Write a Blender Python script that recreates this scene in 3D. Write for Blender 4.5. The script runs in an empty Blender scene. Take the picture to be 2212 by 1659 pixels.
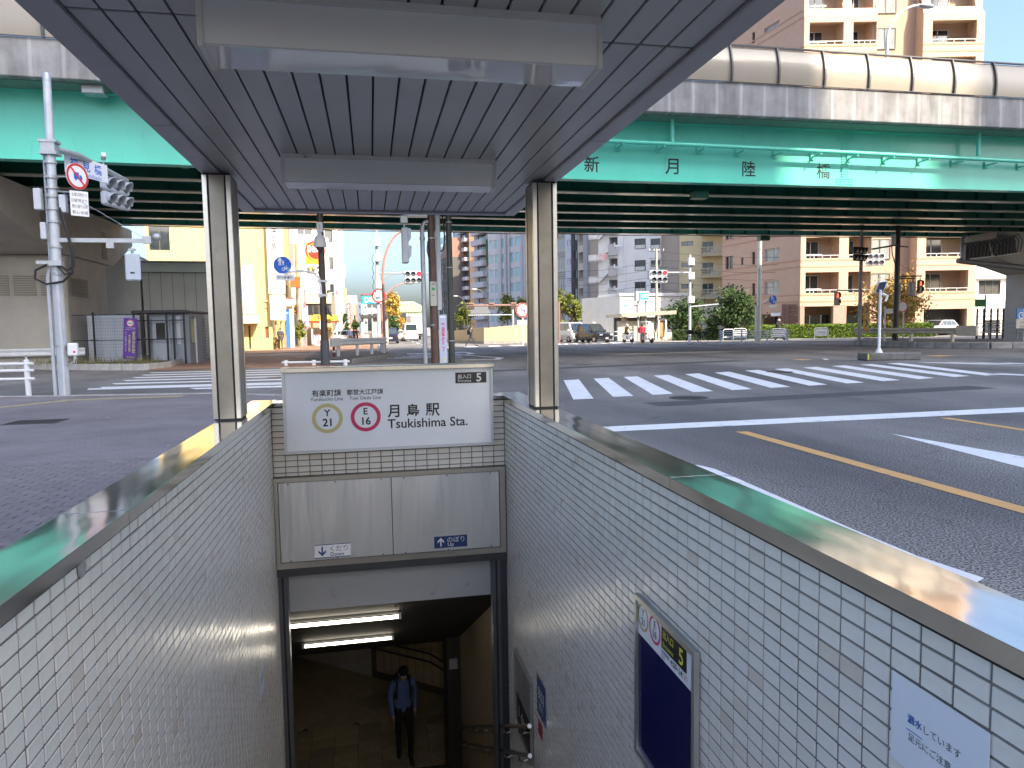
import bpy, math, random
from mathutils import Vector, Matrix
random.seed(7)
S = bpy.context.scene
COL = S.collection
# ------------------------------------------------------------------ camera
IW, FPX, CX, CY, EYE = 2212.0, 1533.0, 1106.0, 829.5, 1.5
_v1 = Vector((800 - CX, 713 - CY, FPX)); _v2 = _v1 + Vector((1000, -16.0, 0))
_n = _v1.cross(_v2).normalized()
if _n.y < 0: _n = -_n
_y = _v1.normalized(); _up = -_n; _x = _y.cross(_up)
R3 = Matrix((_x, _y, _up))                       # rows: world axes in lens space -> world = R3 @ lens
CAM = Vector((0, 0, EYE))
right, down, fwd = (R3 @ Vector(a) for a in ((1, 0, 0), (0, 1, 0), (0, 0, 1)))
cd = bpy.data.cameras.new('camera'); cam = bpy.data.objects.new('camera', cd); COL.objects.link(cam)
cam.matrix_world = Matrix(((right.x, -down.x, -fwd.x, CAM.x), (right.y, -down.y, -fwd.y, CAM.y), (right.z, -down.z, -fwd.z, CAM.z), (0, 0, 0, 1)))
cd.sensor_width = 36; cd.lens = 36 * FPX / IW; cd.clip_start = 0.05; cd.clip_end = 3000
S.camera = cam
# ------------------------------------------------------------------ sky, sun, exposure
SUN = Vector((-0.42, 0.75, -0.62)).normalized()  # the way the light travels
el = math.asin(-SUN.z); az = math.atan2(-SUN.x, -SUN.y)
W = bpy.data.worlds.new('World'); S.world = W; W.use_nodes = True
nt = W.node_tree; bg = nt.nodes['Background']
sky = nt.nodes.new('ShaderNodeTexSky'); sky.sky_type = 'NISHITA'; sky.sun_disc = False
sky.sun_elevation = el; sky.sun_rotation = az; sky.air_density = 1.0; sky.dust_density = 4.9; sky.ozone_density = 3.8
nt.links.new(sky.outputs[0], bg.inputs[0]); bg.inputs[1].default_value = 0.15
sl = bpy.data.lights.new('sun', 'SUN'); sl.energy = 3.3; sl.angle = math.radians(0.53); sl.color = (1.0, 0.86, 0.66)
so = bpy.data.objects.new('sun', sl); COL.objects.link(so); so.rotation_euler = SUN.to_track_quat('-Z', 'Y').to_euler(); so.location = (40, -60, 60)
vs = S.view_settings; vs.view_transform = 'Standard'; vs.look = 'None'; vs.gamma = 1; vs.exposure = 1.6; vs.use_curve_mapping = False
S.cycles.use_denoising = True
S.cycles.max_bounces = 8; S.cycles.diffuse_bounces = 4; S.cycles.glossy_bounces = 4; S.cycles.transmission_bounces = 4; S.cycles.caustics_reflective = False; S.cycles.caustics_refractive = False
S.cycles.sample_clamp_indirect = 6
# ------------------------------------------------------------------ measuring: a direction in the photo + a real distance -> a point of the place
def _d(px, py): return R3 @ Vector(((px - CX), (py - CY), FPX))
def PD(px, py, dep): return CAM + _d(px, py) / FPX * dep
def PY(px, py, Y): d = _d(px, py); return CAM + d * (Y / d.y)
def PX(px, py, X): d = _d(px, py); return CAM + d * (X / d.x)
def PG(px, py, z=0.0): d = _d(px, py); return CAM + d * ((z - EYE) / d.z)
def proj(p):
    c = R3.transposed() @ (Vector(p) - CAM)
    return (CX + FPX * c.x / c.z, CY + FPX * c.y / c.z, c.z)
def _z(ox, oy, s): return lambda x, y: ((ox + x * s) / 1.82278, (oy + y * s) / 1.82278)
z1 = _z(0, 0, 1008/2212); z2 = _z(0, 600, 1008/1672); z3 = _z(900, 800, 1100/2212); z4 = _z(1900, 800, 1000/2212); z5 = _z(2700, 800, 1332/2212); z6 = _z(2400, 1300, 1632/2212)
zA = _z(900, 1000, 600/2212); zB = _z(1400, 850, 700/2111); zC = _z(2100, 850, 600/1810); zD = _z(2600, 900, 700/2212); zE = _z(3200, 850, 832/2212); zF = _z(0, 1150, 900/2212); zG = _z(2800, 0, 1232/2212)
# ------------------------------------------------------------------ materials
MATS = {}
def mat(name, col, rough=0.6, metal=0.0, var=0.0, scale=4.0, bump=0.0, bscale=60.0, coat=0.0, emit=0.0, spec=0.5, rnd=None, col2=None, alpha=None, trans=0.0, stretch=None, bdist=0.004, detail=4.0, dirt=None, rvar=0.0):
    if name in MATS: return MATS[name]
    m = bpy.data.materials.new(name); m.use_nodes = True; MATS[name] = m
    t = m.node_tree; N = t.nodes; L = t.links; b = N['Principled BSDF']
    c4 = (*col, 1)
    b.inputs['Base Color'].default_value = c4; b.inputs['Roughness'].default_value = rough; b.inputs['Metallic'].default_value = metal
    b.inputs['Specular IOR Level'].default_value = spec
    if coat: b.inputs['Coat Weight'].default_value = coat; b.inputs['Coat Roughness'].default_value = 0.08
    if trans: b.inputs['Transmission Weight'].default_value = trans
    if emit: b.inputs['Emission Color'].default_value = c4; b.inputs['Emission Strength'].default_value = emit
    tc = N.new('ShaderNodeTexCoord'); mp = N.new('ShaderNodeMapping'); L.new(tc.outputs['Object'], mp.inputs[0])
    if stretch: mp.inputs['Scale'].default_value = stretch
    src = None
    if var or col2:
        n = N.new('ShaderNodeTexNoise'); n.inputs['Scale'].default_value = scale; n.inputs['Detail'].default_value = detail; n.inputs['Roughness'].default_value = 0.6
        L.new(mp.outputs[0], n.inputs[0])
        r = N.new('ShaderNodeValToRGB'); r.color_ramp.elements[0].position = 0.3; r.color_ramp.elements[1].position = 0.7
        a = [max(0, x * (1 - var)) for x in col]; e = list(col2) if col2 else [min(1, x * (1 + var)) for x in col]
        r.color_ramp.elements[0].color = (*a, 1); r.color_ramp.elements[1].color = (*e, 1)
        L.new(n.outputs['Fac'], r.inputs[0]); src = r.outputs[0]
        if rvar:
            mr = N.new('ShaderNodeMapRange'); mr.inputs[3].default_value = max(0.02, rough - rvar); mr.inputs[4].default_value = rough + rvar
            L.new(n.outputs['Fac'], mr.inputs[0]); L.new(mr.outputs[0], b.inputs['Roughness'])
    if rnd:                                       # rnd = (source, [(pos, colour), ...])
        if rnd[0] == 'object': o = N.new('ShaderNodeObjectInfo').outputs['Random']
        else: o = N.new('ShaderNodeNewGeometry').outputs['Random Per Island']
        rr = N.new('ShaderNodeValToRGB'); cr = rr.color_ramp
        while len(cr.elements) < len(rnd[1]): cr.elements.new(0.5)
        for e, (p, c) in zip(cr.elements, rnd[1]): e.position = p; e.color = (*c, 1)
        L.new(o, rr.inputs[0])
        if src:
            mx = N.new('ShaderNodeMix'); mx.data_type = 'RGBA'; mx.blend_type = 'MULTIPLY'; mx.inputs['Factor'].default_value = 1
            L.new(src, mx.inputs['A']); L.new(rr.outputs[0], mx.inputs['B']); src = mx.outputs['Result']
        else: src = rr.outputs[0]
    if dirt:                                      # dirt = (colour, scale, threshold, amount)
        n2 = N.new('ShaderNodeTexNoise'); n2.inputs['Scale'].default_value = dirt[1]; n2.inputs['Detail'].default_value = 8; n2.inputs['Roughness'].default_value = 0.7
        L.new(mp.outputs[0], n2.inputs[0])
        mr = N.new('ShaderNodeMapRange'); mr.inputs[1].default_value = dirt[2]; mr.inputs[2].default_value = dirt[2] + 0.12; mr.inputs[4].default_value = dirt[3]
        L.new(n2.outputs['Fac'], mr.inputs[0])
        mx = N.new('ShaderNodeMix'); mx.data_type = 'RGBA'; L.new(mr.outputs[0], mx.inputs['Factor'])
        if src: L.new(src, mx.inputs['A'])
        else: mx.inputs['A'].default_value = c4
        mx.inputs['B'].default_value = (*dirt[0], 1); src = mx.outputs['Result']
    if src: L.new(src, b.inputs['Base Color'])
    if bump:
        n = N.new('ShaderNodeTexNoise'); n.inputs['Scale'].default_value = bscale; n.inputs['Detail'].default_value = 3
        L.new(mp.outputs[0], n.inputs[0]); bp = N.new('ShaderNodeBump'); bp.inputs['Strength'].default_value = bump; bp.inputs['Distance'].default_value = bdist
        L.new(n.outputs['Fac'], bp.inputs['Height']); L.new(bp.outputs[0], b.inputs['Normal'])
    return m
def glow(name, col, s): return mat(name, col, rough=0.4, emit=s)
# ------------------------------------------------------------------ geometry
class MB:
    def __init__(s): s.v = []; s.f = []; s.m = []; s.cur = 0; s.T = None
    def _p(s, p):
        p = Vector(p); p = s.T @ p if s.T else p
        s.v.append((p.x, p.y, p.z)); return len(s.v) - 1
    def face(s, pts): s.f.append([s._p(p) for p in pts]); s.m.append(s.cur); return s
    def idx(s, ids): s.f.append(ids); s.m.append(s.cur)
    def box(s, x0, y0, z0, x1, y1, z1):
        a = [s._p(p) for p in ((x0,y0,z0),(x1,y0,z0),(x1,y1,z0),(x0,y1,z0),(x0,y0,z1),(x1,y0,z1),(x1,y1,z1),(x0,y1,z1))]
        for q in ((0,3,2,1),(4,5,6,7),(0,1,5,4),(1,2,6,5),(2,3,7,6),(3,0,4,7)): s.idx([a[i] for i in q])
        return s
    def bev(s, x0, y0, z0, x1, y1, z1, b):       # box with chamfered vertical + horizontal front edges (all eight corners cut)
        rings = []
        for z, i in ((z0, b), (z0 + b, 0), (z1 - b, 0), (z1, b)):
            c = b
            pts = [(x0+c+i*0.4, y0+i), (x1-c-i*0.4, y0+i), (x1-i, y0+c+i*0.4), (x1-i, y1-c-i*0.4), (x1-c-i*0.4, y1-i), (x0+c+i*0.4, y1-i), (x0+i, y1-c-i*0.4), (x0+i, y0+c+i*0.4)]
            rings.append([s._p((x, y, z)) for x, y in pts])
        for a, c in zip(rings, rings[1:]):
            for k in range(8): s.idx([a[k], a[(k+1) % 8], c[(k+1) % 8], c[k]])
        s.idx(rings[0][::-1]); s.idx(rings[-1]); return s
    def cyl(s, p0, p1, r0, r1=None, n=10, cap=True):
        r1 = r0 if r1 is None else r1; p0 = Vector(p0); p1 = Vector(p1); d = (p1 - p0).normalized()
        u = d.cross(Vector((0, 0, 1)) if abs(d.z) < 0.9 else Vector((1, 0, 0))).normalized(); w = d.cross(u)
        A = []; B = []
        for k in range(n):
            t = 2 * math.pi * k / n; e = u * math.cos(t) + w * math.sin(t)
            A.append(s._p(p0 + e * r0)); B.append(s._p(p1 + e * r1))
        for k in range(n): s.idx([A[k], B[k], B[(k+1) % n], A[(k+1) % n]])
        if cap: s.idx(A); s.idx(B[::-1])
        return s
    def tube(s, pts, r, n=8):
        pts = [Vector(p) for p in pts]; rings = []; prev = None
        for i, p in enumerate(pts):
            d = (pts[min(i+1, len(pts)-1)] - pts[max(i-1, 0)]).normalized()
            u = (prev - d * prev.dot(d)) if prev else d.cross(Vector((0.13, 0.2, 1)) if abs(d.z) < 0.9 else Vector((1, 0.1, 0)))
            u.normalize(); prev = u; w = d.cross(u)
            rr = r[i] if isinstance(r, (list, tuple)) else r
            rings.append([s._p(p + (u * math.cos(2*math.pi*k/n) + w * math.sin(2*math.pi*k/n)) * rr) for k in range(n)])
        for a, b in zip(rings, rings[1:]):
            for k in range(n): s.idx([a[k], a[(k+1) % n], b[(k+1) % n], b[k]])
        s.idx(rings[0][::-1]); s.idx(rings[-1]); return s
    def prism(s, pts, ax, a0, a1):                # pts: 2d polygon in the plane across axis ax
        def P(q, a): return (a, q[0], q[1]) if ax == 'x' else ((q[0], a, q[1]) if ax == 'y' else (q[0], q[1], a))
        A = [s._p(P(q, a0)) for q in pts]; B = [s._p(P(q, a1)) for q in pts]; n = len(pts)
        for k in range(n): s.idx([A[k], A[(k+1) % n], B[(k+1) % n], B[k]])
        s.idx(A[::-1]); s.idx(B); return s
    def lathe(s, prof, c=(0, 0, 0), n=14, ax='z'):
        c = Vector(c); rings = []
        for r, h in prof:
            ring = []
            for k in range(n):
                t = 2*math.pi*k/n; a, b = r*math.cos(t), r*math.sin(t)
                q = (a, b, h) if ax == 'z' else ((a, h, b) if ax == 'y' else (h, a, b))
                ring.append(s._p(c + Vector(q)))
            rings.append(ring)
        for a, b in zip(rings, rings[1:]):
            for k in range(n): s.idx([a[k], a[(k+1) % n], b[(k+1) % n], b[k]])
        s.idx(rings[0][::-1]); s.idx(rings[-1]); return s
    def ball(s, c, r, n=12, m=8):
        rx, ry, rz = (r, r, r) if not isinstance(r, (list, tuple)) else r
        c = Vector(c); rings = []
        for i in range(1, m):
            a = math.pi*i/m - math.pi/2
            rings.append([s._p(c + Vector((rx*math.cos(a)*math.cos(2*math.pi*k/n), ry*math.cos(a)*math.sin(2*math.pi*k/n), rz*math.sin(a)))) for k in range(n)])
        for a, b in zip(rings, rings[1:]):
            for k in range(n): s.idx([a[k], a[(k+1) % n], b[(k+1) % n], b[k]])
        s.idx(rings[0][::-1]); s.idx(rings[-1]); return s
    def mesh(s, name, mats, smooth=False):
        me = bpy.data.meshes.new(name); me.from_pydata(s.v, [], s.f)
        if not isinstance(mats, (list, tuple)): mats = [mats]
        for m in mats: me.materials.append(m)
        if len(mats) > 1: me.polygons.foreach_set('material_index', s.m)
        if smooth:
            me.polygons.foreach_set('use_smooth', [True] * len(s.f))
        me.update()
        if smooth:
            try: me.set_sharp_from_angle(angle=math.radians(40))
            except Exception: pass
        return me
    def build(s, name, mats, parent=None, smooth=False, loc=None, rz=None): return obj(name, s.mesh(name, mats, smooth), parent, loc, rz)
def obj(name, me, parent=None, loc=None, rz=None):
    o = bpy.data.objects.new(name, me); COL.objects.link(o)
    if parent: o.parent = parent
    if loc is not None: o.location = loc
    if rz is not None: o.rotation_euler = (0, 0, rz)
    return o
def tag(o, label=None, cat=None, group=None, kind=None):
    if label: o['label'] = label
    if cat: o['category'] = cat
    if group: o['group'] = group
    if kind: o['kind'] = kind
    return o
def thing(name, label, cat, loc=(0, 0, 0), rz=0.0, group=None):
    o = bpy.data.objects.new(name, None); o.empty_display_size = 0.2; COL.objects.link(o)
    o.location = loc; o.rotation_euler = (0, 0, rz); return tag(o, label, cat, group)
def struct(o): o['kind'] = 'structure'; return o
def copy_tree(o, parent=None):
    c = o.copy(); COL.objects.link(c); c.parent = parent
    for ch in KIDS(o): copy_tree(ch, c)
    return c
def KIDS(o): return list(o.children)
# lettering is gathered and turned into meshes in one pass at the end
TEXTS = []
def text(body, parent, c, w=None, h=None, m=None, rt=(1, 0, 0), up=(0, 0, 1), bold=0.0, name='lettering', lines=1.0, align='CENTER', font='reg'):
    TEXTS.append((body, parent, Vector(c), w, h, m, Vector(rt), Vector(up), bold, name, lines, align))
def flush_texts():
    L = []
    for t in TEXTS:
        cu = bpy.data.curves.new('lettering', 'FONT'); cu.body = t[0]; cu.size = 1.0; cu.offset = t[8]; cu.align_x = t[11]; cu.space_line = t[10]; cu.resolution_u = 3; cu.fill_mode = 'FRONT'
        o = bpy.data.objects.new('lettering_curve', cu); COL.objects.link(o); L.append(o)
    bpy.context.view_layer.update(); dg = bpy.context.evaluated_depsgraph_get()
    for o, (body, parent, c, w, h, m, rt, up, bold, name, lines, al) in zip(L, TEXTS):
        me = bpy.data.meshes.new_from_object(o.evaluated_get(dg)); me.name = name
        if not me.vertices: continue
        xs = [v.co.x for v in me.vertices]; ys = [v.co.y for v in me.vertices]
        x0, x1, y0, y1 = min(xs), max(xs), min(ys), max(ys); bw, bh = max(x1-x0, 1e-4), max(y1-y0, 1e-4)
        sx = w / bw if w else None; sy = h / bh if h else None
        sx = sx or sy; sy = sy or sx
        nrm = rt.cross(up)
        for v in me.vertices:
            a = (v.co.x - (x0+x1)/2) * sx; b = (v.co.y - (y0+y1)/2) * sy
            v.co = c + rt * a + up * b + nrm * v.co.z
        me.materials.clear(); me.materials.append(m); me.update()
        obj(name, me, parent)
    for o in L:
        cu = o.data; bpy.data.objects.remove(o); bpy.data.curves.remove(cu)
def ring(parent, c, r0, r1, m, rt=(1,0,0), up=(0,0,1), n=40, name='ring', lift=0.0):
    c = Vector(c); rt = Vector(rt); up = Vector(up); nn = rt.cross(up); b = MB()
    for k in range(n):
        q = []
        for rr, kk in ((r0, k), (r1, k), (r1, k+1), (r0, k+1)):
            t = 2*math.pi*kk/n; q.append(c + nn*lift + rt*(rr*math.cos(t)) + up*(rr*math.sin(t)))
        b.face(q)
    return b.build(name, m, parent)
def disc(parent, c, r, m, rt=(1,0,0), up=(0,0,1), n=32, name='disc'):
    c = Vector(c); rt = Vector(rt); up = Vector(up)
    return MB().face([c + rt*(r*math.cos(2*math.pi*k/n)) + up*(r*math.sin(2*math.pi*k/n)) for k in range(n)]).build(name, m, parent)
# common materials
steel = mat('stainless_brushed', (0.62, 0.59, 0.53), rough=0.28, metal=0.85, bump=0.10, bscale=2.6, bdist=0.02, var=0.06, scale=30, stretch=(1, 0.15, 1))
steel_mirror = mat('stainless_polished', (0.74, 0.71, 0.65), rough=0.10, metal=0.94, bump=0.26, bscale=2.4, bdist=0.03, var=0.10, scale=9, rvar=0.06, stretch=(1, 0.2, 1), dirt=((0.3, 0.28, 0.25), 13, 0.66, 0.4))
steel_satin = mat('stainless_satin', (0.29, 0.265, 0.225), rough=0.36, metal=0.75, var=0.12, scale=6, dirt=((0.16, 0.14, 0.11), 16, 0.60, 0.55))
steel_panel = mat('stainless_panel', (0.88, 0.89, 0.90), rough=0.30, metal=0.75, bump=0.5, bscale=1.7, bdist=0.10, stretch=(2.6, 1, 0.3), var=0.025, scale=3, dirt=((0.3, 0.28, 0.25), 9, 0.66, 0.3))
alu = mat('aluminium', (0.55, 0.55, 0.54), rough=0.35, metal=0.85, var=0.08)
black = mat('black_rubber', (0.012, 0.012, 0.014), rough=0.6)
darksteel = mat('dark_painted_steel', (0.045, 0.047, 0.05), rough=0.45, var=0.2)
white_sign = mat('white_acrylic', (0.87, 0.88, 0.90), rough=0.18, var=0.02)
ink = mat('black_ink', (0.012, 0.012, 0.013), rough=0.4)
white_ink = mat('white_ink', (0.8, 0.8, 0.8), rough=0.5)
blue_ink = mat('blue_ink', (0.02, 0.06, 0.22), rough=0.4)
red_ink = mat('red_ink', (0.62, 0.03, 0.05), rough=0.4)
white_paint = mat('white_paint', (0.74, 0.75, 0.77), rough=0.45, var=0.06, dirt=((0.35, 0.33, 0.3), 7, 0.66, 0.4))
galv = mat('galvanised_steel', (0.42, 0.44, 0.46), rough=0.45, metal=0.5, var=0.12, scale=8)
brownpole = mat('brown_painted_steel', (0.055, 0.035, 0.028), rough=0.4, var=0.2)
concrete = mat('concrete', (0.34, 0.33, 0.32), rough=0.85, var=0.18, scale=1.2, bump=0.3, bscale=30, dirt=((0.17, 0.16, 0.155), 0.8, 0.56, 0.5))
kerbmat = mat('kerb_concrete', (0.30, 0.29, 0.275), rough=0.9, var=0.25, scale=3, bump=0.4, bscale=40)
# ================================================================== GROUND, ROADS, MARKINGS
def sheet(name, poly, z, m):
    return struct(MB().face([(x, y, z) for x, y in poly]).build(name, m))
def asphalt_mat():
    m = mat('asphalt', (0.125, 0.127, 0.131), rough=0.8, var=0.16, scale=0.5, bump=0.9, bscale=75, bdist=0.012, detail=8)
    t = m.node_tree; N = t.nodes; L = t.links; b = N['Principled BSDF']
    # fine light and dark stones in the binder
    src = b.inputs['Base Color'].links[0].from_socket
    tc = [n for n in N if n.type == 'TEX_COORD'][0]
    n2 = N.new('ShaderNodeTexNoise'); n2.inputs['Scale'].default_value = 62; n2.inputs['Detail'].default_value = 2; L.new(tc.outputs['Object'], n2.inputs[0])
    r = N.new('ShaderNodeValToRGB'); r.color_ramp.elements[0].position = 0.38; r.color_ramp.elements[0].color = (0.2, 0.2, 0.205, 1); r.color_ramp.elements[1].position = 0.64; r.color_ramp.elements[1].color = (2.5, 2.4, 2.3, 1)
    L.new(n2.outputs['Fac'], r.inputs[0])
    mx = N.new('ShaderNodeMix'); mx.data_type = 'RGBA'; mx.blend_type = 'MULTIPLY'; mx.inputs['Factor'].default_value = 1; mx.clamp_result = False
    L.new(src, mx.inputs['A']); L.new(r.outputs[0], mx.inputs['B'])
    # worn, patched strips
    n3 = N.new('ShaderNodeTexNoise'); n3.inputs['Scale'].default_value = 0.16; n3.inputs['Detail'].default_value = 5
    mp = N.new('ShaderNodeMapping'); mp.inputs['Scale'].default_value = (2.2, 0.6, 1); mp.inputs['Rotation'].default_value = (0, 0, 0.5); L.new(tc.outputs['Object'], mp.inputs[0]); L.new(mp.outputs[0], n3.inputs[0])
    r3 = N.new('ShaderNodeValToRGB'); r3.color_ramp.elements[0].position = 0.36; r3.color_ramp.elements[0].color = (0.62, 0.62, 0.64, 1); r3.color_ramp.elements[1].position = 0.62; r3.color_ramp.elements[1].color = (1.32, 1.3, 1.26, 1)
    L.new(n3.outputs['Fac'], r3.inputs[0])
    m2 = N.new('ShaderNodeMix'); m2.data_type = 'RGBA'; m2.blend_type = 'MULTIPLY'; m2.inputs['Factor'].default_value = 1
    L.new(mx.outputs['Result'], m2.inputs['A']); L.new(r3.outputs[0], m2.inputs['B'])
    # hairline cracks and joints
    v = N.new('ShaderNodeTexVoronoi'); v.feature = 'DISTANCE_TO_EDGE'; v.inputs['Scale'].default_value = 0.22
    n4 = N.new('ShaderNodeTexNoise'); n4.inputs['Scale'].default_value = 1.6; n4.inputs['Detail'].default_value = 6; L.new(tc.outputs['Object'], n4.inputs[0])
    ad = N.new('ShaderNodeVectorMath'); ad.operation = 'MULTIPLY_ADD'; ad.inputs[1].default_value = (1.3, 1.3, 0); L.new(n4.outputs['Color'], ad.inputs[0]); L.new(tc.outputs['Object'], ad.inputs[2]); L.new(ad.outputs[0], v.inputs['Vector'])
    cr = N.new('ShaderNodeMapRange'); cr.inputs[1].default_value = 0.002; cr.inputs[2].default_value = 0.006; cr.inputs[3].default_value = 0.78; cr.inputs[4].default_value = 1.0; L.new(v.outputs['Distance'], cr.inputs[0])
    m3 = N.new('ShaderNodeMix'); m3.data_type = 'RGBA'; m3.blend_type = 'MULTIPLY'; m3.inputs['Factor'].default_value = 1
    L.new(m2.outputs['Result'], m3.inputs['A']); L.new(cr.outputs[0], m3.inputs['B'])
    L.new(m3.outputs['Result'], b.inputs['Base Color'])
    return m
asphalt = asphalt_mat()
HX0, HX1, HY0, HY1 = -1.0, 1.3, 0.9, 6.28
g = MB()
xs = [-700, -60, HX0, HX1, 60, 900]; ys = [-250, -20, HY0, HY1, 60, 160, 1400]
for i in range(5):
    for j in range(6):
        if i == 2 and j == 2: continue            # the stairwell
        g.face([(xs[i], ys[j], 0), (xs[i+1], ys[j], 0), (xs[i+1], ys[j+1], 0), (xs[i], ys[j+1], 0)])
struct(g.build('road', asphalt))
# ---- road paint: worn thermoplastic, laid in sheets just above the asphalt
def paint_mat(name, col):
    m = mat(name, col, rough=0.55, var=0.08, scale=2.0, bump=0.35, bscale=70, bdist=0.006, dirt=((0.15, 0.15, 0.16), 4.0, 0.545, 0.62), stretch=None)
    return m
wpaint = paint_mat('white_road_paint', (0.74, 0.75, 0.78)); opaint = paint_mat('orange_road_paint', (0.60, 0.34, 0.12))
PAINT = struct(bpy.data.objects.new('road_markings', None)); COL.objects.link(PAINT)
def mark(pts, m=None, name='stripe', z=0.004): return MB().face([(x, y, z) for x, y in pts]).build(name, m or wpaint, PAINT)
def g2(p): q = PG(*p); return (q.x, q.y)
# right-hand zebra: lower ends / upper ends of each bar, measured on the road
low = [z6(*p) for p in ((-298,381),(-85,366),(128,352),(340,340),(553,326),(760,315),(965,303),(1163,291),(1361,280),(1550,267),(1735,256),(1924,245),(2085,238))]
lo2 = [z6(*p) for p in ((-405,387),(-193,371),(20,357),(232,346),(447,332),(655,321),(862,309),(1066,297),(1266,285),(1458,273),(1650,262),(1840,251),(2010,243))]
upL = [z6(*p) for p in ((-405,277),(-245,268),(-85,259),(75,250),(235,243),(402,235),(560,227),(722,216),(880,208),(1030,200),(1185,192),(1335,184),(1480,178))]
upR = [z6(*p) for p in ((-320,272),(-163,263),(-5,255),(150,247),(315,239),(478,231),(640,222),(795,212),(950,204),(1105,196),(1255,188),(1400,181),(1550,175))]
for a, b, c, d in zip(lo2, low, upR, upL): mark([g2(a), g2(b), g2(c), g2(d)])
mark([g2(z6(2000,235)), g2(z6(2212,243)), g2(z6(2212,237)), g2(z6(2090,231))])
# second zebra further right, by the island
for k in range(5):
    a = 1640 + k*145; t = 172 + k*1.2
    mark([g2(z6(a, t)), g2(z6(a+60, t-1)), g2(z6(2600+k*40, 196+k*1.0)), g2(z6(2600+k*40-40, 201+k*1.0))])
# stop line, lane lines, taper, edge line
A = [g2(z6(*p)) for p in ((-120,572),(2212,412),(3300,340))]; B = [g2(z6(*p)) for p in ((-120,598),(2212,438),(3300,362))]
mark([(1.5, 10.05), A[1], A[2], B[2], B[1], (1.5, 9.55)], name='stop_line')
mark([g2(z6(670,543)), g2(z6(735,541)), (5.02, -6.0), (4.83, -6.0)], opaint, 'lane_line')
mark([g2(z6(1765,470)), g2(z6(1810,468)), (8.8, -6), (8.62, -6)], opaint, 'lane_line')
mark([g2(z6(1500,553)), (7.02, 6.0), (7.35, -6), (6.15, -6), (6.45, 6.0)], name='lane_line')
cv = [(3.30,7.02),(3.40,6.98),(3.47,6.75),(3.46,6.3),(3.43,5.4),(3.39,4.5),(3.39,3.85),(3.46,3.42)]; cw = [(3.36,3.37),(3.24,3.9),(3.24,4.6),(3.27,5.4),(3.27,6.2),(3.2,6.6)]
mark(cv + cw, name='edge_line')
# left zebra
for k in range(7):
    t = k / 6.0; Y = 20.35 + t*8.9; xl = -7.5 - t*0.95 + (0.6 if k == 0 else 0)
    if k == 0: xl = -4.9
    mark([(xl+0.3, Y-0.24), (-1.2, Y-0.55), (-1.2, Y+0.0), (xl, Y+0.3)])
mark([(-7.6, 21.1), (-1.2, 20.85), (-1.2, 21.4), (-7.75, 21.65)])
# splitter island hatching and nose, centre of the crossing
for k in range(6):
    mark([(0.8+k*0.45, 37.6+k*1.1), (4.6+k*0.1, 36.2+k*1.1), (4.7+k*0.1, 36.6+k*1.1), (0.8+k*0.45, 38.1+k*1.1)])
noz = [g2(zB(*p)) for p in ((600,1638),(1300,1615),(1400,1630),(1425,1640),(1300,1648),(1340,1634),(1290,1624),(620,1645))]
mark(noz, name='nose_line')
noz = [(4.3,33.6),(6.0,33.3),(6.6,35.2),(5.6,39.0),(4.9,42.2),(4.5,42.2),(5.3,38.8),(6.2,35.3),(5.8,33.75),(4.3,34.0)]
mark(noz, name='nose_line')
# far zebra where the man walks, and far lane dashes
for k in range(9):
    x = 5.4 + k*2.0; y = 57.3 + k*0.55
    mark([(x, y-1.8), (x+1.05, y-1.8), (x+1.4, y+1.6), (x+0.35, y+1.6)])
for k in range(14):
    mark([(4.9, 66+k*9.0), (5.1, 66+k*9.0), (5.1, 71+k*9.0), (4.9, 71+k*9.0)], name='lane_line')
for k in range(6):
    x = 14.5 + k*1.55
    mark([(x, 59.0), (x+0.7, 59.0), (x+1.2, 61.6), (x+0.5, 61.6)])
mark([g2(z5(690,1021)), g2(z5(760,1019)), g2(z5(835,1022)), g2(z5(760,1027))], opaint, 'lane_line')
mark([g2(z5(1555,998)), g2(z5(1660,994)), g2(z5(1775,997)), g2(z5(1660,1003))], opaint, 'lane_line')
mark([g2(z5(890,1017)), g2(z5(915,1016)), g2(z5(940,1024)), g2(z5(912,1025))], name='lane_line')
# repaired trench strips and iron covers in the asphalt
patch = mat('asphalt_patch', (0.062, 0.063, 0.068), rough=0.85, var=0.2, scale=2, bump=0.8, bscale=75, bdist=0.01, dirt=((0.12, 0.12, 0.125), 50, 0.58, 0.8))
for pts in (((5.2, 12.3), (13.5, 13.2), (13.45, 13.9), (5.15, 13.0)), ((9.6, 3.2), (10.9, 3.3), (11.2, 9.2), (9.9, 9.25)), ((2.2, 23.6), (15, 26.4), (14.8, 27.3), (2.0, 24.5))): mark(pts, patch, 'patch', 0.0025)
for x, y in ((6.4, 13.6), (12.4, 19.9), (-3.0, 24.2), (8.2, 27.0)):
    t = thing('manhole_cover', 'round iron cover set in the road %s' % {6.4: 'beyond the stop line', 12.4: 'on the right-hand zebra crossing', -3.0: 'on the left crossing', 8.2: 'under the bridge edge'}[x], 'manhole cover', (x, y, 0.006)); MB().lathe([(0.33, -0.01), (0.33, 0.003), (0.30, 0.004), (0.02, 0.004)], (0, 0, 0), 24).build('lid', mat('cast_iron', (0.06, 0.06, 0.062), rough=0.5, metal=0.6, var=0.2), t); ring(t, (0, 0, 0.0005), 0.33, 0.40, patch, rt=(1, 0, 0), up=(0, 1, 0), n=24, name='rim', lift=0.0006)
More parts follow.
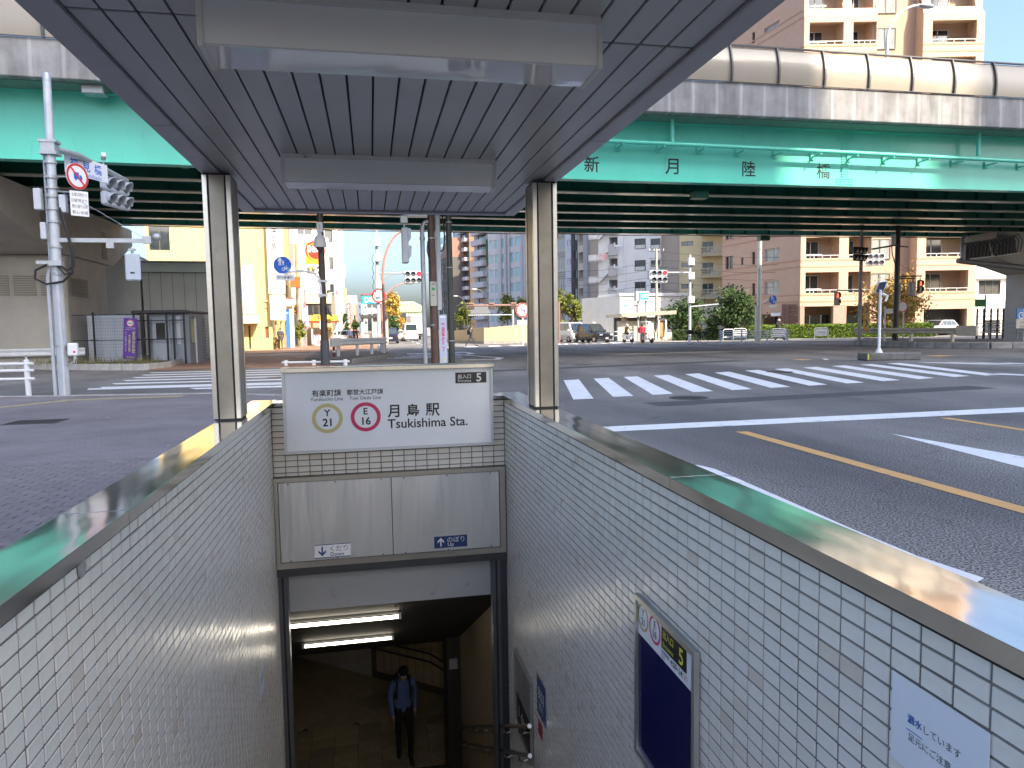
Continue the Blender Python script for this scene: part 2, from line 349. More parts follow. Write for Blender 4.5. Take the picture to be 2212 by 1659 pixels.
# ---- near pavement (left) : individual pavers, then a material where they get too small
paver_cols = [(0.0, (0.158, 0.142, 0.150)), (0.45, (0.188, 0.168, 0.176)), (0.8, (0.172, 0.157, 0.167)), (1.0, (0.212, 0.186, 0.188))]
pav_o = mat('paver', (1.0, 1.0, 1.0), rough=0.85, var=0.15, scale=25, bump=0.3, bscale=120, rnd=('object', paver_cols))
pav_i = mat('paver_field', (1.0, 1.0, 1.0), rough=0.85, var=0.15, scale=25, bump=0.3, bscale=120, rnd=('island', paver_cols))
def brick_mat(name, c1, c2, mort, scale=1.0, bw=0.2, rh=0.1):
    m = mat(name, c1, rough=0.85); t = m.node_tree; N = t.nodes; L = t.links; b = N['Principled BSDF']
    tc = N.new('ShaderNodeTexCoord'); br = N.new('ShaderNodeTexBrick'); br.inputs['Scale'].default_value = scale
    br.inputs['Color1'].default_value = (*c1, 1); br.inputs['Color2'].default_value = (*c2, 1); br.inputs['Mortar'].default_value = (*mort, 1)
    br.inputs['Mortar Size'].default_value = 0.005; br.inputs['Brick Width'].default_value = bw; br.inputs['Row Height'].default_value = rh
    L.new(tc.outputs['Object'], br.inputs[0])
    n = N.new('ShaderNodeTexNoise'); n.inputs['Scale'].default_value = 0.7; n.inputs['Detail'].default_value = 6; L.new(tc.outputs['Object'], n.inputs[0])
    r = N.new('ShaderNodeMapRange'); r.inputs[1].default_value = 0.3; r.inputs[2].default_value = 0.7; r.inputs[3].default_value = 0.78; r.inputs[4].default_value = 1.2; L.new(n.outputs['Fac'], r.inputs[0])
    mx = N.new('ShaderNodeMix'); mx.data_type = 'RGBA'; mx.blend_type = 'MULTIPLY'; mx.inputs['Factor'].default_value = 1
    L.new(br.outputs['Color'], mx.inputs['A']); L.new(r.outputs[0], mx.inputs['B']); L.new(mx.outputs['Result'], b.inputs['Base Color'])
    return m
pave_far = brick_mat('paving_far', (0.166, 0.150, 0.158), (0.188, 0.167, 0.175), (0.11, 0.10, 0.104))
pave_red = brick_mat('paving_red', (0.30, 0.17, 0.11), (0.36, 0.21, 0.14), (0.16, 0.1, 0.07))
pave_base = mat('paving_sand', (0.15, 0.135, 0.14), rough=0.95)
side = struct(MB().face([(x, y, 0.004) for x, y in ((-45,-8),(-1.0,-8),(-1.0,0.9),(-1.0,6.28),(1.3,6.28),(1.42,6.4),(1.1,11.0),(-0.6,16.0),(-3.7,18.35),(-8.8,19.35),(-45,26))]).build('pavement', pave_base))
far_part = MB().face([(x, y, 0.016) for x, y in ((-45,9.06),(1.18,9.06),(1.05,11.0),(-0.65,15.95),(-3.75,18.25),(-8.8,19.25),(-45,25.9))]).build('paving', pave_far, side)
MB().face([(x, y, 0.016) for x, y in ((-45,-8),(-9.2,-8),(-9.2,9.2),(-45,9.2))]).build('paving', pave_far, side)
pw, pl, gp = 0.1, 0.2, 0.003
pm = MB(); pm.box(-pl/2+gp/2, -pw/2+gp/2, -0.02, pl/2-gp/2, pw/2-gp/2, 0); paver_me = None
cells = []
for j in range(int(9.0/pw)):
    for i in range(-45, 6):
        x = i*pl + (pl/2 if j % 2 else 0); y = 0.2 + j*pw
        if x > -1.12 and y < 6.55: continue
        if x > 1.1: continue
        px, py, dz = proj((x, y, 0))
        vis = dz > 0.4 and -60 < px < 2300 and 0 < py < 1700
        if not vis and y < 1.5: continue
        cells.append((x, y, dz, vis))
cells.sort(key=lambda c: (not c[3], c[2]))
pm2 = MB()
b = 0.004
def paver_shape(q, x, y, z):
    x0, x1, y0, y1 = x-pl/2+gp/2, x+pl/2-gp/2, y-pw/2+gp/2, y+pw/2-gp/2
    A = [(x0,y0,z-0.014),(x1,y0,z-0.014),(x1,y1,z-0.014),(x0,y1,z-0.014)]; Bq = [(x0+b,y0+b,z),(x1-b,y0+b,z),(x1-b,y1-b,z),(x0+b,y1-b,z)]
    ia = [q._p(p) for p in A]; ib = [q._p(p) for p in Bq]
    for k in range(4): q.idx([ia[k], ia[(k+1) % 4], ib[(k+1) % 4], ib[k]])
    q.idx(ib)
one = MB(); paver_shape(one, 0, 0, 0); one = one.mesh('paver', pav_o)
for n, (x, y, dz, vis) in enumerate(cells):
    z = 0.018 + random.uniform(-0.0015, 0.0015)
    if n < 300: obj('paver', one, side, (x, y, z))
    else: paver_shape(pm2, x, y, z)
tag(pm2.build('paver_field', pav_i, side), kind='stuff')
# kerb stones of the near pavement, tactile strip, manhole
kp = [(-30,23.4),(-18,21.2),(-8.8,19.35),(-6.2,18.85),(-3.7,18.35),(-2.2,17.3),(-0.6,16.0),(0.3,13.6),(1.1,11.0),(1.3,8.4),(1.42,6.4)]
kb = thing('kerb', 'low grey concrete kerb edging the paved corner beside the stairwell', 'kerb')
for (xa, ya), (xb, yb) in zip(kp, kp[1:]):
    d = Vector((xb-xa, yb-ya, 0)); n = max(1, round(d.length/0.9)); u = d.normalized(); pn = Vector((-u.y, u.x, 0))
    for k in range(n):
        p = Vector((xa, ya, 0)) + d*((k+0.5)/n); q = MB(); q.bev(-d.length/n/2+0.006, -0.09, -0.02, d.length/n/2-0.006, 0.09, 0.035, 0.012)
        q.build('kerb_stone', kerbmat, kb, loc=p, rz=math.atan2(u.y, u.x))
tact = mat('tactile_yellow', (0.29, 0.25, 0.17), rough=0.7, var=0.2, scale=6)
tp = thing('tactile_paving', 'worn yellow tactile paving strip on the pavement before the left crossing', 'tactile paving', (-5.6, 17.2, 0.02))
def tactile(q, x, y, rz):
    q.T = Matrix.Translation((x, y, 0)) @ Matrix.Rotation(rz, 4, 'Z'); q.box(-0.145, -0.145, 0, 0.145, 0.145, 0.008)
    for i in range(3):
        for j in range(3): q.lathe([(0.025, 0.008), (0.018, 0.013)], (-0.09+i*0.09, -0.09+j*0.09, 0), 6)
    q.T = None
tm = MB(); tactile(tm, 0, 0, 0); tm = tm.mesh('tactile_slab', tact)
for k in range(9): obj('tactile_slab', tm, tp, (0.3*k*0.95-1.2, 0.3*k*0.05+0.5, 0), 0.05)
for k in range(6): obj('tactile_slab', tm, tp, (-1.3-0.3*k*0.55, 0.2-0.3*k*0.83, 0), 0.98)
mh = thing('manhole_cover', 'flat round-cornered grey manhole cover in the purple pavement', 'manhole cover', (PG(*_z(0,1500,1100/1197)(155,180)).x, PG(*_z(0,1500,1100/1197)(155,180)).y, 0.021))
MB().bev(-0.42, -0.3, -0.01, 0.42, 0.3, 0.004, 0.004).build('lid', mat('cast_iron', (0.06, 0.06, 0.062), rough=0.5, metal=0.6, var=0.2), mh)
q = MB()
for k in range(9): q.box(-0.38, -0.26+k*0.06, 0.004, 0.38, -0.24+k*0.06, 0.008)
q.build('tread_bars', MATS['cast_iron'], mh)
# scattered litter of leaves and gum on the pavers
lf = MB()
for k in range(70):
    x, y = random.uniform(-6.5, -1.4), random.uniform(3, 14); a = random.uniform(0, 6.28); s = random.uniform(0.012, 0.035)
    lf.face([(x+s*math.cos(a), y+s*math.sin(a), 0.024), (x-s*0.5*math.sin(a), y+s*0.5*math.cos(a), 0.028), (x-s*math.cos(a), y-s*math.sin(a), 0.024), (x+s*0.5*math.sin(a), y-s*0.5*math.cos(a), 0.0245)])
tag(lf.build('fallen_leaves', mat('dry_leaf', (0.45, 0.38, 0.28), rough=0.8, rnd=('island', [(0, (0.5, 0.5, 0.48)), (0.6, (0.4, 0.25, 0.1)), (1, (0.1, 0.07, 0.05))]))), 'scattered pale litter and dry leaves on the purple pavers', 'leaves', kind='stuff')
# ---- far pavements and islands
def slab(name, poly, h, m, kind='structure'):
    o = MB().prism(poly, 'z', -0.05, h).build(name, m); o['kind'] = kind; return o
slab('pavement', [(-8.9,31.0),(-5.2,31.0),(-1.4,30.9),(-2.6,33.0),(-3.0,46.5),(-8.2,48.0),(-9.4,36)], 0.03, pave_red)
slab('pavement', [(-60,50.5),(-8.5,50.5),(-2.0,52.5),(0.4,60),(0.8,75),(0.8,420),(-60,420)], 0.05, pave_red)
slab('pavement', [(23.5,64.5),(24.5,59.5),(26.5,55.5),(34,52),(41,47.6),(80,40),(140,40),(140,300),(14.8,300),(15.0,125),(23.0,75)], 0.06, mat('pale_paving', (0.34, 0.32, 0.29), rough=0.9, var=0.15, scale=2))
# ================================================================== SUBWAY ENTRANCE
WL, WR, YF, ZC = -0.83, 1.135, 6.1, 0.915
TW, TH = 0.0985, 0.05
tcols = [(0.0, (0.79, 0.755, 0.69)), (0.35, (0.82, 0.785, 0.72)), (0.80, (0.84, 0.805, 0.74)), (0.93, (0.81, 0.76, 0.68)), (0.98, (0.77, 0.70, 0.61)), (1.0, (0.72, 0.64, 0.55))]
tile_o = mat('ceramic_tile', (0.95, 0.95, 0.95), rough=0.26, var=0.07, scale=22, rnd=('object', tcols), bump=0.05, bscale=25, dirt=((0.2, 0.185, 0.165), 4.5, 0.665, 0.45))
tile_i = mat('ceramic_tile_field', (0.95, 0.95, 0.95), rough=0.26, var=0.07, scale=22, rnd=('island', tcols), bump=0.05, bscale=25, dirt=((0.2, 0.185, 0.165), 4.5, 0.665, 0.45))
grout = mat('grout', (0.19, 0.175, 0.16), rough=0.95, var=0.45, scale=3, dirt=((0.03, 0.027, 0.024), 1.8, 0.58, 0.85))
SW, SH = 0.0878, 0.0476                            # the side walls' module
def tile_shape(q, u, v, o, w=TW, h=TH, gpp=0.0075, t=0.0035, bv=0.001):
    # u, v: in-plane unit vectors, o: centre on the backing
    n = u.cross(v); A = []; Bq = []; ja, jc = random.uniform(-0.0005, 0.0005), random.uniform(-0.0004, 0.0004)
    for a, c in ((-1,-1),(1,-1),(1,1),(-1,1)):
        A.append(q._p(o + u*(a*(w-gpp)/2) + v*(c*(h-gpp)/2))); Bq.append(q._p(o + u*(a*((w-gpp)/2-bv)) + v*(c*((h-gpp)/2-bv)) + n*(t + a*ja + c*jc)))
    for k in range(4): q.idx([A[k], A[(k+1) % 4], Bq[(k+1) % 4], Bq[k]])
    q.idx(Bq)
_t = MB(); tile_shape(_t, Vector((1,0,0)), Vector((0,0,1)), Vector((0,0,0))); TILE = _t.mesh('tile', tile_o)
_t = MB(); tile_shape(_t, Vector((1,0,0)), Vector((0,0,1)), Vector((0,0,0)), SW, SH); TILE_S = _t.mesh('tile', tile_o)
def tile_wall(par, cells, rz, u, cap=300, me=None, w=TW, h=TH):
    # cells: list of centres; rz turns the shared tile (which faces -Y) to the wall's side
    L = []
    for c in cells:
        px, py, dz = proj(c); vis = dz > 0.3 and -30 < px < 2240 and -30 < py < 1690
        view = abs((CAM - c).normalized().dot(u.cross(Vector((0,0,1)))))
        L.append((view / dz**2 if vis and dz > 0 else -1, c))
    L.sort(key=lambda a: -a[0]); q = MB()
    for n, (s, c) in enumerate(L):
        c = c + u.cross(Vector((0,0,1))) * random.uniform(-0.0008, 0.0008)
        if n < cap and s > 0: o = obj('tile', me or TILE, par, c); o.rotation_euler = (random.gauss(0, 0.006), random.gauss(0, 0.003), rz + random.gauss(0, 0.005))
        else: tile_shape(q, u, Vector((0,0,1)), c, w, h)
    if q.v: tag(q.build('tile_field', tile_i, par), kind='stuff')
def stair_z(y): return -0.165 * max(0, math.floor((y - 0.9) / 0.29) + 1)
def side_wall(name, label, xf, sgn, y0, y1):
    # sgn = +1: tiles face +X (left wall)
    t = thing(name, label, 'wall'); xo = xf - sgn*0.17
    q = MB(); q.box(min(xf, xo), -0.6, -6.2, max(xf, xo), 6.32, 0.868); q.build('wall_core', grout, t)
    u = Vector((0, sgn, 0)); cells = []                # u x z = outward normal
    for j in range(int((y1 - y0) / SW)):
        y = y1 - (j + 0.5)*SW
        zb = stair_z(y) - 0.05
        r = 0
        while True:
            z = 0.862 - (r + 0.5)*SH; r += 1
            if z < zb: break
            cells.append(Vector((xf, y, z)))
    tile_wall(t, cells, sgn*math.pi/2, u, 300, TILE_S, SW, SH)
    xi = xf + sgn*0.022; xx = xo - sgn*0.012
    q = MB(); q.box(min(xf+sgn*0.007, xo), -0.6, 0.8555, max(xf+sgn*0.007, xo), 6.35, 0.866); q.build('gasket', black, t)
    edges = [-0.6, 2.53, 6.35]; q = MB(); q.box(min(xi, xx)+0.0012, 2.5275, 0.8695, max(xi, xx)-0.0012, 2.5325, ZC-0.0005); q.build('joint', black, t)
    for a, b in zip(edges, edges[1:]):
        q = MB(); x0, x1 = min(xi, xx), max(xi, xx); e = 0.002
        q.bev(x0, a+0.002, 0.869, x1, b-0.002, ZC, 0.0012); q.build('coping', steel_mirror, t)
    return t
lw = side_wall('tiled_wall', 'white glazed tile wall on the left of the stairs with steel coping', WL, 1, -0.4, YF)
rw = side_wall('tiled_wall', 'grey and beige tile wall right of the stairs carrying the notices', WR, -1, -0.4, YF)
# smears and sealant on the left wall below the coping joint
# ---- end wall behind the station sign
fw = thing('tiled_wall', 'short tiled end wall behind the station sign above the stairs', 'wall')
MB().box(WL+0.001, YF+0.006, -0.55, WR-0.001, YF+0.16, 0.875).build('wall_core', grout, fw)
cells = []
for i in range(20):
    for r in range(12):
        cells.append(Vector((WL + 0.004 + (i+0.5)*(WR-WL-0.008)/20, YF+0.006, 0.872 - (r+0.5)*TH)))
tile_wall(fw, cells, 0.0, Vector((1,0,0)))
MB().box(WL+0.012, YF-0.012, 0.8765, WR-0.012, YF+0.19, 0.882).build('gasket', black, fw)
MB().bev(WL+0.012, YF-0.02, 0.883, WR-0.012, YF+0.2, 0.913, 0.003).build('coping', steel_mirror, fw)
MB().box(WL, YF-0.004, 0.288, WR, YF+0.004, 0.294).build('trim', black, fw)
# ---- station sign
sg = thing('station_sign', 'white station name sign box with two coloured line circles above the stairs', 'sign', (0.15, YF-0.03, 0.49))
sx0, sx1, sy0, sy1, sz = -0.873, 0.873, -0.045, 0.11, 0.71
q = MB(); q.box(sx0, sy0, 0, sx1, sy1, 0.022); q.box(sx0, sy0, 0.022, sx0+0.02, sy1, sz-0.04); q.box(sx1-0.02, sy0, 0.022, sx1, sy1, sz-0.04); q.build('frame', mat('sign_frame', (0.62, 0.63, 0.65), rough=0.35, metal=0.4), sg)
MB().bev(sx0-0.012, sy0-0.015, sz-0.038, sx1+0.012, sy1+0.01, sz, 0.004).build('cap', steel, sg)
MB().box(sx0+0.0205, sy0+0.008, 0.0225, sx1-0.0205, sy1-0.01, sz-0.0385).build('panel', white_sign, sg)
ty = sy0 + 0.0065
def sl_(X, Z): return (X - 0.15, ty, Z - 0.49)
ring(sg, sl_(-0.372, 0.776), 0.094, 0.124, mat('line_gold', (0.60, 0.52, 0.24), rough=0.35)); ring(sg, sl_(-0.060, 0.776), 0.093, 0.123, mat('line_magenta', (0.60, 0.03, 0.12), rough=0.35))
text('Y', sg, sl_(-0.372, 0.822), h=0.056, m=ink, bold=0.02); text('21', sg, sl_(-0.375, 0.742), h=0.066, m=ink, bold=0.025)
text('E', sg, sl_(-0.060, 0.824), h=0.056, m=ink, bold=0.02); text('16', sg, sl_(-0.056, 0.742), h=0.066, m=ink, bold=0.025)
text('有楽町線', sg, sl_(-0.372, 0.987), w=0.236, m=ink, bold=0.016); text('Yurakucho Line', sg, sl_(-0.372, 0.937), w=0.262, m=ink)
text('都営大江戸線', sg, sl_(-0.060, 0.987), w=0.298, m=ink, bold=0.016); text('Toei Oedo Line', sg, sl_(-0.060, 0.937), w=0.257, m=ink)
text('月', sg, sl_(0.170, 0.815), h=0.108, m=ink, bold=0.018); text('島', sg, sl_(0.335, 0.815), h=0.112, m=ink, bold=0.018); text('駅', sg, sl_(0.500, 0.815), h=0.112, m=ink, bold=0.018)
text('Tsukishima Sta.', sg, sl_(0.458, 0.709), w=0.678, m=ink, bold=0.012)
MB().bev(0.55, ty-0.002, 0.544, 0.818, ty+0.004, 0.636, 0.0015).build('badge', mat('badge_black', (0.02, 0.02, 0.022), rough=0.25), sg)
text('出入口', sg, (0.628, ty-0.0035, 0.602), w=0.112, m=white_ink, bold=0.012); text('Entrance', sg, (0.628, ty-0.0035, 0.566), w=0.112, m=white_ink); text('5', sg, (0.752, ty-0.0035, 0.591), h=0.072, m=white_ink, bold=0.02)
# ---- shutter housing below
sh = thing('shutter_housing', 'brushed steel shutter housing of two panels under the station sign', 'shutter housing', (0.15, YF-0.05, -0.48))
hw = 0.972
q = MB(); q.box(-hw, 0, 0.732, hw, 0.05, 0.766); q.box(-hw, 0, 0, hw, 0.05, 0.05); q.box(-hw, 0, 0.0505, -hw+0.028, 0.05, 0.7315); q.box(hw-0.05, 0, 0.0505, hw, 0.05, 0.7315); q.build('frame', steel, sh)
MB().box(-hw+0.03, 0.012, 0.05, hw-0.052, 0.05, 0.732).build('backing', black, sh)
for x0, x1 in ((-hw+0.034, -0.018), (-0.012, hw-0.056)): MB().bev(x0, 0.003, 0.0545, x1, 0.011, 0.7275, 0.002).build('panel', steel_panel, sh)
q0 = MB(); q0.lathe([(0.006, 0.0), (0.0055, -0.0015), (0.002, -0.0025)], (0,0,0), 8, 'y'); scr = q0.mesh('screw', mat('rusty_screw', (0.10, 0.08, 0.07), rough=0.5, metal=0.7))
for x in (-0.86, -0.48, -0.1, 0.09, 0.46, 0.84):
    for z in (0.063, 0.716): obj('screw', scr, sh, (x, 0.0028, z))
q = MB(); q.box(-hw-0.012, 0.0, -0.065, hw-0.0, 0.06, -0.001); q.build('lintel', darksteel, sh)
st1 = thing('direction_plate', 'small white and blue plate with a down arrow on the steel panel', 'sign', (-0.369, YF-0.049, -0.351))
q = MB(); q.box(-0.147, 0, -0.06, 0.147, 0.0012, 0.06); q.build('plate', white_sign, st1)
q = MB(); q.box(-0.147, -0.0008, 0.052, 0.147, -0.0001, 0.0598); q.box(-0.147, -0.0008, -0.0598, 0.147, -0.0001, -0.052); q.build('border', blue_ink, st1)
def arrow(par, x, z, h, m, dn=1, name='arrow'):
    q = MB(); y = -0.0012; t = h*0.08
    q.face([(x-t, y, z+h/2), (x+t, y, z+h/2), (x+t, y, z-h/2), (x-t, y, z-h/2)]) if dn > 0 else q.face([(x-t, y, z-h/2), (x+t, y, z-h/2), (x+t, y, z+h/2), (x-t, y, z+h/2)])
    e = -dn*h/2
    for s in (-1, 1): q.face([(x, y-0.0002, z+e), (x+s*h*0.38, y-0.0002, z+e+dn*h*0.36), (x+s*h*0.38, y-0.0002, z+e+dn*h*0.62), (x, y-0.0002, z+e+dn*h*0.26)])
    q.build(name, m, par)
arrow(st1, -0.086, 0.0, 0.08, blue_ink, 1)
text('くだり', st1, (0.052, -0.0012, 0.018), w=0.142, m=blue_ink); text('Down', st1, (0.036, -0.0012, -0.03), w=0.108, m=blue_ink, bold=0.01)
st2 = thing('direction_plate', 'small dark blue plate with a white up arrow on the steel panel', 'sign', (0.630, YF-0.049, -0.348))
MB().box(-0.144, 0, -0.052, 0.144, 0.0012, 0.052).build('plate', mat('plate_blue', (0.02, 0.05, 0.16), rough=0.3), st2)
arrow(st2, -0.086, 0.0, 0.074, white_ink, -1)
text('のぼり', st2, (0.045, -0.0012, 0.018), w=0.150, m=white_ink); text('Up', st2, (0.0, -0.0012, -0.028), w=0.052, m=white_ink, bold=0.01)
# ---- shutter opening: header board, guide rails
hb = thing('header_board', 'grey stained board across the top of the stair opening', 'board', (0.15, YF+0.12, -0.917))
MB().box(-0.975, 0, 0, 0.975, 0.05, 0.37).build('board', mat('grey_board', (0.36, 0.37, 0.38), rough=0.6, var=0.06, scale=2, dirt=((0.17, 0.17, 0.17), 5, 0.6, 0.5)), hb)
for x in (WL+0.001, 1.0):
    nm = 'left' if x < 0 else 'right'
    j = thing('guide_rail', 'dark steel shutter guide rail at the %s edge of the stair opening' % nm, 'guide rail', (x, YF+0.01, -4.2), group=None)
    MB().box(0, 0, 0, 0.075, 0.1, 3.66).build('channel', mat('rail_steel', (0.14, 0.15, 0.165), rough=0.4, metal=0.6, var=0.15), j)
    MB().box(0.03, -0.004, 0, 0.045, -0.001, 3.66).build('slot', black, j)
MB().box(1.0755, YF+0.02, -4.2, WR-0.001, YF+0.09, -0.56).build('filler', darksteel, rw)
# ---- posts
def post(x0, x1, y0, y1, side):
    t = thing('canopy_post', 'brushed steel canopy post standing on the %s wall coping' % side, 'post', ((x0+x1)/2, (y0+y1)/2, ZC)); h = 2.53 - ZC
    a, c = (x1-x0)/2, (y1-y0)/2; e = 0.008
    MB().box(-a+e, -c+e, 0.0, a-e, c-e, h).build('core', black, t)
    w, gp_ = 0.030, 0.012
    for sx in (-1, 1):
        for sy in (-1, 1):
            q = MB(); q.bev(min(sx*(a-w), sx*a), min(sy*(c-w), sy*c), 0.012, max(sx*(a-w), sx*a), max(sy*(c-w), sy*c), h-0.012, 0.002); q.build('corner_strip', steel, t)
    for sy in (-1, 1): MB().box(-a+w+gp_, min(sy*(c-0.004), sy*(c-0.012)), 0.012, a-w-gp_, max(sy*(c-0.004), sy*(c-0.012)), h-0.012).build('face_plate', steel_satin, t)
    for sx in (-1, 1): MB().box(min(sx*(a-0.004), sx*(a-0.012)), -c+w+gp_, 0.012, max(sx*(a-0.004), sx*(a-0.012)), c-w-gp_, h-0.012).build('face_plate', steel_satin, t)
    return t
post(-1.038, -0.862, 4.965, 5.215, 'left'); post(1.152, 1.328, 4.965, 5.215, 'right')
# ---- canopy
grey_panel = mat('canopy_panel', (0.46, 0.465, 0.45), rough=0.34, metal=0.1, var=0.08, scale=1.5, spec=0.5, dirt=((0.27, 0.26, 0.25), 5, 0.63, 0.4))
fascia = mat('canopy_fascia', (0.42, 0.42, 0.435), rough=0.36, metal=0.1, var=0.08, scale=3, dirt=((0.1, 0.09, 0.085), 14, 0.62, 0.5))
cp = thing('canopy', 'flat grey canopy roof of metal ceiling panels over the stairwell', 'canopy', (0.145, 2.0, 2.53))
X0, X1, Yb, Ye = -1.195, 1.195, -0.75, 4.54
def beam(x0, x1, y0, y1, cuts, ax):
    if ax == 'y':
        c = [y0] + cuts + [y1]
        for a, b in zip(c, c[1:]): MB().bev(x0, a+0.002, 0, x1, b-0.002, 0.24, 0.006).build('fascia', fascia, cp)
    else: MB().bev(x0, y0, 0, x1, y1, 0.24, 0.006).build('fascia', fascia, cp)
beam(X0, X0+0.115, Yb, Ye, [1.88], 'y'); beam(X1-0.1, X1, Yb, Ye, [1.88], 'y')
beam(X0+0.116, X1-0.101, Ye-0.09, Ye, [], 'x'); beam(X0+0.116, X1-0.101, Yb, Yb+0.09, [], 'x')
MB().box(X0+0.117, Yb+0.092, 0.055, X1-0.102, Ye-0.092, 0.07).build('backing', black, cp)
MB().box(X0+0.003, Yb+0.003, 0.2405, X1-0.003, Ye-0.003, 0.3).build('roof_slab', mat('roof_membrane', (0.2, 0.2, 0.2), rough=0.8, var=0.2), cp)
inner0, inner1 = X0+0.117, X1-0.102; NP = 20; pwid = (inner1-inner0)/NP; cache = {}
for ya, yb in ((Yb+0.1, 0.592), (0.607, Ye-0.1)):
    for i in range(NP):
        key = (ya, yb)
        if key not in cache:
            cache[key] = MB().bev(0.0045, 0.0, 0.018, pwid-0.0045, yb-ya, 0.05, 0.003).mesh('ceiling_panel', grey_panel)
        obj('ceiling_panel', cache[key], cp, (inner0+i*pwid, ya, 0))
# ---- box lights under the canopy (unlit)
acr = mat('milky_acrylic', (0.84, 0.84, 0.82), rough=0.42, var=0.05, scale=2)
acr2 = mat('milky_acrylic_gloss', (0.70, 0.71, 0.73), rough=0.03, bump=0.35, bscale=1.6, bdist=0.012, spec=1.0, coat=0.6)
capm = mat('painted_end_cap', (0.70, 0.69, 0.64), rough=0.5, var=0.08, dirt=((0.19, 0.075, 0.025), 11, 0.62, 0.9))
def box_light(y, label):
    t = thing('box_light', label, 'ceiling light', (0.157, y, 2.39), group='box lights under the canopy'); a = 0.632
    q = MB(); q.face([(-a, 0, 0.0), (a, 0, 0.0), (a, 0, 0.135), (-a, 0, 0.135)]); q.face([(-a, 0.2, 0), (-a, 0.2, 0.135), (a, 0.2, 0.135), (a, 0.2, 0)]); q.build('diffuser', acr, t)
    n = 12; q = MB()                              # glossy lower tray
    q.box(-a, 0.0, -0.006, a, 0.2, -0.0005); q.build('tray', acr2, t)
    for s in (-1, 1): MB().bev(min(s*a, s*(a+0.018)), -0.008, -0.012, max(s*a, s*(a+0.018)), 0.208, 0.139, 0.003).build('end_cap', capm, t)
    MB().box(-a-0.012, -0.012, 0.1355, a+0.012, 0.212, 0.158).build('rail', capm, t)
box_light(2.40, 'large unlit milky box light nearest the camera under the canopy'); box_light(4.47, 'smaller-looking unlit box light deeper under the canopy')
# ---- stairs and passage below ground
stone = mat('stair_stone', (0.30, 0.27, 0.23), rough=0.7, var=0.15)
stp = struct(bpy.data.objects.new('stairs', None)); COL.objects.link(stp)
sm = MB().bev(WL+0.008, 0, -0.5, WR-0.008, 0.30, 0, 0.004).mesh('step', stone); ns = MB().box(WL+0.03, 0.015, 0, WR-0.03, 0.05, 0.004).mesh('nosing', mat('nosing_yellow', (0.5, 0.36, 0.06), rough=0.6))
for i in range(35):
    s = obj('step', sm, stp, (0, 0.9 + i*0.29, -(i+1)*0.165)); obj('nosing', ns, s, (0, 0, 0.0005))
MB().box(WL+0.008, -8, -0.4, WR-0.008, 0.899, 0.0).build('landing', stone, stp)
ftile = mat('floor_tile', (0.9, 0.9, 0.9), rough=0.5, var=0.12, scale=5, rnd=('object', [(0, (0.42, 0.34, 0.20)), (0.5, (0.52, 0.42, 0.25)), (1, (0.36, 0.30, 0.19))]))
pf = struct(MB().box(-5, 10.9, -6.0, 2.0, 18, -5.82).build('passage_floor', mat('floor_joint', (0.10, 0.085, 0.06), rough=0.9)))
fm = MB().bev(-0.2, -0.15, 0, 0.2, 0.15, 0.018, 0.004).mesh('floor_tile', ftile)
for i in range(8):
    for j in range(5): obj('floor_tile', fm, pf, (-1.86 + i*0.408, 11.6 + j*0.31, -5.818))
fd = MB().bev(-0.29, -0.29, 0, 0.29, 0.29, 0.018, 0.004).mesh('floor_tile', ftile)
for i in range(-8, 9):
    for j in range(-8, 9):
        x = -1.0 + (i*0.59 - j*0.59)*0.707*1.1; y = 15.2 + (i*0.59 + j*0.59)*0.707*0.85
        if y < 12.95 or y > 17.6 or x < -4.6 or x > 1.3: continue
        o = obj('floor_tile', fd, pf, (x, y, -5.8205)); o.rotation_euler = (0, 0, math.radians(40))
ym = MB().bev(-0.145, -0.145, 0, 0.145, 0.145, 0.012, 0.003).mesh('tactile_slab', mat('tactile_indoor', (0.50, 0.27, 0.03), rough=0.6))
for i in range(9): obj('tactile_slab', ym, pf, (-1.86+i*0.3, 11.22, -5.81))
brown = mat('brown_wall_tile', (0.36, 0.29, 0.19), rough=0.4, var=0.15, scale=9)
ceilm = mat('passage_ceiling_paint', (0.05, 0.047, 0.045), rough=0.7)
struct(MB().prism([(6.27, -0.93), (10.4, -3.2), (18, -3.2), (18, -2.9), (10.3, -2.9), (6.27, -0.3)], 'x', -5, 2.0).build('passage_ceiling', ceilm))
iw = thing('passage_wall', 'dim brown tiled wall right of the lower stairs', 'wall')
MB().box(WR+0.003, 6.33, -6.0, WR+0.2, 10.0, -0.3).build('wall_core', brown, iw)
MB().box(0.95, 10.01, -6.0, WR+0.2, 10.75, -2.9).build('pillar', mat('wall_shade_dark', (0.05, 0.045, 0.04), rough=0.5), iw)  # not a pillar: shadowed stretch of the wall, its darkness put into the colour
MB().box(0.98, 9.98, -3.45, 1.1, 10.009, -3.3).build('junction_box', mat('grey_box', (0.4, 0.4, 0.4), rough=0.5), iw)
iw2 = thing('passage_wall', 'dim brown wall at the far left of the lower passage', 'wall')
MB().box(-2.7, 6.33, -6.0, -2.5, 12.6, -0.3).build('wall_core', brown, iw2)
dwall = thing('passage_wall', 'angled tiled wall with handrails at the back of the lower passage', 'wall', (1.02, 13.82, -5.8), math.atan2(2.4, -3.0))
MB().box(-0.4, -0.2, 0, 1.55, 0.0, 2.7).build('wall_core', mat('passage_grout', (0.1, 0.085, 0.06), rough=0.9), dwall)
dq = MB().bev(-0.094, 0, -0.047, 0.094, 0.008, 0.047, 0.002).mesh('tile', mat('passage_tile', (0.9, 0.9, 0.9), rough=0.35, rnd=('object', [(0, (0.42, 0.34, 0.21)), (1, (0.5, 0.42, 0.28))])))
for i in range(9):
    for r in range(24): obj('tile', dq, dwall, (-0.28+i*0.2, 0.0, 0.2+r*0.1))
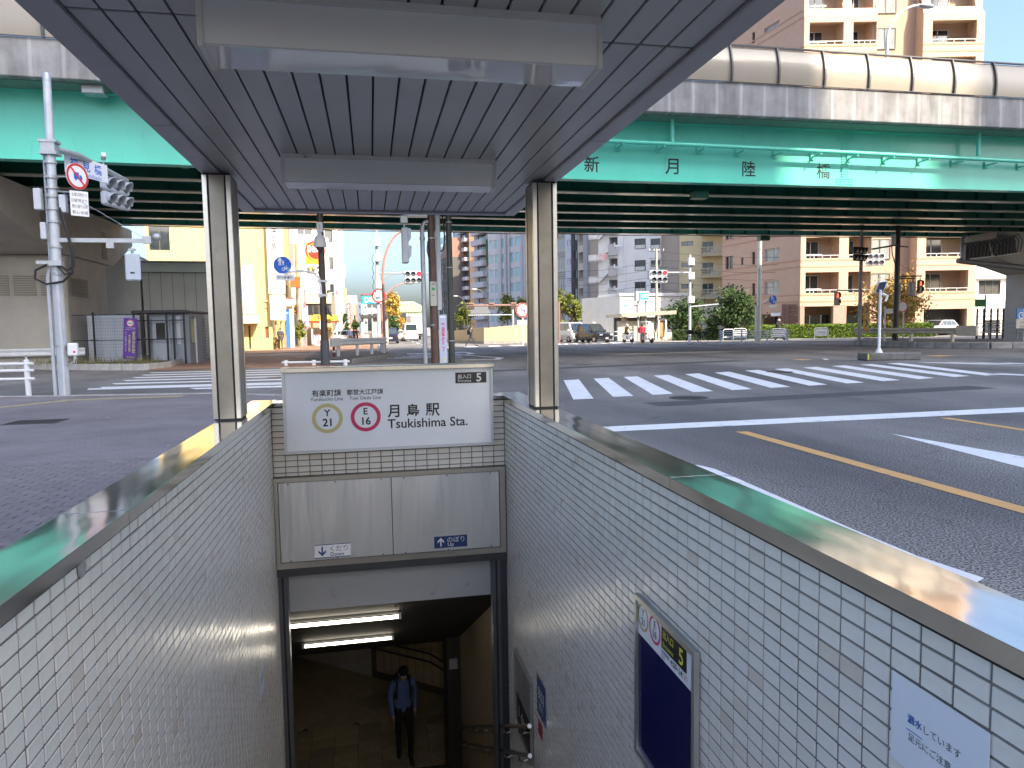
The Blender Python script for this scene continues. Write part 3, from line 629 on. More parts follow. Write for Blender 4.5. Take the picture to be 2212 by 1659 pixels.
MB().box(1.56, -0.2, 0, 4.4, 0.0, 2.7).build('white_panel', mat('panel_white', (0.5, 0.48, 0.44), rough=0.6, var=0.06), dwall)
q = MB()
for z in (0.85, 0.68): q.tube([(-0.3, 0.08, z-0.1), (0.0, 0.09, z), (1.5, 0.09, z+0.0)], 0.02)
q.build('handrail', darksteel, dwall)
hrl = thing('handrail', 'double steel handrail on brackets along the right wall of the lower stairs', 'handrail')
def rail_z(y): return -(y - 0.9)*0.569
q = MB()
for dz in (0.85, 0.62): q.tube([(1.06, y, rail_z(y)+dz) for y in (4.9, 6, 8, 10.2, 10.9)], 0.017)
q.build('rail', mat('rail_steel_bright', (0.6, 0.6, 0.58), rough=0.2, metal=1.0), hrl)
q = MB().tube([(0.07, 0, -0.06), (0.03, 0, -0.07), (0.0, 0, -0.05), (0, 0, -0.012)], 0.008, 6).mesh('bracket', MATS['rail_steel_bright'])
for k in range(8):
    for dz in (0.85, 0.62):
        y = 5.3 + k*0.72; obj('bracket', q, hrl, (1.06, y, rail_z(y)+dz))
tube_m = glow('fluorescent_tube', (1.0, 0.90, 0.72), 5.0)
for (xa, xb, y, lb) in ((-0.88, 0.21, 6.81, 'lit fluorescent tube nearer the stair opening on the dark ceiling'), (-0.93, 0.17, 8.70, 'lit fluorescent tube deeper down the dark stair ceiling')):
    z = -0.93 - (y-6.27)*0.5496 - 0.06
    t = thing('tube_light', lb, 'tube light', ((xa+xb)/2, y, z), group='lit tubes over the stairs'); a = (xb-xa)/2
    MB().cyl((-a+0.03, 0, 0), (a-0.03, 0, 0), 0.016, n=10).build('tube', tube_m, t)
    MB().prism([(-0.03, 0.07), (0.03, 0.04), (0.015, 0.025), (-0.015, 0.04)], 'x', -a, a).build('housing', darksteel, t)
    for s in (-1, 1): MB().box(min(s*(a-0.03), s*a), -0.02, -0.02, max(s*(a-0.03), s*a), 0.02, 0.045).build('socket', white_paint, t)
# ---- notices on the walls
XN = WR - 0.008                                    # tile faces on the right wall
rtR, upR_ = Vector((0, -1, 0)), Vector((0, 0, 1))   # reading direction on the right wall (seen from the stairs)
ib = thing('information_board', 'framed dark blue board with entrance 5 header on the right wall', 'notice board', (XN, 2.595, -0.4))
yy0, yy1, zt_ = -0.30, 0.295, 0.725
q = MB(); f = 0.022
q.box(-0.022, yy0, 0, 0, yy0+f, zt_); q.box(-0.022, yy1-f, 0, 0, yy1, zt_); q.box(-0.022, yy0+f, 0, 0, yy1-f, f); q.box(-0.022, yy0+f, zt_-f, 0, yy1-f, zt_); q.build('frame', alu, ib)
MB().box(-0.010, yy0+f, f, -0.001, yy1-f, 0.553).build('blue_panel', mat('deep_blue', (0.006, 0.010, 0.075), rough=0.18), ib)
MB().box(-0.010, yy0+f, 0.5535, -0.001, yy1-f, zt_-f).build('header', white_sign, ib)
def ibp(Y, Z, l=0.0): return (-0.0112-l, Y-2.595, Z+0.4)
ring(ib, ibp(2.812, 0.243), 0.048, 0.060, mat('line_gold2', (0.45, 0.34, 0.11), rough=0.35), rtR, upR_, name='ring'); ring(ib, ibp(2.682, 0.243), 0.048, 0.060, MATS['line_magenta'], rtR, upR_, name='ring')
text('Y', ib, ibp(2.812, 0.265), h=0.030, m=ink, rt=rtR, up=upR_, bold=0.015); text('21', ib, ibp(2.812, 0.225), h=0.033, m=ink, rt=rtR, up=upR_, bold=0.015)
text('E', ib, ibp(2.682, 0.265), h=0.030, m=ink, rt=rtR, up=upR_, bold=0.015); text('16', ib, ibp(2.682, 0.225), h=0.033, m=ink, rt=rtR, up=upR_, bold=0.015)
MB().box(-0.0125, -0.215, 0.603, -0.0105, 0.015, 0.693).build('badge', MATS['badge_black'], ib)
yel = mat('yellow_ink', (0.75, 0.70, 0.08), rough=0.5)
text('出入口', ib, ibp(2.545, 0.266, 0.0018), w=0.10, m=yel, rt=rtR, up=upR_, bold=0.01); text('Entrance', ib, ibp(2.545, 0.224, 0.0018), w=0.10, m=yel, rt=rtR, up=upR_); text('5', ib, ibp(2.425, 0.248, 0.0018), h=0.065, m=yel, rt=rtR, up=upR_, bold=0.015)
text('利用時間', ib, ibp(2.575, 0.186), w=0.075, m=ink, rt=rtR, up=upR_); text('Hours', ib, ibp(2.597, 0.168), w=0.035, m=ink, rt=rtR, up=upR_); text('4:50~24:', ib, ibp(2.468, 0.183), w=0.115, m=ink, rt=rtR, up=upR_, bold=0.012); text('30', ib, ibp(2.388, 0.183), h=0.022, m=mat('faded_red', (0.65, 0.35, 0.32), rough=0.5), rt=rtR, up=upR_)
pb = thing('framed_poster', 'steel framed poster low on the right wall near the stair opening', 'poster', (XN, 5.40, -1.86))
q = MB(); a = 0.31; h = 0.66
q.box(-0.02, -a, 0, 0, -a+0.02, h); q.box(-0.02, a-0.02, 0, 0, a, h); q.box(-0.02, -a+0.02, 0, 0, a-0.02, 0.02); q.box(-0.02, -a+0.02, h-0.02, 0, a-0.02, h); q.build('frame', alu, pb)
MB().box(-0.009, -a+0.02, 0.02, -0.001, a-0.02, 0.30).build('print_lower', mat('poster_black', (0.02, 0.02, 0.025), rough=0.25), pb); MB().box(-0.009, -a+0.02, 0.301, -0.001, a-0.02, h-0.02).build('print_upper', mat('poster_grey', (0.36, 0.37, 0.37), rough=0.3, col2=(0.2, 0.19, 0.19), scale=9), pb)
text('1 day', pb, (-0.0098, 0.05, 0.16), w=0.26, m=white_ink, rt=rtR, up=upR_)
bn = tag(MB().box(-0.002, -0.125, -0.145, 0, 0.125, 0.145).build('blue_notice', mat('notice_blue', (0.03, 0.07, 0.24), rough=0.4), loc=(XN, 4.80, -1.18)), 'small dark blue notice with white characters on the right wall', 'notice')
text('左側', bn, (-0.003, 0.0, 0.03), w=0.18, m=white_ink, rt=rtR, up=upR_, bold=0.02); text('通行', bn, (-0.003, 0.0, -0.07), w=0.14, m=white_ink, rt=rtR, up=upR_)
tag(MB().box(-0.002, -0.062, -0.055, 0, 0.062, 0.055).build('red_notice', mat('notice_red', (0.45, 0.06, 0.05), rough=0.4), loc=(XN, 4.84, -1.425)), 'small red notice below the blue one on the right wall', 'notice')
pn = thing('paper_notice', 'white paper leak warning notice taped to the right wall', 'notice', (XN, 1.215, 0.62))
MB().box(-0.0015, -0.128, -0.1, 0, 0.128, 0.1).build('paper', mat('paper', (0.74, 0.76, 0.82), rough=0.7, var=0.02), pn)
bl2 = mat('blue_print', (0.03, 0.12, 0.42), rough=0.5)
text('漏水', pn, (-0.0022, 0.058, 0.018), w=0.042, m=bl2, rt=rtR, up=upR_, bold=0.025); text('しています', pn, (-0.0022, -0.016, 0.017), w=0.096, m=ink, rt=rtR, up=upR_)
MB().box(-0.0022, 0.036, -0.0085, -0.0016, 0.081, -0.0068).build('underline', bl2, pn)
text('足元にご注意ください', pn, (-0.0022, -0.022, -0.022), w=0.195, m=ink, rt=rtR, up=upR_)
lp = thing('paper_notice', 'small torn white sticker low on the left tile wall', 'notice', (WL+0.0075, 5.05, -0.92))
q = MB(); q.box(0, -0.09, -0.12, 0.0012, 0.1, 0.11); q.build('paper', MATS['paper'], lp)
text('注意', lp, (0.002, 0.0, 0.0), w=0.12, m=bl2, rt=(0, 1, 0), up=(0, 0, 1))
# sealant patch and stain under the coping of the left wall
q = MB(); q.lathe([(0.03, 0.0), (0.024, 0.004), (0.01, 0.006)], (WL+0.006, 2.17, 0.842), 9, 'x'); q.build('sealant', mat('sealant_grey', (0.3, 0.3, 0.29), rough=0.7), lw)
# ================================================================== OVERPASS
def zo(x): return 0.0 if x > 10 else 0.0095*(10 - x)
XS = [-60, -40, -30, -20, -15, -10, -5, 0, 5, 10, 20, 30, 45, 60, 90]
def sweep(q, prof, xs=XS):                          # prof: (y, z) polygon swept along x with the road's grade
    rings = [[q._p((x, y, z + zo(x))) for y, z in prof] for x in xs]; n = len(prof)
    for a, b in zip(rings, rings[1:]):
        for k in range(n): q.idx([a[k], a[(k+1) % n], b[(k+1) % n], b[k]])
    q.idx(rings[0][::-1]); q.idx(rings[-1]); return q
def rect(y0, y1, z0, z1): return [(y0, z0), (y1, z0), (y1, z1), (y0, z1)]
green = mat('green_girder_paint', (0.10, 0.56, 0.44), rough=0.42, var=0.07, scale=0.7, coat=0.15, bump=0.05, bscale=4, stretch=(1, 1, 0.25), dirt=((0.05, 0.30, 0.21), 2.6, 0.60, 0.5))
green_shade = mat('green_girder_paint_shaded', (0.012, 0.105, 0.065), rough=0.32, var=0.15, scale=0.8, coat=0.3)  # same girder green, darkened: shade under the deck put into the colour
flange_lit = mat('flange_bounce_tint', (0.42, 0.44, 0.34), rough=0.3, coat=0.3)  # same green paint; light bounced off the ground put into a paler colour
ov = thing('overpass', 'green steel girder road bridge with grey parapet and curved noise barrier', 'bridge')
GY = [28.0, 30.6, 33.2, 35.8, 38.4, 41.0, 43.6]
zb_, zt2 = 7.40, 9.74
for i, y in enumerate(GY):
    m = green if i in (0, 6) else green_shade
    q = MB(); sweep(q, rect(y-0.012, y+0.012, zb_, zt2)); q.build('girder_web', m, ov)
    q = MB(); sweep(q, rect(y-0.22, y+0.22, zb_-0.045, zb_-0.001)); q.build('girder_flange', green if i == 0 else flange_lit, ov)
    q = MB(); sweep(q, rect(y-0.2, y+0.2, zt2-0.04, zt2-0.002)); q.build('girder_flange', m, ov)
    if i:
        q = MB(); x = -22.0
        while x < 62:
            q.box(x, y-0.15, zb_+0.002+zo(x), x+0.02, y-0.0125, zt2-0.05+zo(x)); x += 1.72
        tag(q.build('stiffeners', green_shade, ov), kind='stuff')
for x in (-24, -18.5, -7.0, 4.6, 16.0, 27.5, 39):    # cross beams between the girders
    for a, b in zip(GY, GY[1:]): MB().box(x, a+0.02, zb_+0.5, x+0.25, b-0.16, zb_+1.3).build('cross_beam', green_shade, ov)
q = MB(); sweep(q, rect(26.62, 44.45, 9.80, 10.0)); q.build('deck', concrete, ov)
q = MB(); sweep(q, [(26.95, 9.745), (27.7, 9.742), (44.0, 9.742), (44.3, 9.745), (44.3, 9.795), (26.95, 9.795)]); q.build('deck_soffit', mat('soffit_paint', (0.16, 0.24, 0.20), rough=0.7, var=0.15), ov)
def parapet_mat():
    m = mat('parapet_concrete', (0.27, 0.268, 0.272), rough=0.85, var=0.16, scale=2.2, bump=0.2, bscale=25, detail=8)
    t = m.node_tree; N = t.nodes; L = t.links; b = N['Principled BSDF']; src = b.inputs['Base Color'].links[0].from_socket
    tc = [n for n in N if n.type == 'TEX_COORD'][0]
    w = N.new('ShaderNodeTexWave'); w.bands_direction = 'X'; w.inputs['Scale'].default_value = 0.31; w.inputs['Distortion'].default_value = 0.5; w.inputs['Detail'].default_value = 2; L.new(tc.outputs['Object'], w.inputs[0])
    r = N.new('ShaderNodeMapRange'); r.inputs[1].default_value = 0.94; r.inputs[2].default_value = 0.99; r.inputs[4].default_value = 0.45; L.new(w.outputs['Fac'], r.inputs[0])
    mx = N.new('ShaderNodeMix'); mx.data_type = 'RGBA'; L.new(r.outputs[0], mx.inputs['Factor']); L.new(src, mx.inputs['A']); mx.inputs['B'].default_value = (0.52, 0.52, 0.52, 1)
    n = N.new('ShaderNodeTexNoise'); n.inputs['Scale'].default_value = 1.0; n.inputs['Detail'].default_value = 6
    mp = N.new('ShaderNodeMapping'); mp.inputs['Scale'].default_value = (2.5, 1, 0.35); L.new(tc.outputs['Object'], mp.inputs[0]); L.new(mp.outputs[0], n.inputs[0])
    r2 = N.new('ShaderNodeMapRange'); r2.inputs[1].default_value = 0.35; r2.inputs[2].default_value = 0.68; r2.inputs[3].default_value = 0.72; r2.inputs[4].default_value = 1.12; L.new(n.outputs['Fac'], r2.inputs[0])
    m2 = N.new('ShaderNodeMix'); m2.data_type = 'RGBA'; m2.blend_type = 'MULTIPLY'; m2.inputs['Factor'].default_value = 1; L.new(mx.outputs['Result'], m2.inputs['A']); L.new(r2.outputs[0], m2.inputs['B'])
    L.new(m2.outputs['Result'], b.inputs['Base Color']); return m
pcon = parapet_mat()
q = MB(); sweep(q, [(26.58, 9.79), (26.6, 9.76), (26.9, 9.76), (26.9, 11.02), (26.6, 11.02)]); q.build('parapet', pcon, ov)
q = MB(); sweep(q, [(44.2, 9.76), (44.5, 9.76), (44.5, 10.85), (44.2, 10.85)]); q.build('parapet', pcon, ov)
# translucent curved barrier
bpanel = mat('barrier_polycarbonate', (0.33, 0.29, 0.23), rough=0.3, var=0.05, scale=0.7, trans=0.0, coat=0.3, dirt=((0.36, 0.31, 0.24), 1.5, 0.60, 0.35), stretch=(1, 1, 0.5))
bpost = mat('barrier_post_steel', (0.10, 0.10, 0.105), rough=0.4, metal=0.5)
def bcurve(t): return (26.60 - 0.085*math.sin(math.pi*min(1, t*0.9)) + 0.18*t*t, 11.04 + 1.46*t)
def bsheet(q, xa, xb, off0, off1, t0, t1, n=8):
    P = [bcurve(t0 + (t1-t0)*k/n) for k in range(n+1)]
    poly = [(y+off0, z) for y, z in P] + [(y+off1, z) for y, z in P[::-1]]
    q.prism(poly, 'x', xa, xb)
q = MB(); bsheet(q, 0.05, 2.0, 0.075, 0.085, 0.02, 0.97); pme = q.mesh('barrier_panel', bpanel, True)
q = MB(); bsheet(q, -0.04, 0.03, -0.02, 0.13, 0.0, 1.0); pst = q.mesh('barrier_post', bpost)
for k in range(-36, 38):
    x = 14.31 + 2.045*k; z = zo(x)
    if not -45 < x < 80: continue
    obj('barrier_post', pst, ov, (x, 0, z)); obj('barrier_panel', pme, ov, (x, 0, z))
q = MB(); sweep(q, rect(26.73, 26.87, 12.505, 12.55)); q.build('barrier_rail', bpost, ov)
q = MB(); sweep(q, rect(26.52, 26.585, 11.0215, 11.045)); q.build('barrier_rail', bpost, ov)
# letters on the girder, drain pipe, splice plates
for ch, x in (('新', 8.95), ('月', 12.40), ('陸', 15.86), ('橋', 19.37)): text(ch, ov, (x, 27.983, 8.02), h=0.64, m=ink, bold=0.012)
q = MB(); q.tube([(-4, 27.42, 8.98), (6, 27.42, 8.84), (18.3, 27.42, 8.72), (29.1, 27.42, 8.58), (45, 27.42, 8.4)], 0.085, 10); q.build('drain_pipe', green, ov, True)
for x in (12.16, 26.6): MB().tube([(x, 27.42, 8.75), (x, 27.42, 9.2), (x, 27.42, 9.8)], 0.085, 10).build('drain_pipe', green, ov, True)
brk = MB(); brk.box(-0.03, -0.1, -0.14, 0.03, 0.57, -0.095); brk.box(-0.09, 0.5, -0.24, 0.09, 0.57, 0.05); brk = brk.mesh('pipe_bracket', green)
for k in range(16):
    x = 8.3 + 1.75*k; obj('pipe_bracket', brk, ov, (x, 27.42, 8.86 - 0.0125*(x-6)))
bolt = MB(); bolt.lathe([(0.035, 0), (0.03, -0.018), (0.012, -0.026)], (0,0,0), 7, 'y'); bolt = bolt.mesh('bolt', green)
for xc in (20.4, -4.75):
    z0 = zo(xc); MB().box(xc-0.17, 27.972, 7.45+z0, xc+0.17, 27.987, 9.6+z0).build('splice_plate', green, ov)
    for zz in (7.45, 9.3): MB().box(xc-0.42, 27.97, zz+z0, xc+0.42, 27.9715, zz+0.3+z0).build('splice_plate', green, ov)
    for r in range(20):
        for c in range(4): obj('bolt', bolt, ov, (xc-0.13+c*0.087, 27.971, 7.5+r*0.105+z0))
    for r in range(3):
        for c in (-0.36, -0.27, -0.2, 0.2, 0.27, 0.36):
            for zz in (7.5, 9.35): obj('bolt', bolt, ov, (xc+c, 27.9695, zz+r*0.1+z0))
# cable along the far girder, fittings beneath
q = MB(); q.tube([(-20+x*4, 43.3+0.02*math.sin(x*3), 7.28+zo(-20+x*4)-0.05*(x % 2)) for x in range(20)], 0.025, 5); q.build('cable', black, ov)
for (X, Y) in ((14.2, 29.2), (11.2, 43.2), (25.6, 43.2), (-9.0, 27.3)):
    zz = 7.3+zo(X) if Y > 28 else 10.0
    MB().bev(X-0.35, Y-0.25, zz-0.34, X+0.35, Y+0.25, zz-0.02 if Y > 28 else zz-0.05, 0.03).build('junction_box', green_shade if Y > 28 else galv, ov)
# tall street lamp standing on the bridge
lampg = mat('lamp_grey', (0.5, 0.5, 0.5), rough=0.4, metal=0.3)
def street_lamp(label, base, h, reach, m, r=0.08, droop=0.35, group=None, dirx=(1, 0)):
    t = thing('street_lamp', label, 'street lamp', base, group=group); dx, dy = dirx
    pts = [(0, 0, 0), (0, 0, h*0.6)]
    for k in range(9):
        a = k/8*math.pi/2*0.92; pts.append((dx*reach*(1-math.cos(a)), dy*reach*(1-math.cos(a)), h*0.6 + h*0.4*math.sin(a)))
    MB().tube(pts, [r]*2 + [r*0.8]*9, 8).build('pole', m, t, True)
    e = Vector(pts[-1]); q = MB(); q.T = Matrix.Translation(e) @ Matrix.Rotation(math.atan2(dy, dx), 4, 'Z')
    q.ball((0.3, 0, -0.02), (0.42, 0.15, 0.1), 10, 6); q.build('lantern', lampg, t, True); return t
street_lamp('curved grey street lamp rising above the noise barrier', (PY(*zG(1290,370),26.9).x, 27.3, 11.0), 3.9, 1.75, lampg, 0.07)
# ---- piers
cpier = mat('pier_concrete', (0.46, 0.43, 0.38), rough=0.8, var=0.12, scale=0.7, bump=0.15, bscale=20)
pr = thing('bridge_pier', 'beige concrete bridge pier with a tapered cap behind the left fence', 'pier')
xr = -13.45
MB().prism([(27.6, 7.5), (45.4, 7.5), (45.4, 6.6), (42.0, 5.15), (34.8, 5.15), (27.6, 6.75)], 'x', xr-5.0, xr).build('cap', cpier, pr)
MB().bev(xr-4.6, 35.9, -0.1, xr-0.05, 41.0, 5.149, 0.06).build('column', cpier, pr)
louv = mat('louvre_beige', (0.30, 0.27, 0.22), rough=0.6)
for (ya, yb, za, zb2) in ((33.5, 34.3, 5.5, 6.9), (40.4, 41.1, 5.4, 6.9), (36.2, 38.2, 3.3, 4.2)):
    q = MB(); n = int((zb2-za)/0.11)
    for k in range(n): q.prism([(xr+0.0, za+k*0.11), (xr+0.05, za+k*0.11+0.01), (xr+0.05, za+k*0.11+0.03), (xr+0.0, za+k*0.11+0.075)], 'y', ya, yb)
    q.build('louvre', louv, pr)
q = MB()
for c in range(4):
    for k in range(9): q.box(xr-4.4+c*1.1, 35.84, 3.3+k*0.105, xr-3.5+c*1.1, 35.905, 3.35+k*0.105)
q.build('louvre', louv, pr)
for y in GY: MB().box(xr-3.2, y-0.25, 7.502, xr-0.3, y+0.25, 7.56).build('bearing', darksteel, pr)
pr2 = thing('bridge_pier', 'concrete bridge pier with a flared cap at the right edge', 'pier')
YP = 40.5
def pz(x, y): p = PY(*zE(x, y), YP+2.6); return (p.x, p.z)
(xp, _), (xq, zq), (xk, zk) = pz(2010, 1000), pz(2010, 625), pz(1660, 500)
MB().prism([(xk-0.6, 7.36), (xp+9, 7.36), (xp+9, -0.1), (xp, -0.1), (xp, zq), (xk, zk), (xk-0.6, zk+0.4)], 'y', YP, YP+2.6).build('shaft', cpier, pr2)
# slatted black sound boxes and a drain pipe in front of that pier
for n_, (xa, xb, ta, tb, ba, bb) in enumerate(((1590, 1880, 290, 250, 450, 420), (1880, 2150, 245, 195, 420, 385))):
    sb = thing('louvre_box', 'black slatted box hung under the bridge, %s one by the right pier' % ('left' if n_ == 0 else 'right'), 'louvre box', group='slatted boxes by the right pier')
    P = [PY(*zE(x, y), YP-0.6) for x, y in ((xa, ta), (xb, tb), (xb+20, bb), (xa+50, ba))]
    q = MB(); q.face([p + Vector((0, 0.25, 0)) for p in P]); q.face([P[0], P[0]+Vector((0,0.25,0)), P[1]+Vector((0,0.25,0)), P[1]]); q.build('backing', black, sb)
    for k in range(8):
        t = k/7; A_ = P[0].lerp(P[1], t); B_ = P[3].lerp(P[2], t); M_ = A_.lerp(B_, 0.3) + Vector((0.12, -0.18, 0))
        MB().tube([A_, M_, B_], 0.035, 4).build('slat', mat('slat_grey', (0.16, 0.16, 0.17), rough=0.5), sb)
    MB().tube([P[3], P[2]], 0.05, 6).build('edge_bar', galv, sb); MB().tube([P[0], P[1]], 0.05, 6).build('edge_bar', darksteel, sb)
dp = thing('drain_pipe', 'grey drain pipe bending along the cap of the right pier', 'pipe')
MB().tube([PY(*zE(1600, 215), YP-0.3), PY(*zE(1575, 240), YP-0.3), PY(*zE(1570, 470), YP-0.3)], 0.16, 10).build('downpipe', galv, dp, True)
MB().tube([PY(*zE(1520, 470), YP-0.3), PY(*zE(1800, 500), YP-0.3), PY(*zE(2230, 545), YP-0.3)], [0.17, 0.17, 0.2], 10).build('pipe', mat('pipe_grey', (0.17, 0.16, 0.18), rough=0.45), dp, True)
# ================================================================== STREET FURNITURE
signalgrey = mat('signal_grey', (0.50, 0.53, 0.58), rough=0.4, var=0.05)
signaldark = mat('signal_dark', (0.045, 0.04, 0.038), rough=0.45)
lens_off = mat('lens_off', (0.10, 0.11, 0.12), rough=0.15, coat=0.5)
lens_red = glow('lens_red', (1.0, 0.02, 0.03), 1.6)
lens_pale = mat('lens_pale', (0.45, 0.33, 0.30), rough=0.2, coat=0.5)
def visor(q, x, z, r, ln):                           # open hood over a lens, lens in the plane y = 0 facing -y
    n = 10
    for k in range(n):
        a0 = math.pi*(-0.15 + 1.3*k/n); a1 = math.pi*(-0.15 + 1.3*(k+1)/n)
        def P(a, y): return (x + r*math.cos(a), y, z + r*math.sin(a))
        def lf(a): return -ln*(0.45 + 0.55*max(0, math.sin(a)))
        q.face([P(a0, 0), P(a1, 0), P(a1, lf(a1)), P(a0, lf(a0))]); 
        def P2(a, y): return (x + (r-0.012)*math.cos(a), y, z + (r-0.012)*math.sin(a))
        q.face([P2(a1, 0), P2(a0, 0), P2(a0, lf(a0)), P2(a1, lf(a1))])
        q.face([P(a0, lf(a0)), P(a1, lf(a1)), P2(a1, lf(a1)), P2(a0, lf(a0))])
def signal_head(label, loc, rz, w=1.25, rows=2, lit=None, m=None, group=None, offm=None):
    m = m or signalgrey; t = thing('traffic_signal', label, 'traffic signal', loc, rz, group); hh = w*0.33; r = w*0.125
    for row in range(rows):
        z = -row*hh*1.08
        MB().bev(-w/2, 0, z-hh/2, w/2, 0.16, z+hh/2, 0.05).build('housing', m, t)
        for k in range(3):
            x = (k-1)*w*0.31
            l = MB(); l.lathe([(r, 0.0), (r*0.8, -0.02), (r*0.4, -0.032), (0.01, -0.036)], (x, -0.001, z), 18, 'y')
            l.build('lens', lens_red if (lit == (row, k)) else (offm or lens_off), t, True)
            v = MB(); visor(v, x, z, r*1.12, w*0.17); v.build('visor', m, t)
    return t
def ped_signal(label, loc, rz, m=None, lit=0, s=1.0, group=None):
    m = m or signaldark; t = thing('pedestrian_signal', label, 'pedestrian signal', loc, rz, group)
    MB().bev(-0.19*s, 0, -0.42*s, 0.19*s, 0.14*s, 0.42*s, 0.03).build('housing', m, t)
    for k, z in enumerate((0.2, -0.2)):
        MB().bev(-0.14*s, -0.006, (z-0.15)*s, 0.14*s, 0.0, (z+0.15)*s, 0.004).build('lens', mat('ped_red_glass', (0.12, 0.01, 0.008), rough=0.2) if k == lit else mat('ped_off', (0.03, 0.035, 0.035), rough=0.2), t)
        if k == lit:                                  # the standing figure
            q = MB(); q.lathe([(0.035*s, -0.012), (0.03*s, -0.016)], (0, 0, (z+0.09)*s), 10, 'y'); q.box(-0.055*s, -0.014, (z-0.03)*s, 0.055*s, -0.0065, (z+0.05)*s); q.box(-0.05*s, -0.014, (z-0.13)*s, -0.008*s, -0.0065, (z-0.031)*s); q.box(0.008*s, -0.014, (z-0.13)*s, 0.05*s, -0.0065, (z-0.031)*s); q.build('figure', glow('figure_red', (1.0, 0.06, 0.02), 2.2), t)
        q = MB(); q.box(-0.17*s, -0.12*s, (z+0.155)*s, 0.17*s, -0.001, (z+0.17)*s); q.box(-0.17*s, -0.1*s, (z-0.1)*s, -0.158*s, -0.001, (z+0.154)*s); q.box(0.158*s, -0.1*s, (z-0.1)*s, 0.17*s, -0.001, (z+0.154)*s); q.build('visor', m, t)
    MB().cyl((0, 0.07*s, 0.42*s), (0, 0.07*s, 0.62*s), 0.03, n=8).build('hanger', galv, t)
    return t
def round_sign(label, loc, rz, r, kind, plate=None, name='road_sign'):
    t = thing(name, label, 'road sign', loc, rz)
    MB().lathe([(r, 0.012), (r, 0.0), (r-0.006, -0.002)], (0, 0, 0), 36, 'y').build('disc', {'blue': mat('sign_blue', (0.015, 0.12, 0.55), rough=0.35), 'red': mat('sign_white', (0.78, 0.78, 0.78), rough=0.4)}[kind.split('_')[0]], t)
    y = -0.0035; wi = white_ink
    if kind == 'blue_ped':
        ring(t, (0, y, 0), r*0.94, r*0.99, wi, name='border')
        def fig(cx, cz, s):
            q = MB(); q.lathe([(0.09*s, y), (0.07*s, y-0.002)], (cx, 0, cz+0.42*s), 10, 'y')
            q.face([(cx-0.13*s, y, cz+0.3*s), (cx+0.13*s, y, cz+0.3*s), (cx+0.1*s, y, cz-0.02*s), (cx-0.1*s, y, cz-0.02*s)][::-1])
            for e in (-1, 1): q.face([(cx+e*0.01*s, y, cz-0.02*s), (cx+e*0.1*s, y, cz-0.02*s), (cx+e*0.12*s, y, cz-0.42*s), (cx+e*0.05*s, y, cz-0.42*s)][::-1]); q.face([(cx+e*0.13*s, y, cz+0.3*s), (cx+e*0.2*s, y, cz), (cx+e*0.16*s, y, cz-0.02*s), (cx+e*0.09*s, y, cz+0.2*s)][::-1])
            q.build('pictogram', wi, t)
        fig(-0.10*r/0.37, 0.16*r/0.37, 0.42*r/0.37); fig(0.03*r/0.37, 0.09*r/0.37, 0.22*r/0.37)
        c = r/0.37
        for x in (0.03, 0.21): ring(t, (x*c, y, -0.17*c), 0.052*c, 0.068*c, wi, n=20, name='pictogram')
        q = MB(); q.T = None
        for (xa, za), (xb, zb2) in (((0.03, -0.17), (0.09, -0.07)), ((0.09, -0.07), (0.17, -0.08)), ((0.21, -0.17), (0.15, -0.03)), ((0.12, -0.17), (0.17, -0.08)), ((0.12, -0.17), (0.08, -0.04)), ((0.13, -0.02), (0.18, -0.03)), ((0.03, -0.17), (0.12, -0.17))):
            q.cyl((xa*c, y, za*c), (xb*c, y, zb2*c), 0.008*c, n=4)
        q.build('pictogram', wi, t)
    if kind.startswith('red'):
        ring(t, (0, y, 0), r*0.80, r*0.985, mat('sign_red', (0.60, 0.02, 0.025), rough=0.35), name='border')
    if kind == 'red_truck':
        b = mat('sign_blue', (0.015, 0.12, 0.55)); s = r/0.3
        q = MB(); q.face([(-0.10*s, y-0.001, 0.09*s), (-0.10*s, y-0.001, -0.06*s), (0.04*s, y-0.001, -0.06*s), (0.04*s, y-0.001, 0.09*s)]); q.face([(0.05*s, y-0.001, 0.04*s), (0.05*s, y-0.001, -0.06*s), (0.13*s, y-0.001, -0.06*s), (0.13*s, y-0.001, -0.01*s), (0.10*s, y-0.001, 0.04*s)])
        for x in (-0.05, 0.09): q.lathe([(0.03*s, y-0.002), (0.02*s, y-0.003)], (x*s, 0, -0.07*s), 10, 'y')
        q.build('pictogram', b, t)
        k = r*0.56; MB().face([(-k-0.02*s, y-0.004, k), (-k+0.02*s, y-0.004, k+0.02*s), (k+0.02*s, y-0.004, -k), (k-0.02*s, y-0.004, -k-0.02*s)][::-1]).build('slash', mat('sign_red', (0.6, 0.02, 0.025)), t)
    if kind == 'red_uturn':
        b = mat('sign_blue', (0.015, 0.12, 0.55)); s = r/0.3
        q = MB(); q.tube([(-0.07*s, y-0.002, -0.12*s), (-0.07*s, y-0.002, 0.06*s), (-0.03*s, y-0.002, 0.11*s), (0.03*s, y-0.002, 0.11*s), (0.07*s, y-0.002, 0.06*s), (0.07*s, y-0.002, -0.02*s)], 0.02*s, 4); q.face([(0.0, y-0.003, 0.0), (0.07*s, y-0.003, -0.1*s), (0.14*s, y-0.003, 0.0)]); q.build('pictogram', b, t)
        k = r*0.56; MB().face([(-k-0.02*s, y-0.004, k), (-k+0.02*s, y-0.004, k+0.02*s), (k+0.02*s, y-0.004, -k), (k-0.02*s, y-0.004, -k-0.02*s)][::-1]).build('slash', mat('sign_red', (0.6, 0.02, 0.025)), t)
    return t
pwhite = mat('pole_pale_grey', (0.50, 0.53, 0.57), rough=0.4, metal=0.2, var=0.08, scale=5)
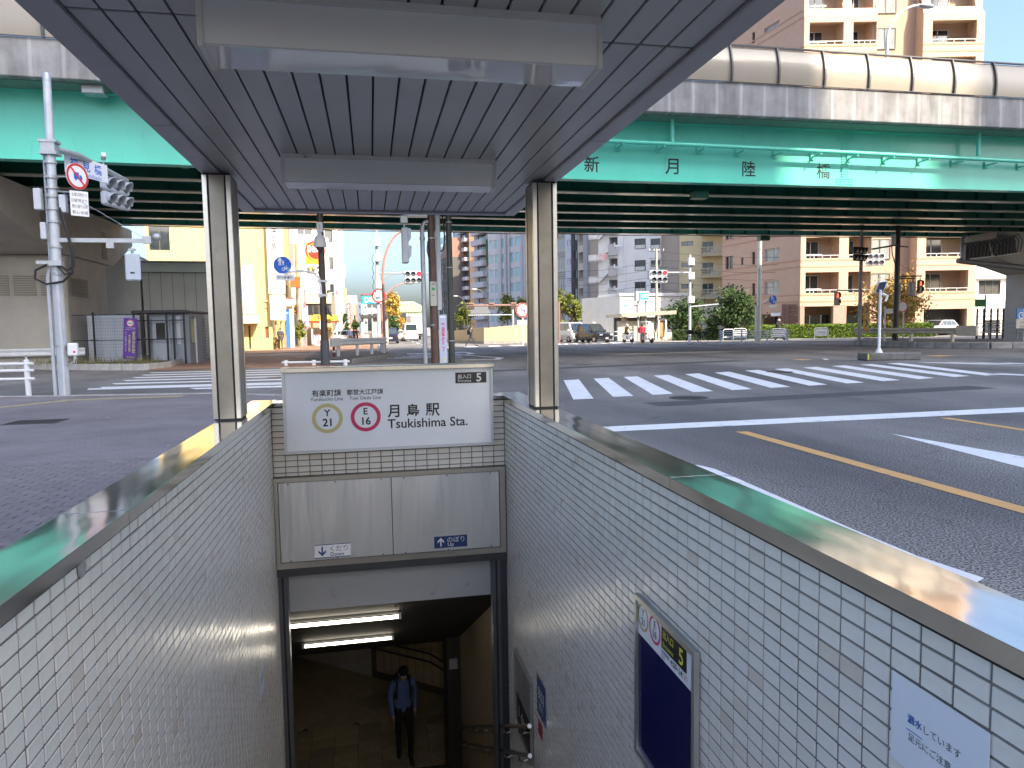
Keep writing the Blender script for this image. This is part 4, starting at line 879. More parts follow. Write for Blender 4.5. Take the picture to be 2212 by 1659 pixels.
# ---- signal pole on the left pavement
PX0, PY0 = -7.42, 19.2
pl_ = thing('signal_pole', 'tall pale grey steel pole on the left pavement carrying signs and a signal', 'pole', (PX0, PY0, 0))
MB().tube([(0, 0, 0), (0, 0, 3), (0.06, 0, 7.6)], [0.125, 0.115, 0.085], 14).build('shaft', pwhite, pl_, True)
MB().lathe([(0.09, 7.5), (0.09, 7.66), (0.06, 7.72), (0.02, 7.73)], (0.06, 0, 0), 12).build('cap', galv, pl_, True)
MB().tube([(-0.19, -0.02, 0), (-0.19, -0.02, 2.9), (-0.14, -0.02, 3.1)], 0.045, 8).build('conduit', pwhite, pl_, True)
MB().tube([(0.06, -0.16, 0), (0.06, -0.15, 2.9)], 0.05, 8).build('conduit', pwhite, pl_, True)
MB().tube([(-0.13, 0.0, 3.3), (-0.11, 0, 6.0)], 0.03, 6).build('conduit', galv, pl_, True)
for z in (1.2, 2.95, 3.6, 4.2, 4.5, 4.8, 5.0, 5.25, 5.6): MB().cyl((0.02, 0, z), (0.02, 0, z+0.06), 0.14, n=14).build('band', galv, pl_)
q = MB(); q.box(-0.16, -0.16, 5.8, 0.22, 0.16, 5.86); q.box(-0.16, -0.16, 6.08, 0.22, 0.16, 6.14); q.box(-0.12, -0.14, 5.86, 0.18, 0.14, 6.08); q.build('arm_bracket', galv, pl_)
MB().tube([(0.12, 0.1, 5.97), (0.35, 0.9, 6.0), (0.42, 4.2, 6.05)], 0.075, 10).build('arm', galv, pl_, True)
q = MB(); q.box(0.1, -0.04, 3.74, 2.05, 0.04, 3.84); q.box(1.98, -0.06, 3.72, 2.18, 0.06, 3.9); q.ball((2.3, -0.02, 3.88), 0.1, 10, 8); q.box(1.15, -0.05, 3.6, 1.32, 0.05, 3.74); q.build('lower_arm', galv, pl_)
MB().tube([(0.12, 0, 5.0), (1.0, 0.0, 4.5), (2.0, 0, 3.86)], 0.007, 4).build('stay_wire', galv, pl_)
for (x, z, w, h) in ((-0.28, 4.75, 0.16, 0.5), (0.26, 4.65, 0.15, 0.42), (-0.2, 4.0, 0.12, 0.4)): MB().bev(x-w/2, -0.12, z-h/2, x+w/2, 0.06, z+h/2, 0.015).build('control_box', signalgrey, pl_)
q = MB(); q.tube([(0.2, -0.1, 4.55), (0.3, -0.12, 4.1), (0.42, -0.12, 3.5), (0.42, -0.12, 3.15), (0.3, -0.15, 3.05), (0.1, -0.2, 3.2)], 0.035, 6); q.tube([(-0.15, -0.15, 3.18), (-0.38, -0.2, 3.05), (-0.4, -0.2, 2.85), (-0.15, -0.22, 2.72), (0.2, -0.2, 2.78), (0.4, -0.14, 3.0), (0.42, -0.13, 3.3)], 0.028, 6); q.tube([(0.06, -0.2, 3.22), (0.25, -0.2, 2.95), (0.38, -0.15, 3.0)], 0.024, 6); q.build('cable_loop', black, pl_, True)
q = MB(); q.box(-0.36, -0.2, 3.2, -0.1, -0.05, 3.28); q.box(-0.08, -0.24, 3.16, 0.2, -0.08, 3.28); q.build('cable_clamp', galv, pl_)
MB().bev(0.16, -0.14, 0.98, 0.38, 0.02, 1.3, 0.03).build('push_button_box', mat('button_white', (0.72, 0.73, 0.74), rough=0.4), pl_); MB().box(0.3, -0.145, 1.06, 0.35, -0.141, 1.11).build('button', red_ink, pl_)
MB().tube([(0.27, -0.05, 0.98), (0.27, -0.05, 0.85), (0.12, -0.05, 0.75)], 0.02, 6).build('button_conduit', galv, pl_)
pa = thing('antenna_panel', 'grey flat sensor panel hanging from the lower arm of the left pole', 'sensor', (-5.70, 19.18, 3.14))
MB().bev(-0.17, -0.06, -0.33, 0.17, 0.06, 0.33, 0.03).build('panel', mat('sensor_grey', (0.44, 0.49, 0.56), rough=0.45), pa); MB().box(-0.05, -0.064, -0.16, 0.05, -0.0605, -0.12).build('label_plate', ink, pa); MB().cyl((0, 0, 0.33), (0, 0, 0.47), 0.035, n=8).build('hanger', galv, pa); MB().box(-0.07, -0.05, 0.40, 0.07, 0.05, 0.455).build('clamp', galv, pa)
# plates on the upper arm face across the road (towards +X)
np_ = thing('name_plate', 'white place name plate with blue characters on the signal arm', 'sign', (-7.05, 20.5, 5.78), math.radians(70))
MB().bev(-0.75, 0, -0.24, 0.75, 0.02, 0.24, 0.005).build('plate', mat('plate_white', (0.7, 0.72, 0.78), rough=0.4), np_)
for k, ch in enumerate('初見橋'): text(ch, np_, (-0.45+0.42*k, -0.002, 0.04), h=0.26, m=mat('sign_blue', (0.015, 0.12, 0.55)), bold=0.015)
text('Hatsumibashi', np_, (0.1, -0.002, -0.17), w=0.8, m=mat('sign_blue', (0.015, 0.12, 0.55)))
round_sign('round no-trucks sign with red border on the left pole', (-6.80, 19.12, 5.30), math.radians(62), 0.31, 'red_truck')
hp = thing('sign_plate', 'white hours plate with black text below the no-trucks sign', 'sign', (-6.80, 19.15, 4.66), math.radians(38))
MB().bev(-0.2, 0, -0.3, 0.2, 0.015, 0.3, 0.004).build('plate', mat('sign_white', (0.78, 0.78, 0.78)), hp)
for k, s_ in enumerate(('土曜22時から', '日曜7時まで', '環七通り以内', '都心全域')): text(s_, hp, (0, -0.002, 0.21-0.14*k), w=0.34, h=0.085, m=ink)
MB().tube([(0.1, 0, 4.95), (0.6, -0.03, 4.93)], 0.02, 6).build('sign_bracket', galv, pl_); MB().tube([(0.1, 0, 5.3), (0.6, -0.03, 5.3)], 0.02, 6).build('sign_bracket', galv, pl_)
signal_head('six-lens grey signal at the end of the left arm, seen edge-on', (-7.0, 22.6, 5.75), math.radians(74), 1.2, 2, None, signalgrey)
cc = thing('security_camera', 'small white box camera above the left signal arm', 'camera', (-6.95, 21.4, 6.28), math.radians(20)); MB().bev(-0.05, -0.3, -0.05, 0.07, 0.2, 0.06, 0.015).build('body', mat('camera_white', (0.75, 0.76, 0.78), rough=0.4), cc); MB().cyl((0, 0, -0.2), (0, 0, -0.05), 0.02, n=6).build('foot', galv, cc)
# ---- white guard pipes
def guard_pipe(label, pts, h=0.8, rails=(0.25, 0.5, 0.74), r=0.035, pr_=0.065, m=None, group=None, nm='guard_pipe', base=0.0, over=0.18):
    m = m or white_paint; t = thing(nm, label, 'guard rail', (pts[0][0], pts[0][1], base), group=group); o = Vector((pts[0][0], pts[0][1], 0))
    for p in pts:
        q = Vector((p[0], p[1], 0)) - o; MB().lathe([(pr_, 0), (pr_, h), (pr_*1.08, h+0.005), (pr_*0.9, h+0.04), (0.01, h+0.045)], q, 12).build('post', m, t, True)
    P = [Vector((p[0], p[1], 0)) - o for p in pts]; e0 = (P[0]-P[1]).normalized()*over; e1 = (P[-1]-P[-2]).normalized()*over
    P = [P[0]+e0] + P[1:-1] + [P[-1]+e1]
    for z in rails: MB().tube([p + Vector((0, -0.03, z)) for p in P], r, 8).build('rail', m, t, True)
    return t
guard_pipe('white three-rail guard pipe at the left edge of the pavement', [(-8.47, 19.8), (-10.4, 20.15), (-12.4, 20.5)], 0.86, (0.42, 0.63, 0.80))
guard_pipe('low white guard pipe just beyond the station sign', [(-3.6, 31.8), (-2.42, 31.5), (-1.1, 31.35)], 0.22, (0.17,), 0.05, 0.09)
# ---- mesh fence and shed on the left
fn = thing('mesh_fence', 'black-posted steel mesh fence in front of the left pier', 'fence', (-12.63, 36.3, 0))
bkp = mat('fence_black', (0.018, 0.016, 0.018), rough=0.4); wire = mat('fence_wire', (0.17, 0.17, 0.19), rough=0.5, metal=0.4)
FX = [-7.75, -5.15, -2.57, 0, 2.06]
for x in FX:
    MB().cyl((x, 0, 0), (x, 0, 2.52), 0.05, n=8).build('post', bkp, fn)
    q = MB(); q.box(x-0.15, -0.06, 2.38, x+0.15, -0.02, 2.43); q.box(x-0.15, -0.06, 1.2, x+0.15, -0.02, 1.26); q.build('clamp', bkp, fn)
for a, b in zip(FX, FX[1:]):
    q = MB(); x = a+0.06
    while x < b-0.05: q.box(x, -0.045, 0.1, x+0.006, -0.039, 2.42); x += 0.075
    z = 0.12
    while z < 2.43: q.box(a+0.05, -0.051, z, b-0.05, -0.0455, z+0.008); z += 0.15
    tag(q.build('wire_panel', wire, fn), kind='stuff')
    for z in (1.22, 2.4): MB().cyl((a+0.05, -0.07, z), (b-0.05, -0.07, z), 0.018, n=6).build('wire_rail', bkp, fn)
bn_ = thing('banner', 'purple no-smoking banner with yellow characters tied to the mesh fence', 'banner', (-11.05, 36.15, 1.28)); bn_.rotation_euler = (0, math.radians(4), 0)
MB().box(-0.29, 0, -0.97, 0.29, 0.012, 0.95).build('cloth', mat('banner_purple', (0.13, 0.04, 0.36), rough=0.6, var=0.08), bn_)
MB().lathe([(0.17, 0), (0.16, -0.003)], (0, 0, 0.72), 24, 'y').build('disc', mat('sign_white', (0.78, 0.78, 0.78)), bn_)
ring(bn_, (0, -0.004, 0.72), 0.13, 0.165, mat('sign_red', (0.6, 0.02, 0.025)), name='ring')
q = MB(); q.box(-0.1, -0.006, 0.70, 0.1, -0.0045, 0.73); q.build('pictogram', ink, bn_)
text('歩行喫煙', bn_, (0, -0.002, 0.5), w=0.42, h=0.05, m=white_ink); text('は禁止です', bn_, (0, -0.002, 0.42), w=0.42, h=0.05, m=white_ink)
yl = mat('banner_yellow', (0.75, 0.68, 0.06), rough=0.6)
text('\n'.join('歩きたばこポイ捨て禁止'), bn_, (0.16, -0.002, -0.17), w=0.15, h=1.0, m=yl, bold=0.03); text('\n'.join('まちの美化にご協力'), bn_, (-0.02, -0.002, -0.22), w=0.11, h=0.8, m=yl, bold=0.02); text('\n'.join('ルールを守りましょう'), bn_, (-0.18, -0.002, -0.15), w=0.09, h=0.95, m=white_ink)
text('中央区', bn_, (0.03, -0.002, -0.88), w=0.36, h=0.1, m=yl)
hut = thing('shed', 'dark flat-roofed site shed with a grey door behind the mesh fence', 'shed', (-10.5, 37.0, 0), math.radians(-6))
hw_ = mat('shed_wall', (0.30, 0.33, 0.38), rough=0.5, var=0.06)
MB().box(0.05, 0.05, 0, 1.9, 2.4, 2.45).build('wall', hw_, hut); MB().bev(-0.6, -0.35, 2.46, 2.0, 2.8, 2.6, 0.03).build('roof', darksteel, hut)
MB().box(0.2, 0.02, 0.1, 1.0, 0.048, 2.2).build('door', mat('shed_door', (0.42, 0.47, 0.54), rough=0.45), hut); MB().box(0.38, 0.005, 1.2, 0.8, 0.019, 2.0).build('window', mat('dark_glass', (0.02, 0.025, 0.03), rough=0.05, coat=0.5), hut)
for x in (-0.55, 0.1, 0.95, 1.25, 1.75): MB().box(x, -0.3, 0.05, x+0.07, -0.23, 2.455).build('post', bkp, hut)
for z in (1.2, 2.1): MB().box(-0.48, -0.28, z, 1.75, -0.25, z+0.05).build('rail', bkp, hut)
nb = thing('notice_board', 'glazed notice board on white legs beside the site shed', 'notice board', (-8.75, 37.3, 0), math.radians(-25))
for x in (-0.42, 0.42): MB().cyl((x, 0, 0), (x, 0, 2.2), 0.04, n=8).build('leg', mat('board_leg', (0.6, 0.62, 0.6), rough=0.4), nb)
MB().bev(-0.42, -0.06, 1.0, 0.42, 0.04, 2.25, 0.02).build('frame', alu, nb); MB().box(-0.36, -0.066, 1.06, 0.36, -0.0605, 2.17).build('glazing', mat('board_paper', (0.46, 0.42, 0.26), rough=0.15, var=0.15, scale=9), nb)
nb2 = thing('information_stand', 'tall white information panel at the corner of the site shed', 'notice board', (-9.2, 36.95, 0), math.radians(-25)); MB().bev(-0.22, -0.03, 0.95, 0.22, 0.03, 2.35, 0.02).build('panel', mat('plate_white', (0.7, 0.72, 0.78)), nb2); MB().cyl((0, 0.02, 0), (0, 0.02, 0.95), 0.04, n=8).build('leg', galv, nb2)
fn2 = thing('mesh_fence', 'dark mesh fence to the right of the site shed', 'fence', (-8.5, 38.6, 0.1), math.radians(35))
for x in (0, 1.0, 2.0): MB().cyl((x, 0, 0), (x, 0, 2.2), 0.04, n=8).build('post', bkp, fn2)
q = MB(); x = 0.06
while x < 1.98: q.box(x, 0.01, 0.05, x+0.008, 0.018, 2.15); x += 0.07
for k in range(14): q.box(0.04, 0.0, 0.1+k*0.15, 1.96, 0.008, 0.11+k*0.15)
tag(q.build('wire_panel', bkp, fn2), kind='stuff')
k2 = thing('kerb', 'pale concrete kerb curving in front of the site shed', 'kerb')
kp2 = [(-22, 38.6), (-15.0, 35.2), (-11.2, 32.6), (-9.1, 31.6), (-8.7, 33.4), (-9.0, 35.4), (-9.2, 40), (-9.3, 46)]
for (xa, ya), (xb, yb) in zip(kp2, kp2[1:]):
    d = Vector((xb-xa, yb-ya, 0)); n = max(1, round(d.length/0.65)); u = d.normalized()
    km = MB().bev(-d.length/n/2+0.008, -0.1, -0.02, d.length/n/2-0.008, 0.1, 0.26, 0.02).mesh('kerb_stone', mat('kerb_pale', (0.42, 0.41, 0.39), rough=0.85, var=0.15, scale=3))
    for k in range(n): obj('kerb_stone', km, k2, Vector((xa, ya, 0)) + d*((k+0.5)/n), math.atan2(u.y, u.x))
slab('verge', [(-22, 38.7), (-15, 35.3), (-11.2, 32.75), (-9.2, 31.8), (-8.85, 33.4), (-9.1, 35.4), (-9.3, 40), (-9.4, 46), (-22, 46)], 0.2, mat('dirt', (0.13, 0.12, 0.09), rough=0.95, var=0.3, scale=5))
# pale hoarding behind the fence
ho = thing('hoarding', 'pale blue-white ribbed hoarding behind the mesh fence', 'hoarding', (-13.2, 36.9, 0.2))
hm = MB().bev(0, 0, 0, 0.57, 0.03, 2.2, 0.006).mesh('board', mat('hoarding_white', (0.55, 0.60, 0.70), rough=0.5, var=0.05))
for k in range(4): obj('board', hm, ho, (k*0.58 + 0.1, 0, 0))
gr_l = thing('guard_rail', 'white beam guard rail beneath the left pier', 'guard rail', (-17.8, 35.6, 0.55)); q = MB(); q.prism([(0, 0), (-0.06, 0.06), (0, 0.14), (0, 0.2), (-0.06, 0.28), (0, 0.36), (0.02, 0.36), (0.02, 0)], 'x', 0, 5.0); q.build('beam', white_paint, gr_l)
for x in (0.5, 2.5, 4.5): MB().box(x, 0.03, -0.4, x+0.1, 0.13, 0.3).build('post', white_paint, gr_l)
# ---- camera pole behind the sign
cpz = thing('camera_pole', 'dark brown pole with a dome camera behind the station sign', 'pole', (-1.93, 31.3, 0))
MB().tube([(0, 0, 0), (0, 0, 1.1)], 0.19, 14).build('sleeve', mat('pole_sleeve', (0.06, 0.065, 0.08), rough=0.45), cpz, True); MB().tube([(0, 0, 1.1), (0.0, 0, 7.2)], [0.145, 0.135], 14).build('shaft', brownpole, cpz, True)
MB().lathe([(0.24, 4.98), (0.26, 5.08), (0.22, 5.35), (0.1, 5.5), (0.07, 5.62)], (-0.02, -0.34, 0), 18).build('dome_housing', mat('dome_white', (0.62, 0.62, 0.6), rough=0.4), cpz, True); MB().ball((-0.02, -0.34, 4.97), (0.17, 0.17, 0.16), 14, 8).build('dome', mat('dome_dark', (0.06, 0.04, 0.03), rough=0.1, coat=0.6), cpz, True)
MB().bev(-0.13, -0.42, 5.6, 0.12, -0.15, 6.02, 0.02).build('mount_box', mat('dome_white', (0.62, 0.62, 0.6)), cpz)
text('防犯', cpz, (0, -0.4225, 5.8), w=0.06, h=0.2, m=blue_ink)
MB().tube([(-1.5, -0.12, 3.97), (-0.75, -0.12, 4.02), (-0.35, -0.12, 3.95), (-0.12, -0.14, 3.72), (-0.08, -0.15, 3.4), (-0.06, -0.15, 2.92)], 0.05, 8).build('sign_arm', white_paint, cpz, True)
for z in (3.55, 2.95): MB().box(-0.2, -0.2, z, 0.2, 0.16, z+0.09).build('clamp', galv, cpz)
MB().prism([(0.12, 2.25), (0.38, 2.05), (0.38, 2.1), (0.14, 2.55)], 'y', -0.15, 0.15).build('side_bracket', darksteel, cpz)
for z in (1.6, 1.95): MB().bev(0.14, -0.12, z-0.12, 0.3, 0.1, z+0.05, 0.03).build('amber_lamp', mat('amber', (0.45, 0.22, 0.03), rough=0.4), cpz)
round_sign('round blue pedestrian and bicycle sign on a curved white arm', (-3.50, 31.1, 4.25), math.radians(3), 0.37, 'blue_ped')
sp = thing('sign_plate', 'white plate with black characters below the round blue sign', 'sign', (-3.42, 31.1, 3.74), math.radians(3)); MB().bev(-0.37, 0, -0.13, 0.37, 0.03, 0.13, 0.02).build('plate', mat('plate_white', (0.7, 0.72, 0.78)), sp); text('歩行者優先', sp, (0, -0.002, 0.0), w=0.62, h=0.13, m=ink, bold=0.01)
# ---- pole cluster
zB_ = lambda x: PY(*zB(x, 1000), 31.3).x
p1 = thing('steel_pipe_pole', 'thin grey pipe pole leftmost of the cluster behind the sign', 'pole', (2.33, 31.3, 0)); MB().tube([(0, 0, 0), (0.0, 0, 5.7), (0.02, 0, 5.95), (0.12, 0, 6.12), (0.32, 0, 6.15)], 0.1, 12).build('pipe', galv, p1, True); MB().cyl((0, 0, 5.35), (0, 0, 5.47), 0.125, n=12).build('collar', galv, p1); MB().cyl((0, 0, 0.6), (0, 0, 0.72), 0.125, n=12).build('collar', galv, p1)
p2 = thing('utility_pole', 'rust brown steel pole in the middle of the cluster behind the sign', 'pole', (2.74, 31.3, 0)); MB().tube([(0.03, 0, 0), (0.0, 0, 3), (-0.03, 0, 7.3)], [0.185, 0.172, 0.155], 16).build('shaft', mat('rust_brown', (0.10, 0.055, 0.042), rough=0.45, var=0.25, scale=3), p2, True)
for z in (1.65, 5.4): MB().cyl((0, 0, z), (0, 0, z+0.05), 0.18, n=14).build('band', galv, p2)
MB().bev(-0.14, -0.2, 2.05+0.45, 0.14, -0.17, 3.1+0.45, 0.004).build('notice_plate', mat('plate_olive', (0.42, 0.42, 0.36), rough=0.5), p2); text('禁煙', p2, (0, -0.2015, 3.45), w=0.16, m=ink); MB().lathe([(0.07, -0.2015), (0.06, -0.203)], (0, 0, 3.24), 14, 'y').build('emblem', mat('emblem_green', (0.02, 0.28, 0.08), rough=0.5), p2)
MB().box(-0.06, -0.2025, 2.95, 0.04, -0.2005, 2.98).build('underline', ink, p2)
MB().bev(0.165, -0.02, 2.3, 0.38, 0.2, 7.2, 0.03).build('cable_duct', mat('duct_pale', (0.46, 0.49, 0.53), rough=0.45), p2)
q = MB(); q.tube([(0.42, -0.1, 6.6), (0.52, -0.1, 6.1), (0.55, -0.1, 5.4), (0.48, -0.1, 4.95), (0.36, -0.1, 4.85)], 0.035, 6); q.tube([(-0.18, -0.1, 5.3), (-0.22, -0.1, 4.9), (-0.16, -0.1, 4.6)], 0.03, 6); q.build('cable', black, p2, True)
p3 = thing('utility_pole', 'dark green steel pole rightmost of the cluster behind the sign', 'pole', (3.50, 31.3, 0)); MB().tube([(0, 0, 0), (-0.02, 0, 7.3)], [0.14, 0.128], 14).build('shaft', mat('dark_green_pole', (0.045, 0.052, 0.045), rough=0.4, var=0.2), p3, True)
for z in (0.95, 4.15, 6.1): MB().cyl((0, 0, z), (0, 0, z+0.04), 0.15, n=14).build('band', galv, p3)
bs = thing('banner_sign', 'tall pale sign with red traffic accident characters in the pole cluster', 'sign', (3.12, 31.15, 0)); MB().bev(-0.17, 0, 0.0, 0.17, 0.06, 2.12, 0.01).build('panel', mat('panel_lilac', (0.46, 0.51, 0.66), rough=0.5), bs); text('\n'.join('交通事故多発'), bs, (0, -0.002, 1.15), w=0.16, h=1.25, m=mat('char_red', (0.62, 0.04, 0.12), rough=0.5), bold=0.02); text('危険', bs, (0, -0.002, 0.15), w=0.14, h=0.24, m=yl); MB().box(-0.13, -0.003, 1.98, 0.13, -0.0005, 2.06).build('strip', white_ink, bs)
hs = thing('traffic_signal', 'grey signal seen from the side hanging by the pole cluster', 'traffic signal', (1.55, 31.0, 5.05)); 
MB().bev(-0.13, -0.2, -0.72, 0.16, 0.25, 0.78, 0.04).build('housing', signalgrey, hs); 
for z in (0.42, -0.3): MB().prism([(0.16, z-0.24), (0.27, z-0.1), (0.29, z+0.28), (0.24, z+0.32), (0.16, z+0.32)], 'y', -0.16, 0.2).build('visor', signalgrey, hs)
MB().cyl((0.0, 0, 0.78), (0.0, 0, 0.95), 0.035, n=8).build('hanger', galv, hs); MB().bev(-0.16, -0.1, 0.95, 0.16, 0.1, 1.3, 0.03).build('clamp', galv, hs); MB().box(0.0, -0.05, 1.26, 1.0, 0.05, 1.42).build('arm', galv, hs)
# ---- splitter island with beam guard rail
isl = thing('traffic_island', 'low concrete-edged traffic island under the white beam barrier', 'traffic island')
ip = [(-3.2, 36.4), (-0.8, 33.4), (0.2, 36.6), (1.05, 39.3), (1.2, 41.0), (0.95, 43.6), (-0.6, 46.0), (-3.2, 46.2)]
MB().prism(ip, 'z', -0.05, 0.17).build('top', mat('island_paving', (0.16, 0.15, 0.145), rough=0.9, var=0.2), isl)
for (xa, ya), (xb, yb) in zip(ip[1:], ip[2:]):
    d = Vector((xb-xa, yb-ya, 0)); n = max(1, round(d.length/0.6)); u = d.normalized(); km = MB().bev(-d.length/n/2+0.012, -0.08, -0.02, d.length/n/2-0.012, 0.1, 0.19, 0.02).mesh('kerb_stone', kerbmat)
    for k in range(n): obj('kerb_stone', km, isl, Vector((xa, ya, 0)) + d*((k+0.5)/n), math.atan2(u.y, u.x))
def beam_rail(label, pts, z=0.55, group=None, m=None, postm=None, base=0.17):
    m = m or white_paint; t = thing('guard_rail', label, 'guard rail', (pts[0][0], pts[0][1], base), group=group); o = Vector((pts[0][0], pts[0][1], 0))
    prof = [(-0.0, 0.0), (-0.085, 0.05), (-0.085, 0.11), (-0.0, 0.16), (-0.0, 0.2), (-0.085, 0.25), (-0.085, 0.31), (0.0, 0.36), (0.02, 0.36), (0.02, 0.0)]
    q = MB(); rings = []
    for i, p in enumerate(pts):
        P = Vector((p[0], p[1], 0)) - o; d = Vector(pts[min(i+1, len(pts)-1)]) - Vector(pts[max(i-1, 0)]); d = Vector((d.x, d.y, 0)).normalized(); n = Vector((-d.y, d.x, 0))
        rings.append([q._p(P + n*a + Vector((0, 0, z + b2))) for a, b2 in prof])
    for a, b2 in zip(rings, rings[1:]):
        for k in range(len(prof)): q.idx([a[k], a[(k+1) % len(prof)], b2[(k+1) % len(prof)], b2[k]])
    q.idx(rings[0][::-1]); q.idx(rings[-1]); q.build('beam', m, t)
    return t
rp = [(-1.95, 37.0), (-1.0, 38.3), (0.0, 39.7), (0.55, 40.7), (0.85, 41.8), (0.75, 43.2)]
br = beam_rail('curved white beam guard rail on the traffic island behind the sign', rp)
for (x, y) in ((-1.65, 37.4), (-0.72, 38.75), (0.05, 39.95), (0.72, 41.6), (0.6, 43.2), (-1.9, 43.8), (-0.8, 44.2)): MB().cyl((x+1.95, y-37.0+0.1, -0.02), (x+1.95, y-37.0+0.1, 0.8), 0.085, n=10).build('post', white_paint, br)
MB().bev(-0.12, -0.16, 0.52, 0.62, 0.02, 0.95, 0.02, ).build('end_plate', white_paint, br, rz=math.radians(53))
bo = thing('bollard', 'dark red lane post beside the traffic island guard rail', 'bollard', (-1.85, 37.2, 0.1)); MB().lathe([(0.07, 0), (0.06, 0.75), (0.02, 0.78)], (0, 0, 0), 10).build('shaft', mat('bollard_red', (0.13, 0.02, 0.02), rough=0.5), bo, True); MB().lathe([(0.073, 0.3), (0.07, 0.38)], (0, 0, 0), 10).build('band', white_paint, bo)
# ---- far signals and lamps, centre
def far_pole(label, px, Y, h, r=0.1, m=None, base=0.0, top_r=None):
    x = PY(*px, Y).x; t = thing('utility_pole', label, 'pole', (x, Y, base)); MB().tube([(0, 0, 0), (0, 0, h)], [r, top_r or r*0.75], 10).build('shaft', m or galv, t, True); return t
Yq = 57.5
fp = far_pole('concrete utility pole with a signal arm left of the far street', zB(275, 1200), Yq, 12.3, 0.15, mat('pole_concrete', (0.5, 0.5, 0.5), rough=0.7))
zarm = PY(*zB(450, 685), Yq).z
MB().tube([(0.1, -0.1, zarm), (4.2, -0.1, zarm)], 0.06, 8).build('arm', galv, fp); MB().tube([(0.1, -0.1, zarm+0.45), (2.2, -0.1, zarm+0.05)], 0.025, 6).build('stay', galv, fp); MB().tube([(0.1, -0.1, zarm-0.5), (1.4, -0.1, zarm-0.05)], 0.025, 6).build('stay', galv, fp)
for z, w in ((zarm+1.2, 0.5), (zarm-0.9, 0.45), (zarm-1.6, 0.35), (zarm+2.4, 0.4)): MB().bev(-0.15, -0.45, z-0.3, -0.15+w, -0.15, z+0.3, 0.03).build('equipment_box', mat('box_pale', (0.55, 0.55, 0.54), rough=0.5), fp)
q = MB(); 
for k in range(5): q.tube([(-0.25, -0.2, zarm+1.5-k*0.7), (-0.4, -0.2, zarm+1.1-k*0.7), (-0.28, -0.2, zarm+0.7-k*0.7)], 0.02, 5)
q.build('cable', black, fp)
s_ = PY(*zB(685, 725), Yq-0.4); signal_head('red traffic signal hanging over the far end of the central road', (PY(*zB(685, 725), Yq-0.4).x, Yq-0.4, PY(*zB(685, 690), Yq-0.4).z), 0, 1.42, 2, (0, 2))
mg = PY(*zB(275, 950), Yq-0.3); mr_ = thing('traffic_mirror', 'round orange-rimmed sign cluster on the far concrete pole', 'road sign', (mg.x, Yq-0.3, mg.z)); ring(mr_, (0, 0, 0), 0.42, 0.55, mat('sign_red', (0.6, 0.02, 0.025)), name='rim'); disc(mr_, (0, 0.01, 0), 0.5, mat('sign_white', (0.78, 0.78, 0.78)), name='face'); disc(mr_, (0, 0.03, 0), 0.54, galv, rt=(-1, 0, 0), name='back')
pinkl = mat('lamp_pink_paint', (0.42, 0.20, 0.16), rough=0.45)
b_ = PY(*zB(345, 1560), 52); street_lamp('tall reddish street lamp curving over the central road', (PY(*zB(330, 1000), 52).x, 52, 0), PY(*zB(560, 165), 52).z, PY(*zB(640, 165), 52).x - PY(*zB(325, 165), 52).x, pinkl, 0.1)
b_ = PY(*zB(400, 840), 62); street_lamp('smaller grey street lamp below the reddish one', (PY(*zB(305, 1000), 62).x, 62, 0), b_.z+0.3, 2.4, pinkl, 0.07)
for nm_, xx, yy, Y_, xr_ in (('left', 1195, 985, 95, 1320), ('right', 1425, 910, 80, 1575)):
    e_ = PY(*zB(xx, yy), Y_); o_ = PY(*zB(xr_, yy), Y_); street_lamp('dark street lamp before the right-hand blocks, %s one' % nm_, (o_.x, Y_, 0), e_.z+0.4, o_.x-e_.x, mat('lamp_dark', (0.05, 0.05, 0.055), rough=0.4), 0.08, dirx=(-1, 0), group='dark street lamps')
# beam carrying brown boxes over the right street and the no U-turn sign
gp0 = PY(*zB(1340, 1065), 66); gp1 = PY(*zC(120, 1010), 66)
gn = thing('sign_gantry', 'thin brown gantry beam with small boxes above the divider fence', 'gantry', (gp0.x, 66, gp0.z)); MB().tube([(0, 0, 0), (gp1.x-gp0.x+1.5, 0, 0.0)], 0.1, 8).build('beam', mat('gantry_brown', (0.22, 0.13, 0.11), rough=0.5), gn); MB().tube([(gp1.x-gp0.x+1.5, 0, -gp0.z), (gp1.x-gp0.x+1.5, 0, 0.3)], 0.12, 8).build('leg', MATS['gantry_brown'], gn)
for xx in (1370, 1615, 1875): 
    x = PY(*zB(xx, 1065), 66).x - gp0.x; MB().bev(x-0.29, -0.2, -0.38, x+0.29, 0.2, -0.11, 0.03).build('box', mat('gantry_dark', (0.05, 0.035, 0.03), rough=0.5), gn); MB().bev(x-0.27, -0.18, 0.1, x+0.27, 0.18, 0.26, 0.03).build('box', MATS['gantry_brown'], gn)
bb = PY(*zB(1480, 1115), 72); bk_ = thing('direction_sign', 'grey back of a road sign behind the gantry beam', 'road sign', (bb.x, 72, bb.z)); MB().bev(-1.0, 0, -0.42, 1.0, 0.06, 0.42, 0.01).build('panel', mat('sign_back_grey', (0.13, 0.14, 0.16), rough=0.5), bk_); MB().tube([(-1.2, 0.1, -0.55), (3.4, 0.1, -0.55)], 0.06, 8).build('beam', galv, bk_); MB().tube([(3.4, 0.1, -bb.z), (3.4, 0.1, 0.5)], 0.13, 8).build('leg', galv, bk_)
